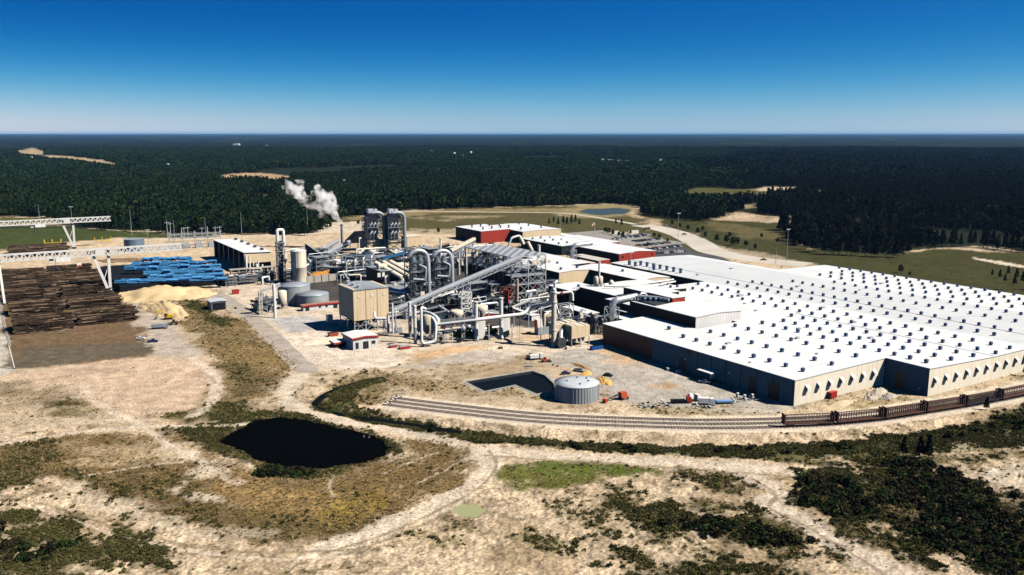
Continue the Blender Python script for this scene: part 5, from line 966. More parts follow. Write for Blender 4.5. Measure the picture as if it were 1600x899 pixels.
for x, y, yb, r, lab in ((689, 372, 425, .8, 'slim white vent pipe just right of the right cyclone duct'), (739, 376, 420, .8, 'slim white vent pipe by the red ended rear block'), (675, 385, 415, .9, 'thin white pipe standing between the two cyclone towers'), (842, 383, 425, 1.2, 'white pipe standing against the white roofs right of the steel frame')):
    a = Q(x, yb); t = thing('vent_pipe', lab, 'pipe', a[0], a[1]); hh = hgt(x, yb, y); pt(WHITEP, 'shaft', t, lambda m: m.cyl((*a[:2], 0), (*a[:2], hh), r)); pt(GALV, 'flange', t, lambda m: [m.cyl((*a[:2], hh*k), (*a[:2], hh*k+.3), r+.3) for k in (.3, .6, .97)])
t = thing('bent_duct', 'pale bent duct arching in front of the beige ended hall', 'duct', *Q(800, 410)[:2]); pt(WHITEP, 'pipe', t, lambda m: m.tube([V(794, 386, 425), V(799, 372, 425), V(812, 368, 424), V(816, 376, 424)], .9, 10, 2)); pt(CREAM, 'lower_duct', t, lambda m: (m.cyl(V(812, 370, 424), V(818, 382, 424), 1.6), m.cyl(V(824, 378, 424), V(832, 394, 424), 1.6)))
# --- foreground pipework: filters, risers and the long header pipe
t = thing('filter_station', 'row of beige filter vessels among white risers left of the header pipe', 'filter', *Q(668, 535)[:2])
for i, (x, yb, yt) in enumerate(((656, 524, 492), (668, 527, 491), (681, 531, 496))):
    c = Q(x, yb); z1 = hgt(x, yb, yt); pt(M('filter_beige', (.55, .49, .38), .5, 0, .1, .3, streak=.4), 'vessel', t, lambda m: m.lathe(c, [(1.0, 2.0), (2.7, 4.2), (2.7, z1-1), (2.0, z1-.2), (.1, z1)], 20)); pt(GALV, 'leg', t, lambda m: [m.beam((c[0]+a*2, c[1]+b*2, 0), (c[0]+a*2, c[1]+b*2, 4.5), .3) for a in (-1, 1) for b in (-1, 1)])
pt(WHITEP, 'manifold', t, lambda m: m.tube([V(648, 490, 528), V(662, 487, 528), V(676, 491, 532), V(684, 497, 534), V(684, 506, 534)], .9, 10, 2)); pt(STEELD, 'pump', t, lambda m: [m.cyl((*Q(x, 538)[:2], .9), (Q(x, 538)[0]+1.8, Q(x, 538)[1], .9), .8) for x in (672, 678, 690)])
pt(GALV, 'pipe_bundle', t, lambda m: [m.tube([(*Q(666+3*i, 536)[:2], .5), (*Q(666+3*i, 536)[:2], 3+i % 3), (*Q(676+3*i, 534)[:2], 3+i % 3), (*Q(676+3*i, 534)[:2], .5)], .25, 6, .5) for i in range(8)])
RIS = [(641, 527, 472, 'leftmost of three thick white risers at the foot of the long conveyor'), (649, 537, 477, 'middle of three thick white risers at the foot of the long conveyor')]
for x, yb, yt, lab in RIS:
    c = Q(x, yb); t = thing('riser_pipe', lab, 'pipe', c[0], c[1], 'white riser pipes at the conveyor foot'); z1 = hgt(x, yb, yt); pt(WHITEP, 'shaft', t, lambda m: m.cyl((*c[:2], z1*.42), (*c[:2], z1), .95)); pt(GREYSH, 'base_shaft', t, lambda m: m.cyl((*c[:2], 0), (*c[:2], z1*.42), .95)); pt(CREAM, 'collar', t, lambda m: [m.cyl((*c[:2], z1*k), (*c[:2], z1*k+.4), 1.15) for k in (.42, .7, .95)])
t = thing('riser_pipe', 'white U shaped pipe loop, rightmost of three risers by the filters', 'pipe', *Q(659, 542)[:2], 'white riser pipes at the conveyor foot')
pt(WHITEP, 'loop', t, lambda m: m.tube([V(666, 483, 540), V(659, 480, 542), V(659, 538, 543), V(680, 534, 541), V(682, 505, 540), V(676, 496, 538)], .8, 12, 2.2)); pt(YELL, 'valve', t, lambda m: m.cbox(Q(662, 541), 1.6, 1.6, .4, 2.2))
t = thing('header_pipe', 'long white header pipe running on supports to the tall white stack', 'pipe', *Q(744, 540)[:2])
pt(WHITEP, 'main_pipe', t, lambda m: m.tube([V(684, 507, 537), V(744, 500, 537), V(783, 495, 534), V(818, 491, 532), V(830, 479, 530), V(856, 475, 538), V(861, 470, 540), V(861, 454, 541), V(866, 451, 542)], 1.05, 12, 2.5)); pt(WHITEP, 'lower_pipe', t, lambda m: m.tube([V(684, 517, 537), V(722, 512, 537), V(724, 506, 537)], .8, 10, 1.5))
pt(GALV, 'cable_tray', t, lambda m: m.truss(V(690, 503, 537), V(744, 497, 537), 1.0, 1.2, 14, .14)); pt(CREAM, 'support', t, lambda m: [m.beam(V(x, y, yb), (*Q(x, yb)[:2], 0), .35) for x, y, yb in ((695, 507, 537), (707, 506, 537), (722, 504, 536), (764, 499, 535), (800, 494, 532), (812, 493, 531), (845, 478, 534))])
pt(REDP, 'valve', t, lambda m: m.cyl(V(695, 516, 537), V(695, 510, 537), .7)); pt(YELL, 'valve', t, lambda m: m.cyl(V(707, 515, 537), V(707, 510, 537), .8)); pt(STEELD, 'pump', t, lambda m: [m.cyl(V(x, 531, 536), V(x+4, 529, 536), .9) for x in (687, 712, 719)])
for x, yb, yt, lab in ((744, 533, 471, 'white column stack crossing the header pipe, nearer the filters'), (783, 530, 465, 'white column stack crossing the header pipe, nearer the steel tower')):
    c = Q(x, yb); t = thing('column_stack', lab, 'chimney', c[0], c[1], 'white column stacks on the header pipe'); z1 = hgt(x, yb, yt); pt(WHITEP, 'shaft', t, lambda m: m.cyl((*c[:2], 0), (*c[:2], z1), 1.2, 1.1)); pt(CREAM, 'band', t, lambda m: [m.cyl((*c[:2], z1*k), (*c[:2], z1*k+.5), 1.45) for k in (.02, .48, .55, .97)])
    t = thing('pale_screen_wall', ('pale' if x == 744 else 'whiter') + ' flat screen wall standing right behind the '+('left' if x == 744 else 'right')+' white column stack', 'wall', c[0]+1.5, c[1]+2); pt(WW, 'panel', t, lambda m: m.box(c[0]+1, c[0]+7.5, c[1]+2.4, c[1]+2.7, .3, z1*.5)); pt(GALV, 'post', t, lambda m: [m.beam((c[0]+a, c[1]+2.9, 0), (c[0]+a, c[1]+2.9, z1*.5), .3) for a in (1, 4, 7.5)])
c = Q(865, 542); z1 = hgt(865, 542, 455); t = thing('tall_stack', 'tallest white stack with a gooseneck pipe beside the low white halls', 'chimney', c[0], c[1])
pt(CREAM, 'shaft', t, lambda m: (m.cyl((*c[:2], 0), (*c[:2], z1), 1.5, 1.35, 20),)); pt(WHITEP, 'gooseneck', t, lambda m: m.tube([(c[0]+.6, c[1]+.2, z1-1), (c[0]+.6, c[1]+.2, z1+4.6), (c[0]+2.4, c[1], z1+5.2)], .8, 12, 1.6)); pt(WHITEP, 'collar', t, lambda m: [m.cyl((*c[:2], z1*k), (*c[:2], z1*k+.6), 1.8) for k in (.3, .8, .97)])
pt(WHITEP, 'side_pipe', t, lambda m: m.tube([V(868, 459, 542), V(893, 456, 541), V(894, 470, 541)], .7, 10, 1.5)); pt(REDP, 'flange', t, lambda m: m.cyl(V(876, 459, 542), V(879, 458.5, 542), .95)); pt(CREAM, 'fin', t, lambda m: m.prism([(c[0]+1.2, 0), (c[0]+4.5, 0), (c[0]+4, 3.5), (c[0]+1.2, 9)], c[1]-.2, c[1]+.2)); pt(STEELD, 'ladder', t, lambda m: ladder(m, (c[0]-1.8, c[1]-1), 2, z1))
t = thing('pipe_trestle', 'braced grey pipe trestle behind the tall white stack', 'trestle', *Q(880, 500)[:2]); c = Q(880, 505); pt(GALV, 'frame', t, lambda m: m.frame(c[0]-4, c[0]+6, c[1]-2, c[1]+2, [0, 6, 12], .4))
# --- bag filter modules by the tall stack
t = thing('bag_filter', 'boxy beige bag filter modules on short legs right of the tall stack', 'filter', *Q(890, 540)[:2]); c = Q(893, 544)
for i, (du, dv, sx, sy, z0, z1) in enumerate(((0, 0, 6.2, 8, 5, 11.8), (6.6, .5, 6.0, 8, 5, 11.2), (-4, 8.4, 7, 7.5, 5, 11.6), (3.2, 9, 6.6, 7, 5, 12))):
    pt(BEIGE, 'module', t, lambda m: m.box(c[0]+du, c[0]+du+sx, c[1]+dv, c[1]+dv+sy, z0, z1)); pt(CREAM, 'lid', t, lambda m: [m.box(c[0]+du+.4+sx*.5*k, c[0]+du+sx*.5*(k+1)-.4, c[1]+dv+.5, c[1]+dv+sy-.5, z1, z1+.35) for k in (0, 1)])
    pt(CREAM, 'hopper', t, lambda m: [m.cyl((c[0]+du+sx*(.27+.46*k), c[1]+dv+sy*.5, z0), (c[0]+du+sx*(.27+.46*k), c[1]+dv+sy*.5, 1.5), 2.0, .4, 4) for k in (0, 1)]); pt(GALV, 'leg', t, lambda m: [m.beam((c[0]+du+a*sx, c[1]+dv+b*sy, 0), (c[0]+du+a*sx, c[1]+dv+b*sy, z0), .35) for a in (.03, .97) for b in (.03, .97)])
pt(STEELD, 'fan_casing', t, lambda m: (m.cyl((c[0]-5, c[1]+2, 3), (c[0]-5, c[1]+4.4, 3), 2.8, n=18), m.cyl((c[0]-6, c[1]+8, 2.6), (c[0]-6, c[1]+10, 2.6), 2.3, n=18))); pt(GALV, 'inlet_duct', t, lambda m: m.tube([(c[0]-5, c[1]+3, 4), (c[0]-3, c[1]+6, 8), (c[0]+1, c[1]+8.3, 9)], 1.2, 10, 2)); pt(CREAM, 'motor_block', t, lambda m: m.cbox((c[0]-3.5, c[1]-1), 1.8, 1.8, 0, 1.6))
# --- big silver duct coming down between the halls
t = thing('exhaust_duct', 'large silver duct bending down off the roofs into a steel cage', 'duct', *Q(954, 515)[:2])
q0 = Q(955, 522); uu, vv = q0[0], q0[1]
pt(SILVER, 'duct', t, lambda m: m.tube([V(956, 500, 520), V(957, 473, 520), V(962, 469.5, 520), V(993, 463, 516)], 2.0, 16, 3.5)); pt(GALV, 'lower_pipe', t, lambda m: m.tube([V(964, 474, 520), V(992, 467.5, 516)], .7, 8)); pt(GREYSH, 'cage', t, lambda m: m.frame(uu-3, uu+3, vv-3, vv+3, [0, 5, 10, hgt(955, 522, 480)], .4)); pt(STEELD, 'fan_casing', t, lambda m: [m.cyl((uu-7-3*i, vv+2+3*i, z), (uu-5-3*i, vv+2+3*i, z), 2.6) for i, z in ((0, 8), (1, 9), (2, 5))])
pt(SILVER, 'branch_duct', t, lambda m: [m.tube([(uu-8+2*i, vv+4, 0), (uu-8+2*i, vv+4, 7+i), (uu-5+2*i, vv+2, 9+i)], .6, 8, 1) for i in range(4)])
t = thing('roof_machinery', 'dark roof machinery and ducts beside the rooftop penthouse', 'machinery', 38, 132)
pt(STEELB, 'casing', t, lambda m: [m.cyl((36.5+2.3*i, 142-2*i, 19.8), (38.5+2.3*i, 142-2*i, 19.8), 1.5, n=12) for i in range(4)]); pt(SILVER, 'duct', t, lambda m: (m.tube([(33, 150, 19), (36, 147, 21), (44, 138, 20.6), (46, 130, 20.4)], .9, 10, 2), m.tube([(36, 146, 18.8), (38, 146, 22.4), (41, 146, 22.4), (42, 142, 19)], .7, 10, 1.5))); pt(CREAM, 'fan_box', t, lambda m: m.cbox((36, 148), 2.6, 2.6, 18.3, 21)); pt(YELL, 'guard', t, lambda m: m.cbox((45.5, 141), .8, 1.6, 18.4, 20.6)); pt(STEELD, 'skid', t, lambda m: m.box(35, 46.5, 129, 150, 18.3, 18.9))
t = thing('rooftop_cyclone', 'beige rooftop cyclone with a slim upright stack on the white roofs', 'cyclone', *Q(936, 452)[:2]); c = Q(936, 448, 14)
pt(CREAM, 'body', t, lambda m: [m.lathe((c[0]+d_*2.4, c[1]+1-d_), [(.5, 13.8), (1.9, 16), (1.9, 20.2), (1.2, 21)], 16) for d_ in (-.5, .5)]); pt(WHITEP, 'stack', t, lambda m: m.cyl((*c[:2], 14), (*c[:2], 31), .7)); pt(GALV, 'stand', t, lambda m: m.frame(c[0]-2.4, c[0]+2.4, c[1]-2.4, c[1]+2.4, [13.5, 16], .25))
t = thing('roof_pipe', 'long white pipe lying across the roofs right of the rooftop cyclone', 'pipe', *Q(960, 450, 14)[:2])
pt(WHITEP, 'pipe', t, lambda m: (m.tube([Q(945, 447, 16), Q(990, 446, 15.5), Q(1052, 437, 14.8)], .7, 8), m.tube([Q(1000, 452, 16), Q(1055, 440, 14.8)], .6, 8))); pt(CREAM, 'fan', t, lambda m: m.lathe(Q(955, 446, 15)[:2], [(.6, 14), (1.8, 15), (1.8, 17.5), (.8, 18.5)], 12)); pt(GALV, 'support', t, lambda m: [m.beam(Q(x, y, 15.5), (*Q(x, y, 15.5)[:2], 13), .25) for x, y in ((960, 446.7), (975, 446.3), (1010, 443), (1035, 439.5))])
t = thing('corner_duct', 'grey duct rising and bending over the red gabled hall roofs', 'duct', *Q(893, 420)[:2]); c = Q(893, 414)
pt(SILVER, 'duct', t, lambda m: m.tube([V(893, 412, 414), V(894, 387, 414), V(899, 383, 414), V(924, 380, 412)], 2.0, 14, 3)); pt(GREYSH, 'cage', t, lambda m: m.frame(c[0]-3, c[0]+3, c[1]-3, c[1]+3, [0, 6, 12, hgt(893, 414, 390)], .4))
# --- conveyors and screens crowded behind the bin block
q1, q2 = Q(556, 437), Q(596, 430)
t = thing('screen_house', 'grey steel screening frame with pale hoppers behind the beige block', 'machinery', q1[0], q1[1])
pt(GREYSH, 'frame', t, lambda m: m.frame(q1[0]-8, q1[0]+16, q1[1], q1[1]+10, [0, 5, 10, 15, 19], .5)); pt(CREAM, 'hopper', t, lambda m: [m.lathe((q1[0]-4+6*i, q1[1]+5), [(.6, 6), (2.2, 10), (2.2, 15), (1.2, 16)], 12) for i in range(3)]); pt(STEELB, 'screen', t, lambda m: [m.box(q1[0]-7+8*i, q1[0]-1+8*i, q1[1]+1, q1[1]+8, 16+i, 18.4+i) for i in range(3)]); pt(SILVER, 'pipe', t, lambda m: [m.tube([(q1[0]-8+7*i, q1[1]-1, 2), (q1[0]-8+7*i, q1[1]-1, 14+i), (q1[0]-3+7*i, q1[1]+3, 17+i)], .7, 8, 1.5) for i in range(4)]); pt(GALV, 'platform', t, lambda m: [m.box(q1[0]-9, q1[0]+17, q1[1]-1.5, q1[1]-.2, z, z+.25) for z in (5, 10, 15)])
t = thing('pipe_rack', 'dark pipe rack running between the drier house and the steel tower', 'pipe rack', *Q(700, 470)[:2]); a, b = Vector(V(664, 466, 482)), Vector(V(744, 458, 478))
pt(STEELD, 'rack', t, lambda m: [m.frame(q.x-1.5, q.x+1.5, q.y-2, q.y+2, [0, 4, q.z], .35) for q in [a.lerp(b, k/6) for k in range(7)]]); pt(SILVER, 'pipe', t, lambda m: [m.tube([a+Vector((0, .9*i-1.5, .4)), b+Vector((0, .9*i-1.5, .4))], .3+.1*(i % 3), 8) for i in range(4)]); pt(WHITEP, 'elbow_pipe', t, lambda m: m.tube([V(674, 475, 486), V(676, 464, 486), V(700, 461, 484), V(708, 456, 482)], 1.2, 12, 2.5))
t = thing('stair_tower', 'pale braced stair tower under the long conveyor', 'tower', *Q(727, 492)[:2]); c = Q(727, 490); pt(WHITEP, 'frame', t, lambda m: m.frame(c[0]-3.6, c[0]+3.6, c[1]-2, c[1]+2, [0, 3.5, 7, 10.5, 14], .5)); pt(GALV, 'landing', t, lambda m: [m.box(c[0]-3.4, c[0]+3.4, c[1]-1.8, c[1]+1.8, z, z+.2) for z in (3.5, 7, 10.5)])
for x, yb, yt, lab in ((714, 508, 486, 'pale cone hopper nearest the filters under the long conveyor'), (752, 505, 478, 'pale cone hopper under the long conveyor next to the column stack')):
    c = Q(x, yb); z1 = hgt(x, yb, yt); t = thing('cone_hopper', lab, 'hopper', c[0], c[1], 'cone hoppers under the conveyor'); pt(CREAM, 'cone', t, lambda m: m.lathe(c, [(.8, 2.5), (4, z1*.75), (4, z1), (3.6, z1+.3)], 16)); pt(GALV, 'leg', t, lambda m: [m.beam((c[0]+3.4*a, c[1]+3.4*b, 0), (c[0]+3.4*a, c[1]+3.4*b, z1*.75), .4) for a in (-1, 1) for b in (-1, 1)]); pt(STEELD, 'screw', t, lambda m: m.cyl((c[0]-6, c[1]-2, 1.5), (c[0]+3, c[1], 2.5), .7))
t = thing('sloping_screw', 'dark and pale crossed screw conveyors left of the cone hoppers', 'conveyor', *Q(690, 500)[:2]); pt(GREYSH, 'tube', t, lambda m: (m.cyl(V(668, 484, 506), V(694, 478, 506), .9), m.cyl(V(686, 478, 506), V(704, 490, 507), .9), m.cyl(V(672, 492, 508), V(700, 486, 508), .7))); pt(STEELD, 'frame', t, lambda m: [m.beam(V(x, y, 507), (*Q(x, 507)[:2], 0), .4) for x, y in ((672, 485), (690, 480), (700, 488))]); pt(STEELB, 'drive', t, lambda m: m.cbox(Q(690, 507), 7, 4, 1, 6))
t = thing('skid_unit', 'grey skid unit with white cab shaped hood left of the tall stack', 'machine', *Q(848, 522)[:2]); c = Q(848, 522)
pt(GREYSH, 'skid', t, lambda m: m.cbox(c, 9, 4, 0, 4.5)); pt(WHITEP, 'hood', t, lambda m: m.prism([(c[0]-4.4, 4.5), (c[0]-.8, 4.5), (c[0]-1.6, 9.5), (c[0]-4.8, 9)], c[1]-1.4, c[1]+1.4)); pt(REDP, 'stripe', t, lambda m: m.prism([(c[0]-4.9, 4.6), (c[0]-4.42, 4.6), (c[0]-4.82, 9), (c[0]-5.2, 9)], c[1]-1.2, c[1]+1.2)); pt(CREAM, 'elbow', t, lambda m: m.tube([(c[0]+1, c[1], 4.5), (c[0]+1, c[1], 11), (c[0]+4, c[1], 12)], .9, 10, 1.5)); pt(STEELD, 'drum', t, lambda m: m.cyl((c[0]+2.5, c[1]-1, 6), (c[0]+5.5, c[1]-1, 6), 1.5))
t = thing('cross_pipe', 'white zigzag pipe at the foot of the open steel tower', 'pipe', *Q(815, 500)[:2]); pt(WHITEP, 'pipe', t, lambda m: (m.tube([V(801, 481, 512), V(828, 470, 512)], 1.1, 10), m.tube([V(802, 482, 513), V(818, 488, 514)], .8, 10))); pt(GALV, 'stand', t, lambda m: [m.beam(V(x, y, 512), (*Q(x, 512)[:2], 0), .4) for x, y in ((803, 481), (826, 471))])
t = thing('burner_stack', 'rusty red brown framework below the steel tower with a slim tan stack', 'machinery', *Q(795, 485)[:2]); c = Q(795, 486); pt(RUST, 'frame', t, lambda m: m.frame(c[0]-5, c[0]+4, c[1]-2, c[1]+3, [0, 4, 8, 12, 16], .5)); pt(M('tan_stack', (.42, .30, .22), .7), 'stack', t, lambda m: m.cyl(V(808, 470, 490), V(808, 437, 490), 1.0)); pt(REDP, 'casing', t, lambda m: m.cbox((c[0]-4, c[1]-3), 2.5, 3, 5, 15))
for i, (x, y, w_, d_, h_, m_, lab) in enumerate(((622, 520, 4, 3, 3, GREYSH, 'grey pump box among pipes just right of the beige block legs'), (560, 508, 6, 3, 4, STEELD, 'dark steel cabinet in the shade under the beige block'), (604, 512, 3, 3, 6, CREAM, 'pale valve cabinet beside the beige block legs'), (515, 505, 3.4, 3, 5, GALV, 'small galvanised stand left of the beige block'), (632, 545, 6, 2.5, 1.5, REDP, 'red flat trailer load on the sand near the white risers'), (614, 543, 4, 2.2, 1.4, REDP, 'small red crate right of the white red trimmed building'))):
    c = Q(x, y); t = thing('cabinet' if i < 4 else 'crate', lab, 'cabinet' if i < 4 else 'crate', c[0], c[1]); pt(m_, 'body', t, lambda m: m.box(c[0]-w_/2, c[0]+w_/2, c[1]-d_/2, c[1]+d_/2, .25, h_)); pt(STEELD, 'base', t, lambda m: m.box(c[0]-w_/2-.2, c[0]+w_/2+.2, c[1]-d_/2-.2, c[1]+d_/2+.2, 0, .24)); pt(GALV, 'lid', t, lambda m: m.box(c[0]-w_/2-.1, c[0]+w_/2+.1, c[1]-d_/2-.1, c[1]+d_/2+.1, h_, h_+.15))
t = thing('white_pipe_rack', 'white pipe and platform rack standing on the right side of the beige block', 'pipe rack', *Q(612, 524)[:2]); c = Q(611, 522)
pt(WHITEP, 'pipe', t, lambda m: (m.tube([V(607, 520, 524), V(607, 490, 524), V(624, 488, 524)], .8, 10, 1.5), m.tube([V(614, 522, 526), V(614, 474, 526)], .6, 8), m.tube([V(586, 488, 524), V(587, 498, 526), V(604, 498, 526)], .7, 8, 1.2), m.tube([V(619, 520, 526), V(619, 482, 526)], .5, 8))); pt(GALV, 'frame', t, lambda m: m.frame(c[0]-4, c[0]+2, c[1]-2, c[1]+2, [0, 4, 8], .3))

# --- process units: the tangle of frames, vessels, ducts and sheds that fills the plant floor
def unit(label, px0, px1, pya, pyb, h, seed, n=26, dark=.5):
    """fill the ground seen between two photo rows with real plant: frames first, then vessels and pipes standing in and on them"""
    rr = random.Random(seed); q0 = Q((px0+px1)/2, (pya+pyb)/2); t = thing('process_unit', label, 'process plant', q0[0], q0[1])
    def pick():
        x = rr.uniform(px0, px1); y = rr.uniform(pya, pyb); return Q(x, y)
    for i in range(max(3, n//7)):
        c = pick(); a, b, z = rr.uniform(3, 7), rr.uniform(3, 6), h*rr.uniform(.5, 1); lv = [z*k/3 for k in range(4)]
        pt(rr.choice([GREYSH, STEELD, GALV, STEELD]), 'frame', t, lambda m: m.frame(c[0]-a, c[0]+a, c[1]-b, c[1]+b, lv, .4)); pt(rr.choice([GREYSH, STEELD]), 'platform', t, lambda m: [m.box(c[0]-a-.4, c[0]+a+.4, c[1]-b-.4, c[1]+b+.4, z_, z_+.2) for z_ in lv[1:]])
        pt(GALV, 'railing', t, lambda m: [m.beam((c[0]-a-.4, c[1]-b-.4, z_+d), (c[0]+a+.4, c[1]-b-.4, z_+d), .1) for z_ in lv[1:] for d in (.6, 1.1)])['kind'] = 'stuff'
        for j in range(3):
            u, v, z0 = c[0]+rr.uniform(-a, a)*.7, c[1]+rr.uniform(-b, b)*.7, rr.choice(lv[:3]); r, hh = rr.uniform(.8, 2), rr.uniform(2.5, 5)
            pt(rr.choice([CREAM, STEELD, GREYSH, STEELB, SILVER, RUST]), 'vessel', t, (lambda m: m.lathe((u, v), [(r*.3, z0), (r, z0+hh*.3), (r, z0+hh*.9), (r*.5, z0+hh)], 12)) if rr.random() < .6 else (lambda m: m.cbox((u, v), r*2.2, r*1.8, z0+.2, z0+hh)))
    for i in range(n//4):
        p, q = pick(), pick(); z1, z2 = h*rr.uniform(.3, 1), h*rr.uniform(.2, .8); r = rr.choice([.25, .35, .5, .8])
        pt(rr.choice([SILVER, GALV, WHITEP, STEELD, CREAM]), 'duct', t, lambda m: m.tube([(p[0], p[1], 0), (p[0], p[1], z1), (q[0], p[1]+(q[1]-p[1])*.3, z1), (q[0], p[1]+(q[1]-p[1])*.3, z2)], r, 8, 1.2))
    for i in range(n//6):
        p, q = pick(), pick(); z1, z2 = h*rr.uniform(.1, .5), h*rr.uniform(.6, 1.1); k = min(1., 26/max(1, math.dist(p, q))); q = (p[0]+(q[0]-p[0])*k, p[1]+(q[1]-p[1])*k)
        pt(rr.choice([GREYSH, GALV, STEELB, CREAM]), 'conveyor_tube', t, lambda m: m.beam((p[0], p[1], z1), (q[0], q[1], z2), 1.5, 1.2)); pt(STEELD, 'leg', t, lambda m: [m.beam((p[0]+(q[0]-p[0])*f_, p[1]+(q[1]-p[1])*f_, 0), (p[0]+(q[0]-p[0])*f_, p[1]+(q[1]-p[1])*f_, z1+(z2-z1)*f_), .4) for f_ in (.1, .5, .92)])
    for i in range(n//6):
        c = pick(); a, b, z = rr.uniform(2, 5), rr.uniform(2, 4), h*rr.uniform(.2, .45)
        pt(rr.choice([DARKW, GREENW, BEIGE, GREYSH, BLACKM] if rr.random() < dark else [WHITEP, CREAM, GREYSH]), 'shed', t, lambda m: m.box(c[0]-a, c[0]+a, c[1]-b, c[1]+b, 0, z)); pt(rr.choice([WHITE_ROOF, GREYSH, GREYSH]), 'shed_roof', t, lambda m: m.box(c[0]-a-.3, c[0]+a+.3, c[1]-b-.3, c[1]+b+.3, z, z+.25))
for i, a in enumerate((('tangle of frames and conveyors between the silo and the black head house', 478, 548, 404, 424, 13, 28), ('cluttered frames and pipes under the twin furnace units', 556, 650, 402, 420, 13, 30), ('grey platforms and ducts around the blue sloping conveyor', 568, 640, 420, 436, 12, 26), ('dense platforms filling the space behind the twin cyclone towers', 655, 738, 408, 432, 16, 34), ('shadowed pipes and vessels between the cyclone towers and the dark hall', 664, 736, 462, 478, 13, 30), ('low pumps and pipes between the bin block and the long conveyor', 612, 664, 468, 486, 9, 22), ('screens and hoppers under the upper half of the long conveyor', 738, 800, 480, 498, 10, 26), ('braced vessels and pipes below the right end of the steel tower', 805, 858, 478, 500, 12, 28), ('pipes and pumps on the deck front of the log shed', 352, 432, 432, 446, 8, 22), ('dark machinery packed in the bay right of the tall stack', 884, 934, 498, 520, 8, 20), ('bins and chutes around the foot of the silo', 446, 488, 428, 444, 9, 20), ('pipes and pumps beside the round grey tanks and red roofed building', 408, 440, 470, 490, 5, 14), ('valves and small pipework in front of the white screen walls', 694, 800, 516, 530, 5, 22), ('ducts and boxes at the foot of the red ended rear block', 700, 775, 388, 402, 9, 22), ('vents and ducts between the dark hall and the beige ended hall', 850, 880, 448, 470, 9, 16), ('dark pipe frames filling the gap right of the drier house', 636, 668, 438, 464, 15, 30), ('grey platforms and tanks left of the drier house behind the bin block', 520, 590, 432, 446, 11, 28), ('dark frames and cabinets at the foot of the left cyclone tower', 612, 650, 446, 474, 12, 28), ('slim stacks and ducts just behind the twin cyclone towers and tan galleries', 640, 720, 396, 412, 12, 26), ('tank tops and ducts in front of the dark hall under the lattice roof', 735, 792, 452, 478, 14, 30))): unit(*a[:6], 400+i, a[6])
# ------------------------------------------------------------------ log yard
LOGM = M('log_bark', (.045, .030, .020), .95, 0, .65, .16, .1); LOGE = M('log_end', (.36, .24, .14), .9, 0, .3, .5)
def log_stack(u0, u1, v0, v1, h, label, seed):
    rr = random.Random(seed); t = thing('log_stack', label, 'log stack', (u0+u1)/2, v0, 'log stacks in the yard'); m = MB(t); me = MB(t); mp = MB(t)
    def row(v, z):
        cuts = [u0+rr.uniform(-1.2, 1.5)]
        while cuts[-1] < u1-7: cuts.append(cuts[-1]+rr.uniform(6, 15))
        cuts[-1] = min(cuts[-1], u1+1)
        for k in range(len(cuts)-1):
            r = rr.uniform(.20, .46); a = cuts[k]; b = a+(cuts[k+1]-a)*rr.uniform(.82, 1.03); dv = rr.uniform(-.35, .35); dz = rr.uniform(-.15, .15)
            p, q = (a, v+dv, z+dz), (b, v+dv+rr.uniform(-.7, .7), z+dz+rr.uniform(-.2, .2)); (mp if rr.random() < .14 else m).cyl(p, q, r, r*rr.uniform(.7, .95), n=6, caps=False)
            me.cyl(Vector(p)-Vector((.03, 0, 0)), Vector(p)+Vector((.05, 0, 0)), r*1.02, n=6); me.cyl(Vector(q)-Vector((.05, 0, 0)), Vector(q)+Vector((.03, 0, 0)), r*.9, n=6)
    def prof(s): return h*min(1, (s*5.5)**.7+.1, ((1-s)*5.5)**.7+.1)*(1+.16*math.sin(s*9+seed))
    s_ = 0.
    D = v1-v0
    while s_ < D:
        z = prof(s_/D); row(v0+s_, z); row(v0+s_, max(z-.6, .2)); s_ += .62
    for z in np.arange(.3, h*.9, .6): row(v0+.35+z*.10+rr.uniform(-.3, .3), float(z)); row(v0+.9+z*.1, float(z))
    m.box(u0+1.2, u1-1.2, v0+1.6, v1-1.6, 0, h*.82)
    m.build('logs', LOGM)['kind'] = 'stuff'; mp.build('peeled_logs', M('peeled_log', (.20, .135, .085), .9, 0, .5, .2, .1))['kind'] = 'stuff'; o = me.build('log_ends', LOGE); o['kind'] = 'stuff'
ROWS = [(495, 485, 'front'), (470, 461.5, 'second'), (451, 444.5, 'third'), (438.5, 433, 'fourth'), (428, 423.5, 'fifth'), (418, 414, 'sixth')]
for k, (ya, yb, nm) in enumerate(ROWS):
    va, vb = Q(110, ya, 7)[1], Q(110, yb, 7)[1]
    log_stack(-275, -243.5, va-(0 if k else 3), vb, 7.2-.2*k, f'dark log stack, {nm} from the front in the column by the pale concrete strip', 10+k)
    log_stack(-240.5, -208, va+3+(k % 2)*2, vb+6, 6.4 if k != 1 else 5.2, f'dark log stack, {nm} from the front in the column nearer the chip heap', 30+k)
log_stack(-262, -212, 690, 735, 6.5, 'long low log stack farthest back, under the far gantry crane', 51)
a = Q(22, 523); b = Q(70, 521)
t = thing('loose_logs', 'loose tangle of thin logs lying before the front log stack', 'logs', a[0], a[1]); m = MB(t)
for i in range(46): q = Q(random.uniform(22, 108), random.uniform(516, 523)); an = random.uniform(-.5, .5); L = random.uniform(3, 7); m.cyl((q[0], q[1], .3), (q[0]+L*math.cos(an), q[1]+L*math.sin(an), random.uniform(.2, 1.4)), .16, n=5)
m.build('trunks', M('pale_log', (.24, .17, .10), .9, 0, .4, .5))['kind'] = 'stuff'
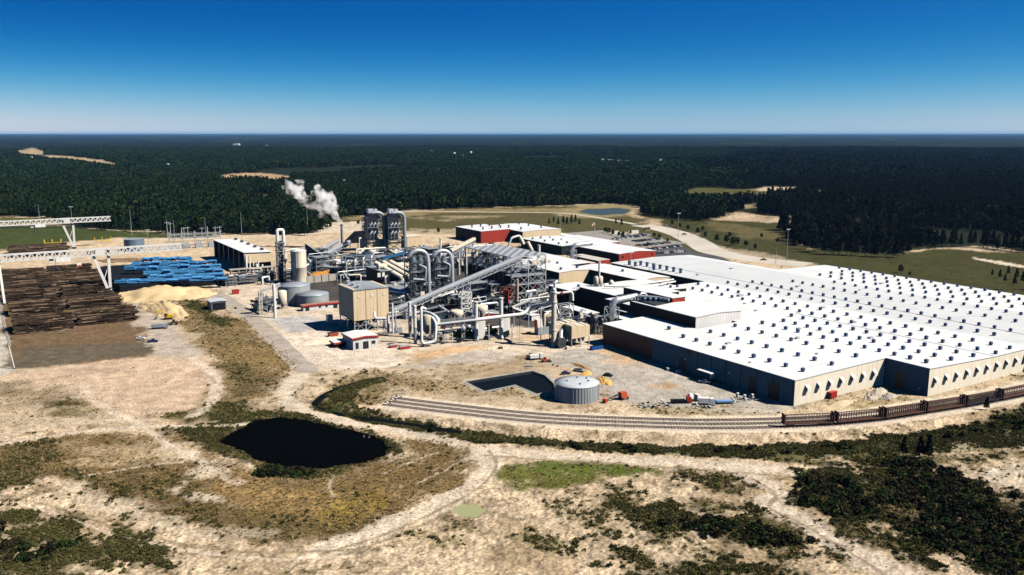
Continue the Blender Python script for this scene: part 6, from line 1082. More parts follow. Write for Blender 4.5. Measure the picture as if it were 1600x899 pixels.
def gantry(name, lab, px, pb, ptop, u0, u1, left_leg):
    c = Q(px, pb); zt = hgt(px, pb, ptop); zb = zt-4.4; t = thing(name, lab, 'crane', c[0], c[1], 'log gantry cranes')
    GW = M('crane_white', (.70, .68, .64), .45, 0, .1, .2, streak=.2)
    pt(GW, 'bridge', t, lambda m: m.truss((u0, c[1], zb), (u1, c[1], zb), 4.2, 4.6, int((u1-u0)/4.6), .55))
    pt(GW, 'leg', t, lambda m: (m.beam((c[0]-10.5, c[1], zt), (c[0]-.4, c[1]-.4, .8), 1.7, 1.9), )); pt(GW, 'leg', t, lambda m: m.beam((c[0]+1, c[1], zt), (c[0]+.4, c[1], .8), 1.7, 1.9))
    pt(GW, 'leg_brace', t, lambda m: (m.beam((c[0]-3.4, c[1], 10), (c[0]+.8, c[1], 22), .5), m.beam((c[0]-10.5, c[1], zt), (c[0]+1, c[1], zt), .9)))
    pt(STEELD, 'bogie', t, lambda m: (m.box(c[0]-1.4, c[0]+1.6, c[1]-6, c[1]+6, .5, 1.5), [m.cyl((c[0]-.5, c[1]+d, .5), (c[0]+.6, c[1]+d, .5), .5, n=10) for d in (-5, -3, 3, 5)]))
    pt(GW, 'machine_house', t, lambda m: m.box(c[0]-7.6, c[0]-1.6, c[1]-2.6, c[1]+2.6, zb+.3, zt-.2))
    pt(GW, 'leg', t, lambda m: (m.beam((left_leg, c[1], zb), (left_leg+.8, c[1]+7, .8), 1.4), m.beam((left_leg, c[1], zb), (left_leg+.8, c[1]-7, .8), 1.4)))
    pt(WHITEP, 'trolley', t, lambda m: m.box(c[0]-33, c[0]-24, c[1]-2.8, c[1]+2.8, zb-3.0, zb-.2)); pt(STEELD, 'rope', t, lambda m: [m.beam((c[0]-33+d, c[1], zb-3), (c[0]-34+d, c[1], zb-7), .2) for d in (0, 1.5)])
    pt(STEELD, 'grapple', t, lambda m: [m.tube([(c[0]-33.2, c[1]+d, zb-7), (c[0]-33.2+s*2.2, c[1]+d, zb-8), (c[0]-33.2+s*1.4, c[1]+d, zb-10)], .3, 6) for s in (-1, 1) for d in (-.8, .8)]); pt(WHITEP, 'cab', t, lambda m: m.box(c[0]-37, c[0]-34.5, c[1]-1.4, c[1]+1.4, zb-3.2, zb-.3))
gantry('gantry_crane', 'nearer white log gantry crane spanning the yard beside the blue decks', 172, 459, 388, -292, -158, -277)
gantry('gantry_crane', 'farther white log gantry crane beyond the log stacks near the woods', 116, 388, 341, -330, -168, -290)
t = thing('crane_runway', 'pale concrete runway strip along the left side of the log stacks', 'runway', -278, 300); pt(CONC, 'beam', t, lambda m: m.box(-279.6, -278.4, 300, 720, 0, .3)); pt(STEELD, 'rail', t, lambda m: m.box(-279.1, -278.9, 300, 720, .3, .42))
q = Q(23, 576); t = thing('marker_post', 'white leaning marker post at the end of the pale runway strip', 'post', q[0], q[1]); pt(WHITEP, 'shaft', t, lambda m: m.beam(q, V(18, 541, 577), .45)); pt(STEELD, 'foot', t, lambda m: m.cbox(q, 1.2, 1.2, 0, .3))
for px, yb, lab in ((83, 383, 'yellow stanchion frame on the grass edge behind the log stacks'), (161, 379, 'thinner yellow stanchion frame by the sand road right of the far crane')):
    c = Q(px, yb); t = thing('stanchion_rack', lab, 'rack', c[0], c[1], 'yellow stanchion racks'); s_ = 7.2; pt(YELL, 'post', t, lambda m: [m.beam((c[0]+d*s_, c[1], 0), (c[0]+d*s_-(.8 if d < 1 else -.8), c[1], hgt(px, yb, yb-9)), .9 if px < 100 else .6) for d in (-1, 0, 1)]); pt(YELL, 'base', t, lambda m: m.beam((c[0]-s_, c[1], 1.6), (c[0]+s_, c[1], 1.6), 1.6 if px < 100 else .7))
c = Q(125, 428); t = thing('log_stacker', 'orange red wheeled machine among the right hand log stacks', 'loader', c[0], c[1]); cz = 6
pt(ORANGE, 'body', t, lambda m: m.box(c[0]-2, c[0]+2, c[1], c[1]+3, 3, 7.2)); pt(WHITEP, 'cab_roof', t, lambda m: m.box(c[0]-1.8, c[0]+1.8, c[1]+.3, c[1]+2.7, 7.2, 8.6)); pt(TYRE, 'wheel', t, lambda m: [m.cyl((c[0]+a, c[1]+b, 1.6), (c[0]+a+.8, c[1]+b, 1.6), 1.6) for a in (-2.6, 1.8) for b in (0, 3.6)])
c = Q(213, 393); t = thing('water_tank', 'blue grey round tank standing on the sand behind the blue decks', 'tank', c[0], c[1]); r = 9.5; hh = hgt(213, 393, 375); pt(M('tank_blue', (.14, .20, .27), .45, .1, .2, .3), 'shell', t, lambda m: m.lathe((c[0], c[1]+r), [(r, 0), (r, hh)], 32)); pt(GREYSH, 'roof', t, lambda m: m.lathe((c[0], c[1]+r), [(r+.2, hh), (1, hh+.8), (.05, hh+.9)], 32)); pt(GALV, 'ladder', t, lambda m: ladder(m, (c[0], c[1]-.4), 0, hh+1))
# chip heap and other heaps
HEAPM = M('yellow_chips', (.58, .43, .24), .95, 0, .3, .09, .1, bump=.9)
def heap(name, lab, px, py, ru, rv, h, mat, seed, rot=0.):
    c = Q(px, py); t = thing(name, lab, 'heap', c[0], c[1]); o = pt(mat, 'mound', t, lambda m: heap_mesh(m, c, ru, rv, h, 44, seed)); o.rotation_euler = (0, 0, rot); o.name = 'mound'; return t
heap('chip_heap', 'broad pale yellow heap of wood chips below the blue log decks', 250, 463, 42, 22, 8.0, HEAPM, 5, -.25)
heap('chip_heap', 'long tongue of yellow chips running from the big heap towards the excavator', 256, 484, 12, 36, 6, HEAPM, 8, .12)
heap('chip_heap', 'small yellow chip heap on the right of the big one by the shed', 300, 462, 16, 12, 4.2, HEAPM, 9, .2)
CLAYM = M('orange_soil', (.46, .25, .09), .95, 0, .3, .3, .1, bump=.8)
heap('soil_heap', 'long thin ridge of orange soil left of the grey yard vehicles', 908, 573, 1.8, 9, 1.2, CLAYM, 11, .0); heap('soil_heap', 'bright orange soil heap right behind the grey round tank', 941, 597, 4.2, 7, 2.6, M('ochre_soil', (.62, .38, .13), .95, 0, .25, .3, .1, bump=.8), 12, .0)
heap('soil_heap', 'small ochre soil heap between the tank and the long soil ridge', 916, 585, 3.6, 2.6, 1.9, MATS['ochre_soil'], 13); heap('soil_heap', 'grey tan spoil mound in the notch of the warehouse walls', 1370, 617, 12, 4, 3.2, M('spoil', (.42, .36, .28), .95, 0, .3, .3, .1, bump=.8), 14, .3)
heap('soil_heap', 'smaller grey gravel pile beside the spoil mound near the dark door', 1388, 621, 5, 3, 2.6, M('gravel_pile', (.40, .35, .30), .95, 0, .3, .3, .1, bump=.8), 15); heap('soil_heap', 'long weedy berm between the railway and the front warehouse corner', 1160, 642, 17, 3.0, 1.4, MATS['spoil'], 16, -.62); heap('soil_heap', 'low tan bank along the railway before the first warehouse end wall', 1310, 634, 13, 3, 2.2, M('bank', (.50, .39, .25), .95, 0, .3, .3, .1, bump=.8), 17, .1)
heap('sand_heap', 'smooth pale sand mound on the plant floor by the grey gravel pad', 515, 533, 16, 7, 2.6, M('pale_sand', (.66, .55, .42), .95, 0, .12, .2, .1, bump=.4), 19)
heap('soil_heap', 'low reddish bank in front of the white filter pipes', 700, 549, 20, 5, 1.8, M('red_soil', (.48, .31, .18), .95, 0, .25, .3, .1, bump=.6), 21, .1)
# ------------------------------------------------------------------ vehicles (built at the origin, front along +x, then placed)
def vroot(name, lab, cat, group=None):
    o = bpy.data.objects.new(name, None); COL.objects.link(o); o['u0'] = 0.; o['v0'] = 0.; return tag(o, lab, cat, group)
def put(o, px, py, heading, z=0.):
    p = P(px, py); o.location = (p[0], p[1], z+.06); o.rotation_euler = (0, 0, heading); return o
def wheels(t, xs, y, r, w=.3):
    for x in xs:
        for s_ in (-1, 1):
            pt(TYRE, 'wheel', t, lambda m: m.cyl((x, s_*y-w/2, r), (x, s_*y+w/2, r), r, n=12))
def car(lab, mat, kind='car', group=None):
    t = vroot('car' if kind == 'car' else 'pickup_truck', lab, 'car' if kind == 'car' else 'pickup', group)
    L, W = (4.6, 1.8) if kind == 'car' else (5.6, 2.0); hw = W/2
    def body(m):
        if kind == 'car': pr = [(-L/2, .35), (-L/2+.05, .85), (-L/2+.5, .95), (L/2-1.2, .95), (L/2-.1, .75), (L/2, .35)]
        else: pr = [(-L/2, .45), (-L/2, 1.15), (L/2-1.5, 1.15), (L/2-.1, 1.0), (L/2, .45)]
        m.prism(pr, -hw, hw)
    pt(mat, 'body', t, body)
    cabp = [(-1.7, .94), (-1.1, 1.45), (.45, 1.47), (1.15, .94)] if kind == 'car' else [(-.9, 1.14), (-.7, 1.85), (.7, 1.85), (1.3, 1.14)]
    pt(GLASSD, 'windows', t, lambda m: m.prism(cabp, -hw+.12, hw-.12))
    rz = cabp[1][1]; pt(mat, 'roof', t, lambda m: m.prism([(cabp[1][0]-.05, rz-.04), (cabp[1][0], rz+.06), (cabp[2][0], rz+.06), (cabp[2][0]+.08, rz-.04)], -hw+.1, hw-.1))
    if kind != 'car': pt(BLACKM, 'load_bed', t, lambda m: m.box(-L/2+.15, -1.0, -hw+.15, hw-.15, 1.13, 1.17))
    wheels(t, (-L*.3, L*.31), hw-.1, .34 if kind == 'car' else .4); return t
PAINTS = [('white', M('car_white', (.75, .75, .73), .3, 0, .03, 1, .5)), ('black', M('car_black', (.012, .012, .014), .3, 0, .1, 1, .5)), ('silver', M('car_silver', (.42, .43, .45), .3, .3, .05, 1, .5)), ('dark blue', M('car_blue', (.015, .03, .10), .3, 0, .1, 1, .5)), ('red', M('car_red', (.30, .02, .02), .3, 0, .1, 1, .5)), ('grey', M('car_grey', (.10, .105, .11), .3, .2, .1, 1, .5))]
def lowcar(mat):                                     # a parked car a few pixels long: body and glass in one mesh with two materials
    m = MB(); m.prism([(-2.3, .3), (-2.25, .85), (-1.8, .95), (1.1, .95), (2.2, .75), (2.3, .3)], -.9, .9); n1 = len(m.f); m.prism([(-1.7, .94), (-1.1, 1.42), (.45, 1.44), (1.15, .94)], -.78, .78); n2 = len(m.f)
    m.prism([(-1.1, 1.40), (-1.05, 1.5), (.4, 1.52), (.5, 1.4)], -.76, .76); n3 = len(m.f)
    for x in (-1.4, 1.45):
        for s_ in (-.85, .85): m.cyl((x, s_-.12, .33), (x, s_+.12, .33), .33, n=8)
    me = m.mesh('parked_car', [mat, GLASSD, TYRE]); idx = [0]*n1+[1]*(n2-n1)+[0]*(n3-n2)+[2]*(len(m.f)-n3); me.polygons.foreach_set('material_index', idx); return me
LOW = {n: lowcar(m) for n, m in PAINTS}
ncar = 0
CARROWS = [((964, 375), (1010, 367), .8), ((992, 371.5), (1016, 367.5), .9), ((994, 378.5), (1034, 374), .95), ((1000, 385.5), (1047, 380), .95), ((1014, 391), (1065, 385), .95), ((1016, 397.5), (1070, 394), .98)]
for a, b, dens in CARROWS:
    A, B = Vector((*P(*a)[:2], 0)), Vector((*P(*b)[:2], 0)); d = (B-A); L = d.length; d.normalize(); nrm = Vector((-d.y, d.x, 0))
    for side in (0, 1):
        s_ = 1.5
        while s_ < L:
            if random.random() < dens:
                nm = random.choices([p[0] for p in PAINTS], [3, 3, 2.4, 1.6, .7, 3])[0]; p = A+d*s_+nrm*(5.6*side)
                o = bpy.data.objects.new('parked_car', LOW[nm]); COL.objects.link(o); o.location = (p.x, p.y, .09); o.rotation_euler = (0, 0, math.atan2(nrm.y, nrm.x)+(math.pi if random.random() < .5 else 0)+random.uniform(-.04, .04))
                tag(o, f'{nm} car parked in the rows of the car park beside the red gabled hall', 'car', f'{nm} cars in the car park'); ncar += 1
            s_ += random.uniform(2.75, 3.05)
HD = PHI
put(car('dark pickup driving on the pale forecourt road beyond the car park', PAINTS[1][1], 'pickup'), 1069, 367, HD+2.0); put(car('white car on the pale road at the bend before the car park', PAINTS[0][1]), 1040, 353, HD+2.2); put(car('red vehicle standing on the pale road beside the grey hall roof', PAINTS[4][1], 'pickup'), 1193, 407, HD-.6)
put(car('white pickup parked in front of the shaded warehouse wall', PAINTS[0][1], 'pickup'), 1101, 599, HD+2.1); put(car('white car parked on the dirt left of the chip heap, nearer the log stacks', PAINTS[0][1]), 220, 530, .2); put(car('blue and white pickup on the dirt below the chip heap', PAINTS[3][1], 'pickup'), 239, 535, .3)
put(car('grey pickup standing behind the grey round tank near the soil heaps', PAINTS[2][1], 'pickup'), 905, 581, -.5); put(car('dark blue car standing just behind the grey round tank', PAINTS[3][1]), 884, 585, .2); put(car('black car right of the orange soil heap in the yard', PAINTS[1][1]), 950, 588, -.5)
def truck(lab, cab, box, boxmat, L=9.):
    t = vroot('truck', lab, 'truck'); pt(cab, 'cab', t, lambda m: m.prism([(L/2-2.2, .7), (L/2-2.2, 3.0), (L/2-.7, 3.0), (L/2, 1.9), (L/2, .7)], -1.2, 1.2)); pt(GLASSD, 'windscreen', t, lambda m: m.prism([(L/2-.72, 2.9), (L/2-.05, 1.95), (L/2-.02, 1.98), (L/2-.69, 2.95)], -1.05, 1.05)); pt(STEELD, 'chassis', t, lambda m: m.box(-L/2, L/2-.3, -.5, .5, .6, .95))
    if box: pt(boxmat, 'load', t, box)
    wheels(t, (-L/2+1, -L/2+2.2, L/2-1.3), 1.0, .5, .35); return t
put(truck('white mixer truck nose to the rubble beside the railway', WHITEP, lambda m: m.lathe((-1.4, 0), [(.8, 1.0), (1.35, 1.8), (1.3, 3.0), (.6, 4.0)], 14), WHITEP, 8), 1082, 628, .5)
put(truck('red and black lorry with long flat bed beside the white mixer truck', REDP, lambda m: m.box(-4.5, 1.8, -1.2, 1.2, .96, 1.5), BLACKM, 9), 1064, 630, 0.05); put(truck('white van bodied truck right of the mixer truck by the rubble', WHITEP, lambda m: m.box(-3.5, 1.0, -1.2, 1.2, .96, 3.2), WHITEP, 7), 1104, 633, -.1)
put(truck('white service truck with red machines on the sand near the lined basin', WHITEP, lambda m: m.box(-3.6, 1.2, -1.2, 1.2, .96, 2.6), WHITEP, 8), 838, 562, .3); put(truck('grey tipper truck on the track beside the chip heap', GREYSH, lambda m: m.prism([(-4.6, 1.1), (1.8, 1.1), (2.0, 3.0), (-4.8, 2.8)], -1.3, 1.3), GREYSH, 9.5), 250, 514, .25)
t = vroot('flatbed_trailer', 'blue tarped flatbed trailer lying along the rubble by the railway', 'trailer'); pt(M('tarp_blue', (.20, .36, .62), .5), 'tarp', t, lambda m: m.prism([(-4.5, 1.1), (4.5, 1.1), (4.3, 1.9), (-4.3, 1.9)], -1.3, 1.3)); pt(STEELD, 'bed', t, lambda m: m.box(-5, 5, -1.2, 1.2, .75, 1.1)); wheels(t, (-3.4, -2.2), 1.0, .45); put(t, 1131, 631, .12).scale = (.8,)*3
t = vroot('box_trailer', 'pale trailer with open top parked against the shaded warehouse wall', 'trailer'); pt(WHITEP, 'box', t, lambda m: m.box(-4, 4, -1.2, 1.2, 1.0, 3.6)); pt(STEELD, 'underframe', t, lambda m: m.box(-4, 4, -.9, .9, .7, 1.0)); wheels(t, (-3, -1.8), 1.0, .5); put(t, 1123, 594, HD+2.2)
def loader(lab, mat, name='wheel_loader'):
    t = vroot(name, lab, 'loader'); pt(mat, 'body', t, lambda m: m.prism([(-3.2, 1.0), (-3.2, 2.3), (-.4, 2.5), (1.6, 1.8), (1.6, 1.0)], -1.1, 1.1)); pt(GLASSD, 'cab', t, lambda m: m.box(-1.2, .5, -.8, .8, 2.4, 3.5)); pt(mat, 'cab_roof', t, lambda m: m.box(-1.35, .65, -.95, .95, 3.5, 3.7)); pt(mat, 'arm', t, lambda m: [m.beam((1.0, s_, 1.8), (3.4, s_, 1.0), .35) for s_ in (-.8, .8)]); pt(STEELD, 'bucket', t, lambda m: m.prism([(3.2, .2), (3.1, 1.6), (3.6, 1.7), (4.7, .2)], -1.6, 1.6)); wheels(t, (-2.1, 1.5), 1.15, .85, .6); return t
put(loader('yellow wheel loader working behind the chip heap beside the decks', YELL), 311, 441, 2.6).scale = (1.6,)*3; put(loader('small red loader at the foot of the blue decks left of the ramp', REDP), 228, 451, .1).scale = (1.2,)*3
t = vroot('hopper_bin', 'grey tilted hopper bin just behind the yellow wheel loader', 'bin'); pt(M('hopper_tan', (.38, .32, .25), .7), 'bin', t, lambda m: m.prism([(-4, 1.5), (-4.5, 5.5), (4, 4.5), (3, 1.2)], -2, 2)); pt(STEELD, 'leg', t, lambda m: [m.beam((x, y, 0), (x, y, 2), .4) for x in (-3, 2.5) for y in (-1.5, 1.5)]); put(t, 309, 433, .3)
def excavator(lab, mat):
    t = vroot('excavator', lab, 'excavator'); pt(TYRE, 'track', t, lambda m: m.prism([(-2.2, .35), (-1.8, .9), (1.8, .9), (2.2, .35), (1.8, 0), (-1.8, 0)], -1.5, -.9)); pt(TYRE, 'track', t, lambda m: m.prism([(-2.2, .35), (-1.8, .9), (1.8, .9), (2.2, .35), (1.8, 0), (-1.8, 0)], .9, 1.5)); pt(mat, 'house', t, lambda m: m.box(-2.4, 1.2, -1.3, 1.3, 1.0, 2.4)); pt(GLASSD, 'cab', t, lambda m: m.box(.1, 1.6, .2, 1.3, 1.2, 3.0)); pt(mat, 'boom', t, lambda m: (m.beam((.8, -.3, 2.0), (3.4, -.3, 4.6), .5), m.beam((3.4, -.3, 4.6), (5.6, -.3, 3.6), .45))); pt(mat, 'stick', t, lambda m: m.beam((5.6, -.3, 3.7), (6.0, -.3, 1.2), .4)); pt(STEELD, 'bucket', t, lambda m: m.prism([(5.5, 1.3), (6.3, 1.2), (6.2, .3), (5.3, .5)], -.9, .3)); return t
put(excavator('yellow excavator at the lower end of the chip tongue', YELL), 263, 499, 3.4).scale = (1.25,)*3; put(loader('rust coloured loader just below the yellow excavator', RUST), 271, 508, 3.4).scale = (.9,)*3
t = vroot('boom_lift', 'orange boom lift with its long arm lowered right of the round tank', 'boom lift'); pt(ORANGE, 'chassis', t, lambda m: m.box(-1.6, 1.6, -1.2, 1.2, .7, 1.5)); pt(ORANGE, 'turret', t, lambda m: m.box(-1.8, 1.0, -1.0, 1.0, 1.5, 2.9)); pt(STEELD, 'boom', t, lambda m: (m.beam((.4, 0, 2.6), (-4.6, 0, 1.8), .45), m.beam((-4.6, 0, 1.8), (-8.2, 0, .9), .32))); pt(REDP, 'basket', t, lambda m: m.box(-9.4, -8.2, -.9, .9, .35, 1.4)); wheels(t, (-1.2, 1.2), 1.1, .5, .4); put(t, 974, 624, .55).scale = (1.15,)*3
put(loader('orange skid loader beside the white service truck near the basin', ORANGE, 'skid_loader'), 852, 566, .2).scale = (.7,)*3; put(loader('dark red loader behind the white service truck near the basin', RUST, 'skid_loader'), 829, 560, .2).scale = (.7,)*3
def container(name, lab, cat, mat, px, py, hd, L=6.1, W=2.4, h=2.6, ribs=True, open_top=False):
    t = vroot(name, lab, cat); pt(mat, 'body', t, lambda m: m.box(-L/2, L/2, -W/2, W/2, .15, h)); pt(mat, 'rib', t, lambda m: [m.box(-L/2+.3+i*.6, -L/2+.5+i*.6, -W/2-.08, W/2+.08, .2, h-.1) for i in range(int(L/.6))]); pt(STEELD, 'skid', t, lambda m: [m.box(-L/2, L/2, y-.1, y+.1, 0, .15) for y in (-.8, .8)])
    if open_top: pt(BLACKM, 'load', t, lambda m: m.box(-L/2+.15, L/2-.15, -W/2+.15, W/2-.15, h, h+.05))
    return put(t, px, py, hd)
container('skip_container', 'bright blue waste container in front of the bag filters', 'container', M('skip_blue', (.01, .11, .42), .5), 932, 546, HD-.1, 6.8, 2.6, 1.9, open_top=True); container('shipping_container', 'red steel container on the sand before the warehouse end wall', 'container', REDP, 1299, 622, HD+.1, 4.6, 2.6, 3.0)
container('waste_bin', 'white bin against the shaded wall, nearer the link hall', 'bin', WHITEP, 1044, 579, HD, 1.6, 1.4, 1.3); container('waste_bin', 'white bin against the shaded wall, nearer the white pickup', 'bin', WHITEP, 1060, 583, HD, 2.0, 1.6, 1.4); container('pallet_stack', 'flat dark pallet stack on the sand right of the filters', 'pallet stack', RUST, 782, 545, .2, 2.4, 1.4, .9); container('tool_chest', 'grey low crate on the sand behind the lined basin', 'crate', GREYSH, 826, 573, .1, 4, 1.4, .5)
t = thing('rubble_pile', 'jumbled pale rubble and pipe lengths beside the mixer truck', 'rubble', *Q(1160, 625)[:2]); m = MB(t)
for i in range(90):
    x = random.choice([random.uniform(1144, 1180), random.uniform(1090, 1112), random.uniform(1000, 1052)]); q = Q(x, (633-(x-1100)*.12 if x > 1085 else 634)+random.uniform(-4, 4)); s_ = random.uniform(.2, .8); m.beam((q[0], q[1], s_*.4), (q[0]+random.uniform(-2, 2)*s_*2, q[1]+random.uniform(-2, 2)*s_*2, s_*.4+random.uniform(0, 1.3)), s_, s_*.6)
m.build('debris', M('rubble_mix', (.42, .41, .39), .9, 0, .6, .6))['kind'] = 'stuff'
for i, (x, y) in enumerate(((1152, 622), (1163, 625), (1175, 624))):
    c = Q(x, y); t = thing('concrete_cone', ('leftmost', 'middle', 'rightmost')[i]+' of three pale concrete cone sections standing in the rubble', 'concrete section', c[0], c[1], 'concrete sections in the rubble'); pt(CONC, 'ring', t, lambda m: m.lathe(c, [(.7, 0), (.8, .8), (.45, 1.7), (.4, 2.1)], 12)); pt(WHITEP, 'cap', t, lambda m: m.lathe(c, [(.65, 2.05), (.7, 2.3), (.1, 2.4)], 12))
# ------------------------------------------------------------------ train of centre-beam flat wagons
def wagon():
    t = vroot('flat_wagon', '', 'rail wagon', 'empty flat wagons on the siding'); L = 21.4; W = 1.45
    pt(RUST, 'deck', t, lambda m: (m.box(-L/2, L/2, -W, W, 1.05, 1.35), m.box(-L/2+2, L/2-2, -.35, .35, .6, 1.05)))
    for s_ in (-1, 1): pt(M('bulkhead_brown', (.07, .035, .028), .8, 0, .3, .6), 'bulkhead', t, lambda m: (m.box(s_*(L/2-.35)-.18, s_*(L/2-.35)+.18, -W, W, 1.3, 5.2), [m.beam((s_*(L/2-.5), y, 5.0), (s_*(L/2-1.9), y, 1.3), .18) for y in (-1.2, 1.2)]))
    pt(M('beam_brown', (.13, .065, .05), .8, 0, .3, .6), 'centre_beam', t, lambda m: (m.box(-L/2+.5, L/2-.5, -.22, .22, 4.5, 4.8), [m.box(x-.09, x+.09, -.12, .12, 1.3, 4.5) for x in np.linspace(-L/2+1.4, L/2-1.4, 17)]))
    pt(MATS['beam_brown'], 'stake', t, lambda m: [m.box(x-.07, x+.07, y-.06, y+.06, 1.3, 4.3) for x in np.linspace(-L/2+1.4, L/2-1.4, 17) for y in (-W+.05, W-.05)])['kind'] = 'stuff'
    for s_ in (-1, 1):
        b = pt(STEELD, 'bogie', t, lambda m: [m.box(s_*7.6-1.4, s_*7.6+1.4, y-.15, y+.15, .45, .85) for y in (-.95, .95)])
        for x in (-.9, .9):
            mb = MB(t); mb.cyl((s_*7.6+x, -.85, .46), (s_*7.6+x, -.7, .46), .46, n=12); mb.cyl((s_*7.6+x, .7, .46), (s_*7.6+x, .85, .46), .46, n=12); mb.cyl((s_*7.6+x, -.9, .46), (s_*7.6+x, .9, .46), .09, n=6); mb.build('wheel', RUST, b)
    return t
ds = [0.]
for i in range(1, len(RAIL)): ds.append(ds[-1]+math.dist(RAIL[i-1], RAIL[i]))
def along(s_):
    k = max(i for i in range(len(ds)-1) if ds[i] <= s_); f_ = (s_-ds[k])/(ds[k+1]-ds[k]); a, b = RAIL[k], RAIL[k+1]; return (a[0]+(b[0]-a[0])*f_, a[1]+(b[1]-a[1])*f_)
p0 = P(1219, 668); s0 = min(range(len(RAIL)), key=lambda i: math.dist(RAIL[i], p0[:2])); s0 = ds[s0]
proto = wagon(); WL = ['brown flat wagon at the very end of the train', 'brown flat wagon second from the end of the train', 'brown flat wagon third from the end, below the warehouse notch', 'brown flat wagon fourth from the end of the train', 'blackish flat wagon fifth from the end of the train', 'brown flat wagon sixth from the end, cut by the photo edge', 'brown flat wagon farthest from the train end']
for i in range(6):
    s_ = s0+11.2+22.3*i; a, b = along(s_-8), along(s_+8); o = proto if i == 0 else dup(proto); o['label'] = WL[i]
    o.location = ((a[0]+b[0])/2, (a[1]+b[1])/2, .43); o.rotation_euler = (0, 0, math.atan2(b[1]-a[1], b[0]-a[0]))
    if i == 4:
        for ch in o.children:
            if ch.name.split('.')[0] in ('deck', 'bulkhead', 'stake'):
                ch.data = ch.data.copy(); ch.data.materials[0] = M('wagon_black', (.018, .020, .026), .7, 0, .3, .6)
# buffer stops and small things by the track ends
for k in range(3):
    a, b = offset_line(RAIL, 4.9*k)[0], offset_line(RAIL, 4.9*k)[1]; an = math.atan2(b[1]-a[1], b[0]-a[0]); t = vroot('buffer_stop', ('nearest', 'middle', 'farthest')[k]+' dark buffer stop at the left end of the three sidings', 'buffer stop', 'buffer stops'); pt(STEELD, 'frame', t, lambda m: (m.box(-.3, .3, -1.2, 1.2, .9, 1.5), [m.beam((0, y, 1.3), (1.8, y, .2), .25) for y in (-.75, .75)])); pt(WHITEP, 'plate', t, lambda m: m.box(.3, .36, -1.0, 1.0, 1.0, 1.4)); t.location = (a[0], a[1], .25); t.rotation_euler = (0, 0, an)
# ------------------------------------------------------------------ poles, masts, fence, substation
def mast(px, yb, yt, lab, head=True, r=.26):
    c = Q(px, yb); z = hgt(px, yb, yt); t = thing('light_mast', lab, 'mast', c[0], c[1]); pt(GALV, 'shaft', t, lambda m: m.cyl((*c[:2], 0), (*c[:2], z), r, r*.5, 8))
    if head: pt(GALV, 'crossarm', t, lambda m: m.beam((c[0]-2.4, c[1], z-.2), (c[0]+2.4, c[1], z-.2), .35)); pt(WHITEP, 'floodlight', t, lambda m: [m.cbox((c[0]+d, c[1]-.3), .6, .4, z-.7, z-.2) for d in (-2, -.7, .7, 2)])
for a in ((62, 345, 319, 'thin mast in front of the woods left of the far crane', False), (113, 352, 323, 'light mast with crossarm right above the far gantry crane', True), (206, 369, 328, 'tall mast standing on the grass left of the substation', False), (232, 386, 359, 'short mast with crossarm beside the blue grey round tank', True),
          (273, 378, 344, 'tall mast left in the substation', False), (322, 376, 340, 'tall mast in the middle of the substation', False), (378, 371, 332, 'tall mast behind the log shed', False), (417, 366, 353, 'short dark mast before the woods right of the log shed', False), (481, 368, 322, 'tall mast rising beside the steam plume', False),
          (875, 362, 336, 'slim light mast behind the rear white roofed block', True), (1059, 383, 333, 'tall light mast beside the forecourt road', True), (1229, 409, 358, 'tall light mast beyond the grey hall roof', True), (985, 440, 394, 'slim mast with crossarm in front of the red gable', True), (1212, 412, 386, 'short pole by the pale road end', False)): mast(*a)
t = thing('substation', 'pale lattice switchyard of posts and beams behind the blue decks', 'substation', *Q(300, 382)[:2])
SP = [(265, 385), (285, 384), (305, 383), (325, 382), (345, 381)]
for row, dy in ((0, 0), (1, -6)):
    pts_ = [Q(x, y+dy) for x, y in SP]; h0 = hgt(300, 383, 366)
    for k, q in enumerate(pts_):
        pt(GALV, 'post', t, lambda m: (m.beam((*q[:2], 0), (*q[:2], h0+4*(k % 2)), .6), m.beam((q[0]-1.6, q[1], h0-2), (q[0]+1.6, q[1], h0-2), .4)))
        if k: p_ = pts_[k-1]; pt(GALV, 'beam', t, lambda m: m.truss((p_[0], p_[1], h0-4), (q[0], q[1], h0-4), 1.2, 1.2, 6, .25))
for x, y in ((271, 390), (291, 388), (311, 387), (331, 386)): c = Q(x, y); pt(M('transformer_grey', (.36, .38, .40), .5), 'transformer', t, lambda m: (m.cbox(c, 7, 4, 0, 4.5), [m.cyl((c[0]+d, c[1], 4.5), (c[0]+d, c[1], 7), .35) for d in (-2, 0, 2)]))
c = Q(300, 388); pt(GALV, 'fence', t, lambda m: [m.beam((*Q(x, 391-(x-250)*.06)[:2], 0), (*Q(x, 391-(x-250)*.06)[:2], 3), .2) for x in range(246, 352, 4)]+[m.beam((*Q(246, 391.2)[:2], z), (*Q(350, 385)[:2], z), .12) for z in (1, 2, 3)])['kind'] = 'stuff'
for x, yb, yt, lab in ((262, 372, 345, 'left H shaped pole of the pair left of the substation masts'), (267, 371, 347, 'right H shaped pole of the pair left of the substation masts'), (288, 372, 355, 'cross shaped pole left of the middle substation mast'), (294, 371, 354, 'cross shaped pole just left of the middle substation mast'), (316, 371, 355, 'cross shaped pole touching the middle substation mast'), (337, 372, 354, 'left cross shaped pole right of the middle mast'), (344, 371, 353, 'right cross shaped pole before the log shed roof')):
    c = Q(x, yb); z = hgt(x, yb, yt); t = thing('power_pole', lab, 'pole', c[0], c[1], 'power poles at the substation'); pt(GALV, 'shaft', t, lambda m: m.cyl((*c[:2], 0), (*c[:2], z), .45, .3, 8)); pt(GALV, 'crossarm', t, lambda m: m.beam((c[0]-2.6, c[1], z*.88), (c[0]+2.6, c[1], z*.88), .4))
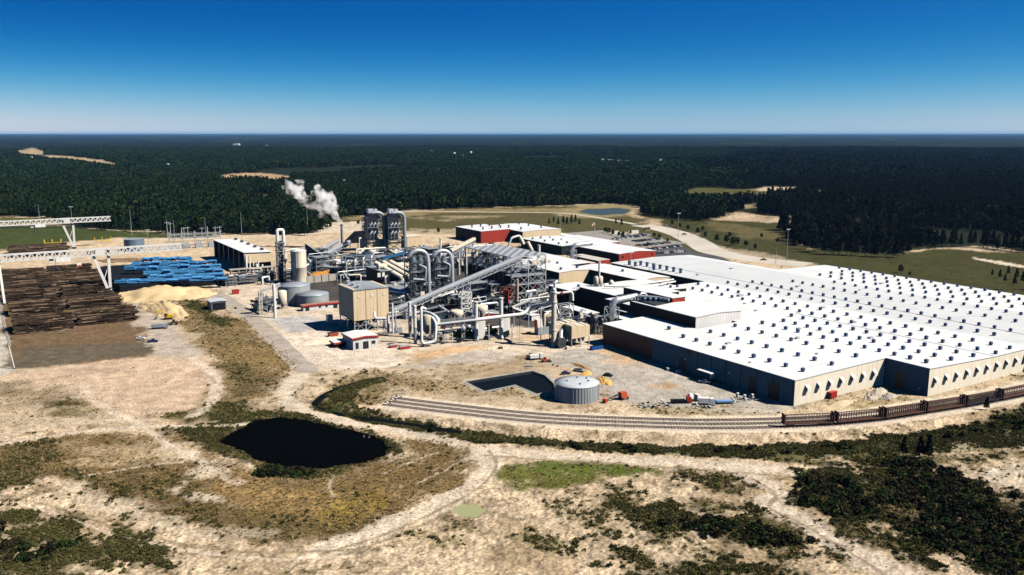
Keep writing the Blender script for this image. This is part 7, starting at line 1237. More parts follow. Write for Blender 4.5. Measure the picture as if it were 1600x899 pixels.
c = Q(929, 368); z = hgt(929, 368, 347); t = thing('flagpole', 'flagpole with a pale red striped flag in front of the offices', 'flagpole', c[0], c[1]); pt(WHITEP, 'pole', t, lambda m: m.cyl((*c[:2], 0), (*c[:2], z), .3, .15, 8)); pt(M('flag_cloth', (.62, .36, .32), .8), 'flag', t, lambda m: m.add([(c[0]-.1, c[1], z-.4), (c[0]-2, c[1]+.3, z-1.2), (c[0]-4, c[1]-.2, z-2.8), (c[0]-4.2, c[1]-.2, z-5.2), (c[0]-2, c[1]+.3, z-3.8), (c[0]-.1, c[1], z-3.2)], [(0, 1, 4, 5), (1, 2, 3, 4)]))
for x, y, w_, lab in ((990, 366, 15, 'low pale wall sign at the forecourt, nearest the young trees'), (962, 367, 10, 'low pale wall in front of the offices by the flagpole'), (1012, 361, 8, 'brown shelter roof at the forecourt bend')):
    c = Q(x, y); t = thing('forecourt_wall', lab, 'wall', c[0], c[1]); pt(M('wall_pale', (.62, .58, .5), .8) if x != 1012 else RUST, 'panel', t, lambda m: m.box(c[0]-w_/2, c[0]+w_/2, c[1], c[1]+1.5, .3, 4.2)); pt(CONC, 'base', t, lambda m: m.box(c[0]-w_/2-.3, c[0]+w_/2+.3, c[1]-.3, c[1]+1.8, 0, .4))
for x, y, lab, du in ((0, 345, 'dark lattice fence row below the far crane bridge', 150),):
    a = Q(-10, 357); b = Q(140, 356); t = thing('lattice_fence', 'long dark rail and post row under the far crane bridge', 'fence', a[0], a[1]); pt(STEELD, 'panel', t, lambda m: m.truss((a[0], a[1], .3), (b[0], b[1], .3), 3.4, .5, 34, .3))
# far buildings in the woods
def far_house(px, py, w_, h_, lab, name='house', roofm=None):
    p = P(px, py); sc = p[1]/1381*.99; t = vroot(name, lab, 'house'); W_, H_ = w_*sc, h_*sc; t.location = (p[0], p[1], 13 if p[1] > 1350 else 0); wm = M('far_white', (.78, .77, .74), .7)
    pt(wm, 'wall', t, lambda m: m.box(-W_/2, W_/2, 0, W_*.5, -14, H_*.8)); pt(roofm or wm, 'roof', t, lambda m: m.prism([(-W_*.53, H_*.78), (0, H_), (W_*.53, H_*.78)], -W_*.03, W_*.53))
for a in ((369, 229.5, 10, 3, 'largest far white building standing alone in the woods on the left'), (262, 264.5, 5, 2.6, 'small white building in the woods above the cleared strip road'), (537, 292.5, 4, 2.4, 'small pink white building in the woods right of the steam plume'), (416, 231, 4, 1.6, 'thin white far building just right of the large far white one'), (942, 256, 5, 2.6, 'leftmost of the white buildings strung along in the right woods'), (954, 257.5, 9, 2.6, 'white building second in the string in the right woods'), (968, 258, 6, 2.4, 'white building third in the string in the right woods'), (980, 258.6, 7, 2.4, 'rightmost of the white buildings strung along in the right woods'), (1032.5, 258, 4, 4, 'lone tall white building right of the white string in the woods'), (723, 248.5, 4, 2, 'low white building between the two far white towers'), (674, 240.5, 3, 2, 'tiny white building left of the two far white towers'), (49, 251.5, 4, 2, 'tiny pale building under the cleared strip on the far left'), (1334, 277, 3, 2, 'tiny white building in the dark woods far right')): far_house(*a)
for px, py, lab in ((710, 247.5, 'left of two far white water towers in the woods'), (736, 246, 'right of two far white water towers in the woods')):
    p = P(px, py); sc = p[1]/1381; t = vroot('water_tower', lab, 'water tower', 'far water towers'); t.location = (p[0], p[1], 0); pt(MATS['far_white'], 'stem', t, lambda m: m.cyl((0, 0, 0), (0, 0, 7*sc), .7*sc)); pt(MATS['far_white'], 'tank', t, lambda m: m.lathe((0, 0), [(.6*sc, 6*sc), (1.7*sc, 7*sc), (1.7*sc, 8.6*sc), (.4*sc, 9.2*sc)], 16))
for x, y, lab in ((565, 686.3, 'left of two small white birds on the dark pond'), (573, 687.4, 'right of two small white birds on the dark pond')):
    p = P(x, y, -1.2); m = MB(); m.lathe((0, 0), [(.05, 0), (.55, .15), (.6, .4), (.25, .62)], 12); m.tube([(.4, 0, .45), (.65, 0, .8), (.62, 0, 1.15), (.8, 0, 1.2)], .09, 8); o = m.build('bird', WHITEP); o.location = (p[0], p[1], -1.25); o.scale = (1.5, 1.2, 1.2); tag(o, lab, 'bird', 'birds on the pond')
# ------------------------------------------------------------------ trees, scrub, steam
def leaf_mat(name, c1, c2, rand=.5):
    m, nt, b = nodes_of(name); N, Lk = nt.nodes, nt.links
    oi = N.new('ShaderNodeObjectInfo'); tc = N.new('ShaderNodeTexCoord'); nz = N.new('ShaderNodeTexNoise'); nz.inputs['Scale'].default_value = .5; nz.inputs['Detail'].default_value = 2
    Lk.new(tc.outputs['Object'], nz.inputs['Vector'])
    mx = N.new('ShaderNodeMath'); mx.operation = 'MULTIPLY_ADD'; mx.inputs[1].default_value = rand; Lk.new(oi.outputs['Random'], mx.inputs[0]); Lk.new(nz.outputs['Fac'], mx.inputs[2])
    r = N.new('ShaderNodeValToRGB'); r.color_ramp.elements[0].position = .35; r.color_ramp.elements[1].position = 1.0; r.color_ramp.elements[0].color = (*c1, 1); r.color_ramp.elements[1].color = (*c2, 1)
    Lk.new(mx.outputs[0], r.inputs['Fac']); Lk.new(r.outputs['Color'], b.inputs['Base Color']); b.inputs['Roughness'].default_value = .8; b.inputs['Specular IOR Level'].default_value = .08
    return m
PINE = leaf_mat('pine_leaf', (.003, .010, .004), (.015, .036, .010)); PINED = leaf_mat('shaded_pine_leaf', (.0015, .0035, .0025), (.006, .011, .006)); BROAD = leaf_mat('broad_leaf', (.008, .018, .006), (.034, .050, .013))  # darker pine copy: vignette and shade of the right-hand woods put into colour
SCRUBM = leaf_mat('scrub_leaf', (.024, .025, .009), (.115, .105, .036)); DRYM = leaf_mat('dry_blade', (.15, .105, .045), (.36, .25, .11)); GRASSM = leaf_mat('green_blade', (.04, .05, .012), (.11, .12, .028))
def rv(rr):
    while True:
        v = Vector((rr.uniform(-1, 1), rr.uniform(-1, 1), rr.uniform(-1, 1)))
        if .05 < v.length < 1: return v.normalized()
def leafclump(vs, fs, p, s, rr, n=3):
    for _ in range(n):
        a = rv(rr)*s; b = a.cross(rv(rr)).normalized()*s*rr.uniform(.5, .9); q = p+rv(rr)*s*.5; i = len(vs)
        vs += [tuple(q-a-b*.4), tuple(q-b), tuple(q+a*.9), tuple(q+b*.8-a*.2)]; fs.append((i, i+1, i+2, i+3))
def crown(rr, h, w, nclump, pine, size):
    vs, fs = [], []; lobes = [(rr.uniform(0, 6.28), rr.uniform(.3, .95), rr.uniform(.6, 1.2)) for _ in range(6)]
    for _ in range(nclump):
        t = rr.random(); z = h*(.22+.78*t) if pine else h*(.25+.75*t)
        r = w*((1-t)**.75*1.05+.06) if pine else w*math.sqrt(max(0, 1-(2*t-.85)**2/1.4))
        a = rr.uniform(0, 6.283); k = 1
        for la, lt, lw in lobes:
            if abs(t-lt) < .22 and math.cos(a-la) > .55: k = lw
        rad = r*k*math.sqrt(rr.uniform(.15, 1)); leafclump(vs, fs, Vector((math.cos(a)*rad, math.sin(a)*rad, z)), size*rr.uniform(.6, 1.2), rr)
    return vs, fs
def trunk_b(h, r, rr, pine):
    m = MB(); m.cyl((0, 0, -.3), (0, 0, h*(.9 if pine else .6)), r, r*.25, 6)
    for i in range(5 if not pine else 3):
        z = h*rr.uniform(.3, .6); a = rr.uniform(0, 6.28); m.cyl((0, 0, z), (math.cos(a)*h*.18, math.sin(a)*h*.18, z+h*.14), r*.4, r*.1, 5)
    return m
def mk(name, vs, fs, mats, idx=None):
    me = bpy.data.meshes.new(name); me.from_pydata(vs, [], fs)
    for m in mats: me.materials.append(m)
    if idx: me.polygons.foreach_set('material_index', idx)
    me.update(); return me
def whole_tree(name, seed, h, w, n, pine, mat, size, reps=1, spread=0):
    rr = random.Random(seed); V_, F_, I_ = [], [], []
    for k in range(reps):
        o = Vector((rr.uniform(-spread, spread), rr.uniform(-spread, spread), 0)); hh = h*rr.uniform(.75, 1.15)
        vs, fs = crown(rr, hh, w*rr.uniform(.8, 1.2), n, pine, size); b = len(V_); V_ += [tuple(Vector(v)+o) for v in vs]; F_ += [tuple(i+b for i in f) for f in fs]; I_ += [0]*len(fs)
        t = trunk_b(hh, h*.018, rr, pine); b = len(V_); V_ += [tuple(Vector(v)+o) for v in t.v]; F_ += [tuple(i+b for i in f) for f in t.f]; I_ += [1]*len(t.f)
    return bpy.data.objects.new(name, mk(name, V_, F_, [mat, BARK], I_))
def scatter(name, pts, rot, scl, protos, label=None):
    """one object of countless plants: instances of the prototypes on a cloud of points"""
    me = bpy.data.meshes.new(name); n = len(pts); me.vertices.add(n); me.vertices.foreach_set('co', np.asarray(pts, np.float32).ravel())
    a = me.attributes.new('turn', 'FLOAT', 'POINT'); a.data.foreach_set('value', np.asarray(rot, np.float32)); a = me.attributes.new('size', 'FLOAT', 'POINT'); a.data.foreach_set('value', np.asarray(scl, np.float32))
    a = me.attributes.new('pick', 'INT', 'POINT'); a.data.foreach_set('value', RNG.integers(0, len(protos), n).astype(np.int32)); me.update()
    o = bpy.data.objects.new(name, me); COL.objects.link(o); o['kind'] = 'stuff'
    pc = bpy.data.collections.new(name+'_kinds'); [pc.objects.link(p) for p in protos]
    g = bpy.data.node_groups.new(name, 'GeometryNodeTree'); g.interface.new_socket('Geometry', in_out='INPUT', socket_type='NodeSocketGeometry'); g.interface.new_socket('Geometry', in_out='OUTPUT', socket_type='NodeSocketGeometry')
    N, Lk = g.nodes, g.links; gi = N.new('NodeGroupInput'); go = N.new('NodeGroupOutput'); ci = N.new('GeometryNodeCollectionInfo'); ci.inputs['Collection'].default_value = pc; ci.inputs['Separate Children'].default_value = True; ci.inputs['Reset Children'].default_value = True
    ip = N.new('GeometryNodeInstanceOnPoints'); ip.inputs['Pick Instance'].default_value = True
    def at(nm, ty):
        q = N.new('GeometryNodeInputNamedAttribute'); q.data_type = ty; q.inputs['Name'].default_value = nm; return q.outputs['Attribute']
    cb = N.new('ShaderNodeCombineXYZ'); Lk.new(at('turn', 'FLOAT'), cb.inputs['Z']); Lk.new(gi.outputs[0], ip.inputs['Points']); Lk.new(ci.outputs[0], ip.inputs['Instance']); Lk.new(at('pick', 'INT'), ip.inputs['Instance Index']); Lk.new(cb.outputs[0], ip.inputs['Rotation']); Lk.new(at('size', 'FLOAT'), ip.inputs['Scale']); Lk.new(ip.outputs[0], go.inputs[0])
    md = o.modifiers.new('plants', 'NODES'); md.node_group = g; return o
def in_wood(x, y):
    ok = sdf(x, y, G2(WOOD)) > -2+6*(fbm(x, y, .05, 91, 3)-.5)*6
    for pts, _ in CLEAR:
        w_ = G2(pts)
        for kk in (1., 1.04, 1.08, 1.12): ok &= sdf(x*kk, y*kk, w_) < 2
    return ok
def ring(r0, r1, n):
    r = np.sqrt(RNG.uniform(r0*r0, r1*r1, n)); a = RNG.uniform(R(-34), R(34), n); return r*np.sin(a), r*np.cos(a)
def dark_side(x, y): return 800+F*x/(y*CT+H*ST)+(fbm(x, y, .003, 95, 3)-.5)*260 > 1120
x, y = ring(940, 2350, 72000); k = in_wood(x, y); k &= fbm(x, y, .02, 97, 3) > .33; k &= fbm(x, y, .0045, 93, 3) > .30; x, y = x[k], y[k]; dk = dark_side(x, y)
pl = [whole_tree('forest_pine', 100+i, 15, 2.9, 34, True, PINE, 1.5) for i in range(4)]+[whole_tree('forest_oak', 120+i, 13, 4.6, 38, False, BROAD, 1.7) for i in range(2)]
pd = [whole_tree('dark_pine', 140+i, 16, 3.0, 34, True, PINED, 1.6) for i in range(4)]
def sc(n, a, b): return RNG.uniform(a, b, n)
for nm, mk_, pr in (('forest', ~dk, pl), ('dark_forest', dk, pd)):
    n = int(mk_.sum()); hv = .45+1.0*fbm(x[mk_], y[mk_], .006, 98, 3); scatter(nm, np.stack([x[mk_], y[mk_], np.zeros(n)], 1), sc(n, 0, 6.28), hv*sc(n, .8, 1.25), pr)
x, y = ring(2300, 7000, 74000); k = in_wood(x, y); k &= fbm(x, y, .0028, 99, 4) > .34; x, y = x[k], y[k]; dk = dark_side(x, y)
pl = [whole_tree('wood_clump', 160+i, 15, 3.6, 9, True, PINE, 2.8, 7, 11) for i in range(3)]+[whole_tree('wood_clump', 170, 13, 5, 10, False, BROAD, 3., 6, 11)]; pd = [whole_tree('dark_clump', 180+i, 15, 3.6, 9, True, PINED, 2.8, 7, 11) for i in range(3)]
for nm, mk_, pr in (('far_forest', ~dk, pl), ('far_dark_forest', dk, pd)):
    n = int(mk_.sum()); scatter(nm, np.stack([x[mk_], y[mk_], np.zeros(n)], 1), sc(n, 0, 6.28), (.5+1.0*fbm(x[mk_], y[mk_], .002, 98, 3))*sc(n, .85, 1.2), pr)
# tufts and scrub on the near ground, drawn where the cover says they grow
gx, gy, gz = (a.reshape(GSH) for a in (GX, GY, GZ)); dr, gr = GDRY.reshape(GSH), GGRN.reshape(GSH)
ar = np.abs((gx[:-1, 1:]-gx[:-1, :-1])*(gy[1:, :-1]-gy[:-1, :-1])); inv = (gy[:-1, :-1] < 640) & (gy[:-1, :-1] > 175) & (np.abs(gx[:-1, :-1]) < gy[:-1, :-1]*.75+40)
def grow_on(mask, n, zoff):
    w_ = (ar*mask[:-1, :-1]*inv).ravel(); w_ = w_/w_.sum(); idx = RNG.choice(len(w_), n, p=w_); j, i = np.divmod(idx, GSH[1]-1); a, b = RNG.random(n), RNG.random(n)
    def L(A): return (A[j, i]*(1-a)+A[j, i+1]*a)*(1-b)+(A[j+1, i]*(1-a)+A[j+1, i+1]*a)*b
    return np.stack([L(gx), L(gy), L(gz)+zoff], 1)
def tuft(seed, n, h, w, mat):
    rr = random.Random(seed); vs, fs = [], []
    for _ in range(n):
        a = rr.uniform(0, 6.28); b = rr.uniform(0, 6.28); r0 = w*.5*rr.random(); p = Vector((math.cos(b)*r0, math.sin(b)*r0, -.05)); t = p+Vector((math.cos(a)*w*.5, math.sin(a)*w*.5, h*rr.uniform(.5, 1))); s_ = Vector((-math.sin(a), math.cos(a), 0))*.10; i = len(vs)
        vs += [tuple(p-s_), tuple(p+s_), tuple(t+s_*.4), tuple(t-s_*.4)]; fs.append((i, i+1, i+2, i+3))
    return bpy.data.objects.new('tuft', mk('tuft', vs, fs, [mat]))
def bush_o(seed, n, h, w, mat, size):
    rr = random.Random(seed); vs, fs = [], []
    for _ in range(n):
        a = rr.uniform(0, 6.28); t = rr.random(); r_ = w*math.sqrt(rr.random())*math.sqrt(1-t*t*.8); leafclump(vs, fs, Vector((math.cos(a)*r_, math.sin(a)*r_, h*t*.9)), size*rr.uniform(.6, 1.3), rr)
    return bpy.data.objects.new('scrub_bush', mk('scrub_bush', vs, fs, [mat]))
n = 30000; p = grow_on(dr**1.3, n, 0); scatter('dry_grass', p, sc(n, 0, 6.28), sc(n, .35, 1.0), [tuft(200+i, 16, .65, .9, DRYM) for i in range(4)])
n = 50000; kk_ = np.clip(fbm(GX, GY, .12, 301, 4)*2.6-.75, .02, 1).reshape(GSH); p = grow_on(gr**1.7*kk_**.8, n, 0); scatter('low_scrub', p, sc(n, 0, 6.28), sc(n, .3, .85)*(.6+.8*fbm(p[:, 0], p[:, 1], .08, 88, 3)), [bush_o(220+i, 18, .9, 1.15, SCRUBM, .38) for i in range(4)]+[tuft(240+i, 22, .8, 1.2, GRASSM) for i in range(2)])
# single trees one can tell apart
def proto_tree(name, seed, h, w, n, pine, mat, size, label, group):
    rr = random.Random(seed); t = vroot(name, label, 'tree', group); vs, fs = crown(rr, h, w, n, pine, size)
    c = bpy.data.objects.new('crown', mk('crown', vs, fs, [mat])); COL.objects.link(c); c.parent = t
    b = trunk_b(h, h*.02, rr, pine); b.root = t; b.build('trunk', BARK); return t
PT = [proto_tree('pine_tree', 300+i, 16, 3.0, 120, True, PINE, 1.0, '', None) for i in range(2)]+[proto_tree('oak_tree', 310+i, 13, 4.6, 140, False, BROAD, 1.1, '', None) for i in range(2)]+[proto_tree('pine_tree', 320+i, 17, 3.2, 120, True, PINED, 1.1, '', None) for i in range(2)]
used = set()
def plant(k, px, py, s_, label, group):
    o = PT[k] if k not in used else dup(PT[k]); used.add(k); p = P(px, py); o.location = (p[0], p[1], gz_at(p[0], p[1])-.05); o.rotation_euler = (0, 0, random.uniform(0, 6.28)); o.scale = (s_*random.uniform(.85, 1.15), s_*random.uniform(.85, 1.15), s_); tag(o, label, None, group)
def edge(pts, step, ks, label, group, s0=.75, s1=1.2):
    for (xa, ya), (xb, yb) in zip(pts, pts[1:]):
        n_ = max(1, int(abs(xb-xa)/step))
        for i in range(n_): t_ = (i+random.random()*.8)/n_; plant(random.choice(ks), xa+(xb-xa)*t_, ya+(yb-ya)*t_+random.uniform(-.8, 1.2), random.uniform(s0, s1), label, group)
edge([(-10, 338), (70, 339), (130, 357), (205, 363), (330, 366), (430, 366), (488, 368)], 8, [0, 1, 0, 1, 2], 'dark pine at the edge of the woods behind the log yard', 'trees along the woods behind the log yard')
edge([(500, 356), (540, 341), (640, 329)], 9, [0, 2, 3], 'dark tree at the edge of the woods behind the smoke stack', 'trees along the woods behind the smoke stack')
edge([(640, 329), (800, 324), (880, 322)], 9, [0, 1, 2], 'dark tree at the edge of the woods behind the brown field', 'trees along the woods behind the brown field')
edge([(1004, 330), (1062, 345), (1110, 346), (1150, 332)], 8, [4, 5, 2], 'dark tree at the edge of the woods beyond the forecourt road', 'trees along the woods beyond the forecourt road')
edge([(1226, 342), (1236, 374), (1264, 393), (1310, 399), (1400, 403), (1440, 389), (1520, 385), (1605, 395)], 9, [4, 5], 'almost black pine along the wood edge right of the field', 'pines along the dark wood edge')
for px, py, s_ in ((946, 364, .5), (951, 366, .55), (958, 368, .5), (967, 370, .45), (973, 372, .55), (985, 367, .4), (1022, 371, .4), (1030, 373, .4), (1043, 379, .35), (1012, 385, .35)): plant(2+int(px) % 2, px, py, s_, 'small leafy tree among the car park and forecourt walls', 'young trees round the car park')
for px, py, s_ in ((872, 352, .55), (880, 350, .65), (886, 351, .6), (893, 350, .75), (899, 349, .7), (858, 351, .5), (905, 352, .5), (865, 348, .5), (962, 351, .5), (971, 353, .55)): plant(int(px) % 2, px, py, s_, 'little dark conifer in the field behind the white roofed offices', 'conifers in the field')
for px, py, s_, k in ((1050, 352, .5, 3), (1075, 360, .5, 2), (1090, 366, .6, 3), (1102, 372, .55, 2), (1120, 378, .6, 3), (1135, 380, .65, 2), (1145, 384, .7, 3), (1152, 383, .6, 2), (1165, 386, .5, 3), (1180, 390, .45, 2), (1240, 384, .5, 2), (1215, 380, .4, 3), (1098, 362, .5, 2), (1062, 356, .45, 3), (1190, 372, .4, 2), (1140, 371, .45, 3)): plant(k, px, py, s_, 'rounded leafy tree on the rough verge right of the pale road', 'verge trees right of the pale road')
for px, py, s_, lab in ((1407, 427, .55, 'lone dark round tree just beyond the farthest white roof'), (1421, 431, .25, 'low bush right of the lone round tree beyond the roof'), (1092, 337, .7, 'lone dark tree standing beside the far pond'), (560, 352, .5, 'small green tree on the pale bank left of the furnace units'), (685, 365, .5, 'dark bush at the field edge right of the furnace units')): plant(3 if px != 1092 else 2, px, py, s_, lab, None)
for px, py, s_ in ((1550, 432, .4), (1562, 436, .5), (1575, 430, .5), (1588, 437, .6), (1598, 443, .6), (1570, 442, .45), (1605, 432, .6), (1585, 446, .5)): plant(4+int(px) % 2, px, py, s_*.9, 'dark shrub in the clump at the right end of the field', 'shrub clump on the right of the field')
for px, py, s_, lab in ((1411, 712, .42, 'spindly dark pine left of three on the dark hillside crest'), (1437, 716, .5, 'spindly dark pine, middle of three on the dark hillside crest'), (1450, 719, .58, 'tallest spindly dark pine on the dark hillside crest'), (1541, 641, .34, 'dark conical tree in the railway ditch below the wagons')): plant(4+int(px) % 2, px, py, s_, lab, None)
for px, py, s_, lab in ((718, 531, .48, 'leafy stand-in for shaded pipework right of the yellow valve below the header pipe'), (733, 533, .58, 'bigger leafy stand-in for shaded pipework left of the column stack nearer the filters'), (766, 527, .5, 'leafy stand-in for shaded pipework between the two white column stacks'), (774, 528, .42, 'leafy stand-in for shaded pipework left of the column stack nearer the steel tower'), (793, 527, .3, 'low leafy stand-in for shaded pipework right of the column stack nearer the steel tower')): plant(2+int(px) % 2, px, py, s_, lab, 'bushes in place of shaded pipework under the header pipe')  # bushes put in where the dark forms are taken for pipework in shade
for k in range(6):
    if k not in used: bpy.data.objects.remove(PT[k])
# dark hillside and ditch thickets: bigger bushes than the low scrub
def in_poly(pts, n):
    w_ = G2(pts); xs = [a[0] for a in w_]; ys = [a[1] for a in w_]; x_ = RNG.uniform(min(xs), max(xs), n*3); y_ = RNG.uniform(min(ys), max(ys), n*3); k_ = (sdf(x_, y_, w_)+(fbm(x_, y_, .08, 77, 3)-.5)*14 > 0) & (fbm(x_, y_, .05, 78, 4) > .46); x_, y_ = x_[k_][:n], y_[k_][:n]; return x_, y_
THK = [leaf_mat('thicket_leaf', (.004, .006, .003), (.018, .022, .008)), leaf_mat('green_thicket_leaf', (.007, .015, .004), (.030, .055, .011)), leaf_mat('brown_thicket_leaf', (.012, .011, .006), (.042, .034, .016))]
bigb = [bush_o(260+i, 46, 2.0, 1.7, THK[i % 3], .5) for i in range(6)]
px_, py_ = [], []
for pl_, n in (([(1250, 745), (1330, 728), (1420, 716), (1490, 735), (1570, 768), (1700, 820), (1800, 960), (1640, 940), (1500, 870), (1400, 835), (1300, 810), (1240, 780)], 1000), ([(700, 668), (900, 690), (1120, 697), (1300, 692), (1480, 668), (1600, 640), (1750, 605), (1750, 640), (1600, 672), (1400, 700), (1120, 710), (900, 702), (740, 684)], 760), ([(560, 645), (640, 655), (720, 668), (700, 676), (620, 664), (550, 650)], 60), ([(990, 800), (1080, 808), (1200, 826), (1290, 852), (1180, 856), (1060, 838)], 110), ([(0, 815), (90, 810), (160, 850), (60, 880), (0, 880)], 90), ([(395, 730), (440, 738), (520, 738), (590, 722), (595, 730), (530, 748), (440, 750), (385, 735)], 240)):
    a, b = in_poly(pl_, n); px_.append(a); py_.append(b)
x, y = np.concatenate(px_), np.concatenate(py_); n = len(x)
z = np.array([gz_at(a, b) for a, b in zip(x, y)]) if n < 400 else None
if z is None:
    sub = np.where((GY < 640) & (GY > 170))[0]; sx_, sy_, sz_ = GX[sub], GY[sub], GZ[sub]; cell = {}
    kx, ky = np.floor(sx_/3).astype(int), np.floor(sy_/3).astype(int)
    for a, b, c in zip(kx.tolist(), ky.tolist(), sz_.tolist()): cell[(a, b)] = c
    z = np.array([cell.get((int(math.floor(a/3)), int(math.floor(b/3))), 0.) for a, b in zip(x, y)])
scatter('thicket', np.stack([x, y, z-.1], 1), sc(n, 0, 6.28), sc(n, .3, 1.05), bigb)
# ------------------------------------------------------------------ steam
def steam():
    import bmesh
    bm = bmesh.new(); rr = random.Random(5)
    puffs = [(535, 350, 1.6), (534, 347, 3.2), (531, 343, 5.5), (527, 338, 7.5), (522, 331, 9.5), (516, 323, 12), (513, 316, 14.5), (507, 309, 12.5), (503, 300, 9.5), (501, 295, 8), (521, 313, 10), (526, 322, 7), (504, 322, 10), (495, 322, 8), (487, 321, 8.5), (480, 317, 8), (474, 312, 7), (469, 305, 9), (465, 297, 12), (460, 292, 9.5), (469, 287, 7), (456, 299, 7.5), (478, 300, 6), (473, 291, 7), (507, 333, 6), (500, 338, 4), (518, 305, 6), (457, 288, 6), (452, 284, 4), (476, 284, 4), (448, 293, 4), (492, 303, 5), (486, 309, 5.5), (510, 340, 4)]
    dep = Q(535, 388); sc_ = abs(P(536, 388)[0]-P(535, 388)[0]); ctr = []
    for x, y, r in puffs:
        q = Vector(U(*V(x, y, 388))); n = 1 if r < 4 else 5
        for k in range(n):
            o = rv(rr)*r*sc_*.55 if k else Vector(); m = Matrix.Translation(q+o)@Matrix.Diagonal((1, 1, 1, 1)); bmesh.ops.create_icosphere(bm, subdivisions=2, radius=r*sc_*(.92 if k == 0 else rr.uniform(.35, .6)), matrix=m)
    me = bpy.data.meshes.new('steam_plume'); bm.to_mesh(me); bm.free(); o = bpy.data.objects.new('steam_plume', me); COL.objects.link(o)
    o['kind'] = 'stuff'
    rm = o.modifiers.new('merge', 'REMESH'); rm.mode = 'VOXEL'; rm.voxel_size = 1.0
    tx = bpy.data.textures.new('puff', 'CLOUDS'); tx.noise_scale = 5.0; tx.noise_depth = 3; dm = o.modifiers.new('billow', 'DISPLACE'); dm.texture = tx; dm.strength = 7.0; dm.mid_level = .55; dm.texture_coords = 'GLOBAL'
    m = bpy.data.materials.new('steam'); m.use_nodes = True; nt = m.node_tree; nt.nodes.remove(nt.nodes['Principled BSDF']); N, Lk = nt.nodes, nt.links
    pv = N.new('ShaderNodeVolumePrincipled'); pv.inputs['Color'].default_value = (.995, .995, .995, 1); pv.inputs['Anisotropy'].default_value = .0
    tc = N.new('ShaderNodeTexCoord'); nz = N.new('ShaderNodeTexNoise'); nz.inputs['Scale'].default_value = .16; nz.inputs['Detail'].default_value = 5; Lk.new(tc.outputs['Object'], nz.inputs['Vector'])
    mr = N.new('ShaderNodeMapRange'); mr.inputs[1].default_value = .40; mr.inputs[2].default_value = .80; mr.inputs[3].default_value = .0; mr.inputs[4].default_value = .55; Lk.new(nz.outputs['Fac'], mr.inputs[0]); Lk.new(mr.outputs[0], pv.inputs['Density']); Lk.new(pv.outputs[0], N['Material Output'].inputs['Volume']); me.materials.append(m)
steam()
# ------------------------------------------------------------------ light, sky, air, camera
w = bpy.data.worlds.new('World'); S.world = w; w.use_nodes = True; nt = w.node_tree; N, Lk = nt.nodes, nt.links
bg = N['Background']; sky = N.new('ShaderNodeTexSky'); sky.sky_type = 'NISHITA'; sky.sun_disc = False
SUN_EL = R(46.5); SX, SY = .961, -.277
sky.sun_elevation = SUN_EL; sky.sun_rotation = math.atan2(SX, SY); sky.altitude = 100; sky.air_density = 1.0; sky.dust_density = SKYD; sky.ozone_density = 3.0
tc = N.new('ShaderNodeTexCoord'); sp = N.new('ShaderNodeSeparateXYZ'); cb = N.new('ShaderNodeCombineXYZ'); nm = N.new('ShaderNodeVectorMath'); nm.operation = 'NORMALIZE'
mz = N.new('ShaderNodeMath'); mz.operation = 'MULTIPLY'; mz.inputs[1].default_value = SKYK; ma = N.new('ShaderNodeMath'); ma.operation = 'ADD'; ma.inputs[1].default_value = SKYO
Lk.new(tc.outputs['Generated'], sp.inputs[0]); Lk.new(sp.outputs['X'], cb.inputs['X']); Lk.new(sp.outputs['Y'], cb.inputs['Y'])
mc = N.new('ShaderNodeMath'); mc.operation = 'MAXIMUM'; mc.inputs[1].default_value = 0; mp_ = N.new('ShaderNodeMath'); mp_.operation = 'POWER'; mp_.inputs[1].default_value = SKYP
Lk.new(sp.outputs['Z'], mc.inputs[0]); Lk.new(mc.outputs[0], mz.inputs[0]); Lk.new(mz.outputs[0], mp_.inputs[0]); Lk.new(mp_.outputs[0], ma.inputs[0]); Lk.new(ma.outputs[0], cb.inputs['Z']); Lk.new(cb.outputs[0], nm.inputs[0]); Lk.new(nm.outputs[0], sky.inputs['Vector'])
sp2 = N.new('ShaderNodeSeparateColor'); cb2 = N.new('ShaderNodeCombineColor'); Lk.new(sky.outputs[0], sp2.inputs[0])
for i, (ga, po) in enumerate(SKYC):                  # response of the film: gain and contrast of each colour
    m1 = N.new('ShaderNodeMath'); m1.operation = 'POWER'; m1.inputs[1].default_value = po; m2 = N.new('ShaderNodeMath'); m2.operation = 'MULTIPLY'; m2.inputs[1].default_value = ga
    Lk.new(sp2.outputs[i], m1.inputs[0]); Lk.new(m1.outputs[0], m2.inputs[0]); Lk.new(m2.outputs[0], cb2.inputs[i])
zd = N.new('ShaderNodeMapRange'); zd.interpolation_type = 'SMOOTHSTEP'; zd.inputs[1].default_value = .16; zd.inputs[2].default_value = .55; zd.inputs[3].default_value = 1; zd.inputs[4].default_value = .24   # upper sky above the view dimmed further, so shaded sides get less fill
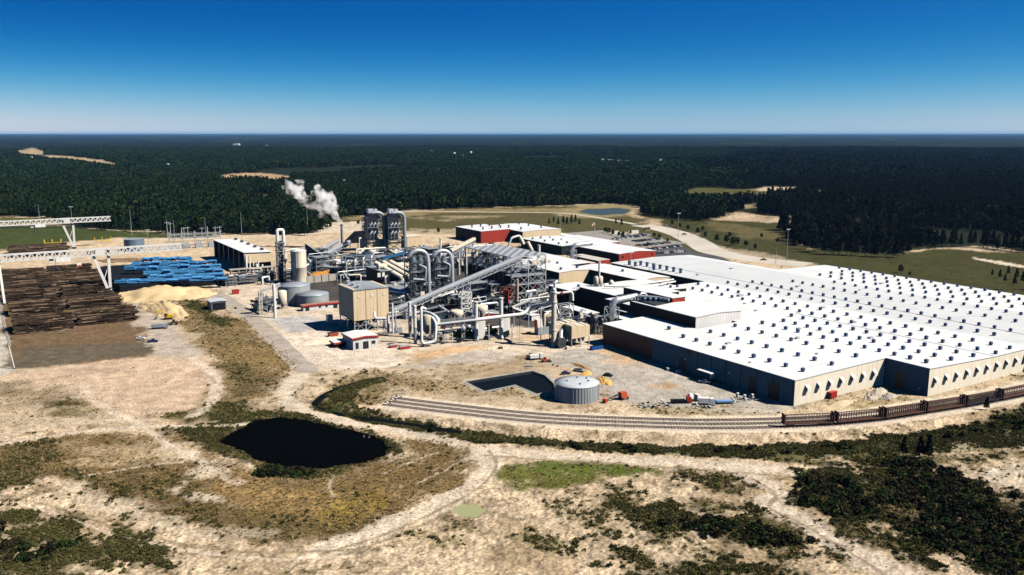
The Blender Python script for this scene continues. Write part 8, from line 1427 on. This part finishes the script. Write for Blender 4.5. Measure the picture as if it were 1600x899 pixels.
Lk.new(sp.outputs['Z'], zd.inputs[0]); sv = N.new('ShaderNodeVectorMath'); sv.operation = 'SCALE'; Lk.new(cb2.outputs[0], sv.inputs[0]); Lk.new(zd.outputs[0], sv.inputs['Scale']); Lk.new(sv.outputs[0], bg.inputs['Color']); bg.inputs['Strength'].default_value = .06
sl = bpy.data.lights.new('sun', 'SUN'); sl.energy = 5.0; sl.angle = R(.5); sl.color = (1, .95, .86)
so = bpy.data.objects.new('sun', sl); COL.objects.link(so); so.location = (300, 0, 400)
so.rotation_euler = Vector((-SX*math.cos(SUN_EL), -SY*math.cos(SUN_EL), -math.sin(SUN_EL))).to_track_quat('-Z', 'Y').to_euler()
cam = bpy.data.cameras.new('camera'); co = bpy.data.objects.new('camera', cam); COL.objects.link(co); S.camera = co
cam.sensor_width = 36; cam.lens = 36*F/1600; cam.clip_start = 1; cam.clip_end = 400000
co.location = (0, 0, H); co.rotation_euler = (math.pi/2-TH, 0, 0)
if HAZE:
    mb = MB(); mb.box(-30000, 30000, -1500, 60000, -4, 150); hz = bpy.data.meshes.new('haze'); hz.from_pydata(mb.v, [], mb.f)
    hm = bpy.data.materials.new('haze'); hm.use_nodes = True; hn = hm.node_tree; hn.nodes.remove(hn.nodes['Principled BSDF'])
    pv = hn.nodes.new('ShaderNodeVolumePrincipled'); pv.inputs['Density'].default_value = HAZE; pv.inputs['Color'].default_value = (.22, .52, 1.0, 1); pv.inputs['Anisotropy'].default_value = .0
    hn.links.new(pv.outputs[0], hn.nodes['Material Output'].inputs['Volume']); hz.materials.append(hm)
    ho = bpy.data.objects.new('haze', hz); COL.objects.link(ho); ho['kind'] = 'stuff'
vs_ = S.view_settings; vs_.view_transform = 'Standard'; vs_.look = 'None'; vs_.gamma = 1; vs_.exposure = EXPO; vs_.use_curve_mapping = False
cy = S.cycles; cy.max_bounces = 8; cy.diffuse_bounces = 0; cy.glossy_bounces = 2; cy.transmission_bounces = 2; cy.volume_bounces = 8; cy.transparent_max_bounces = 8
cy.use_denoising = True; cy.use_adaptive_sampling = True; cy.caustics_reflective = False; cy.caustics_refractive = False; cy.volume_step_rate = 1.0
S.render.image_settings.color_mode = 'RGB'
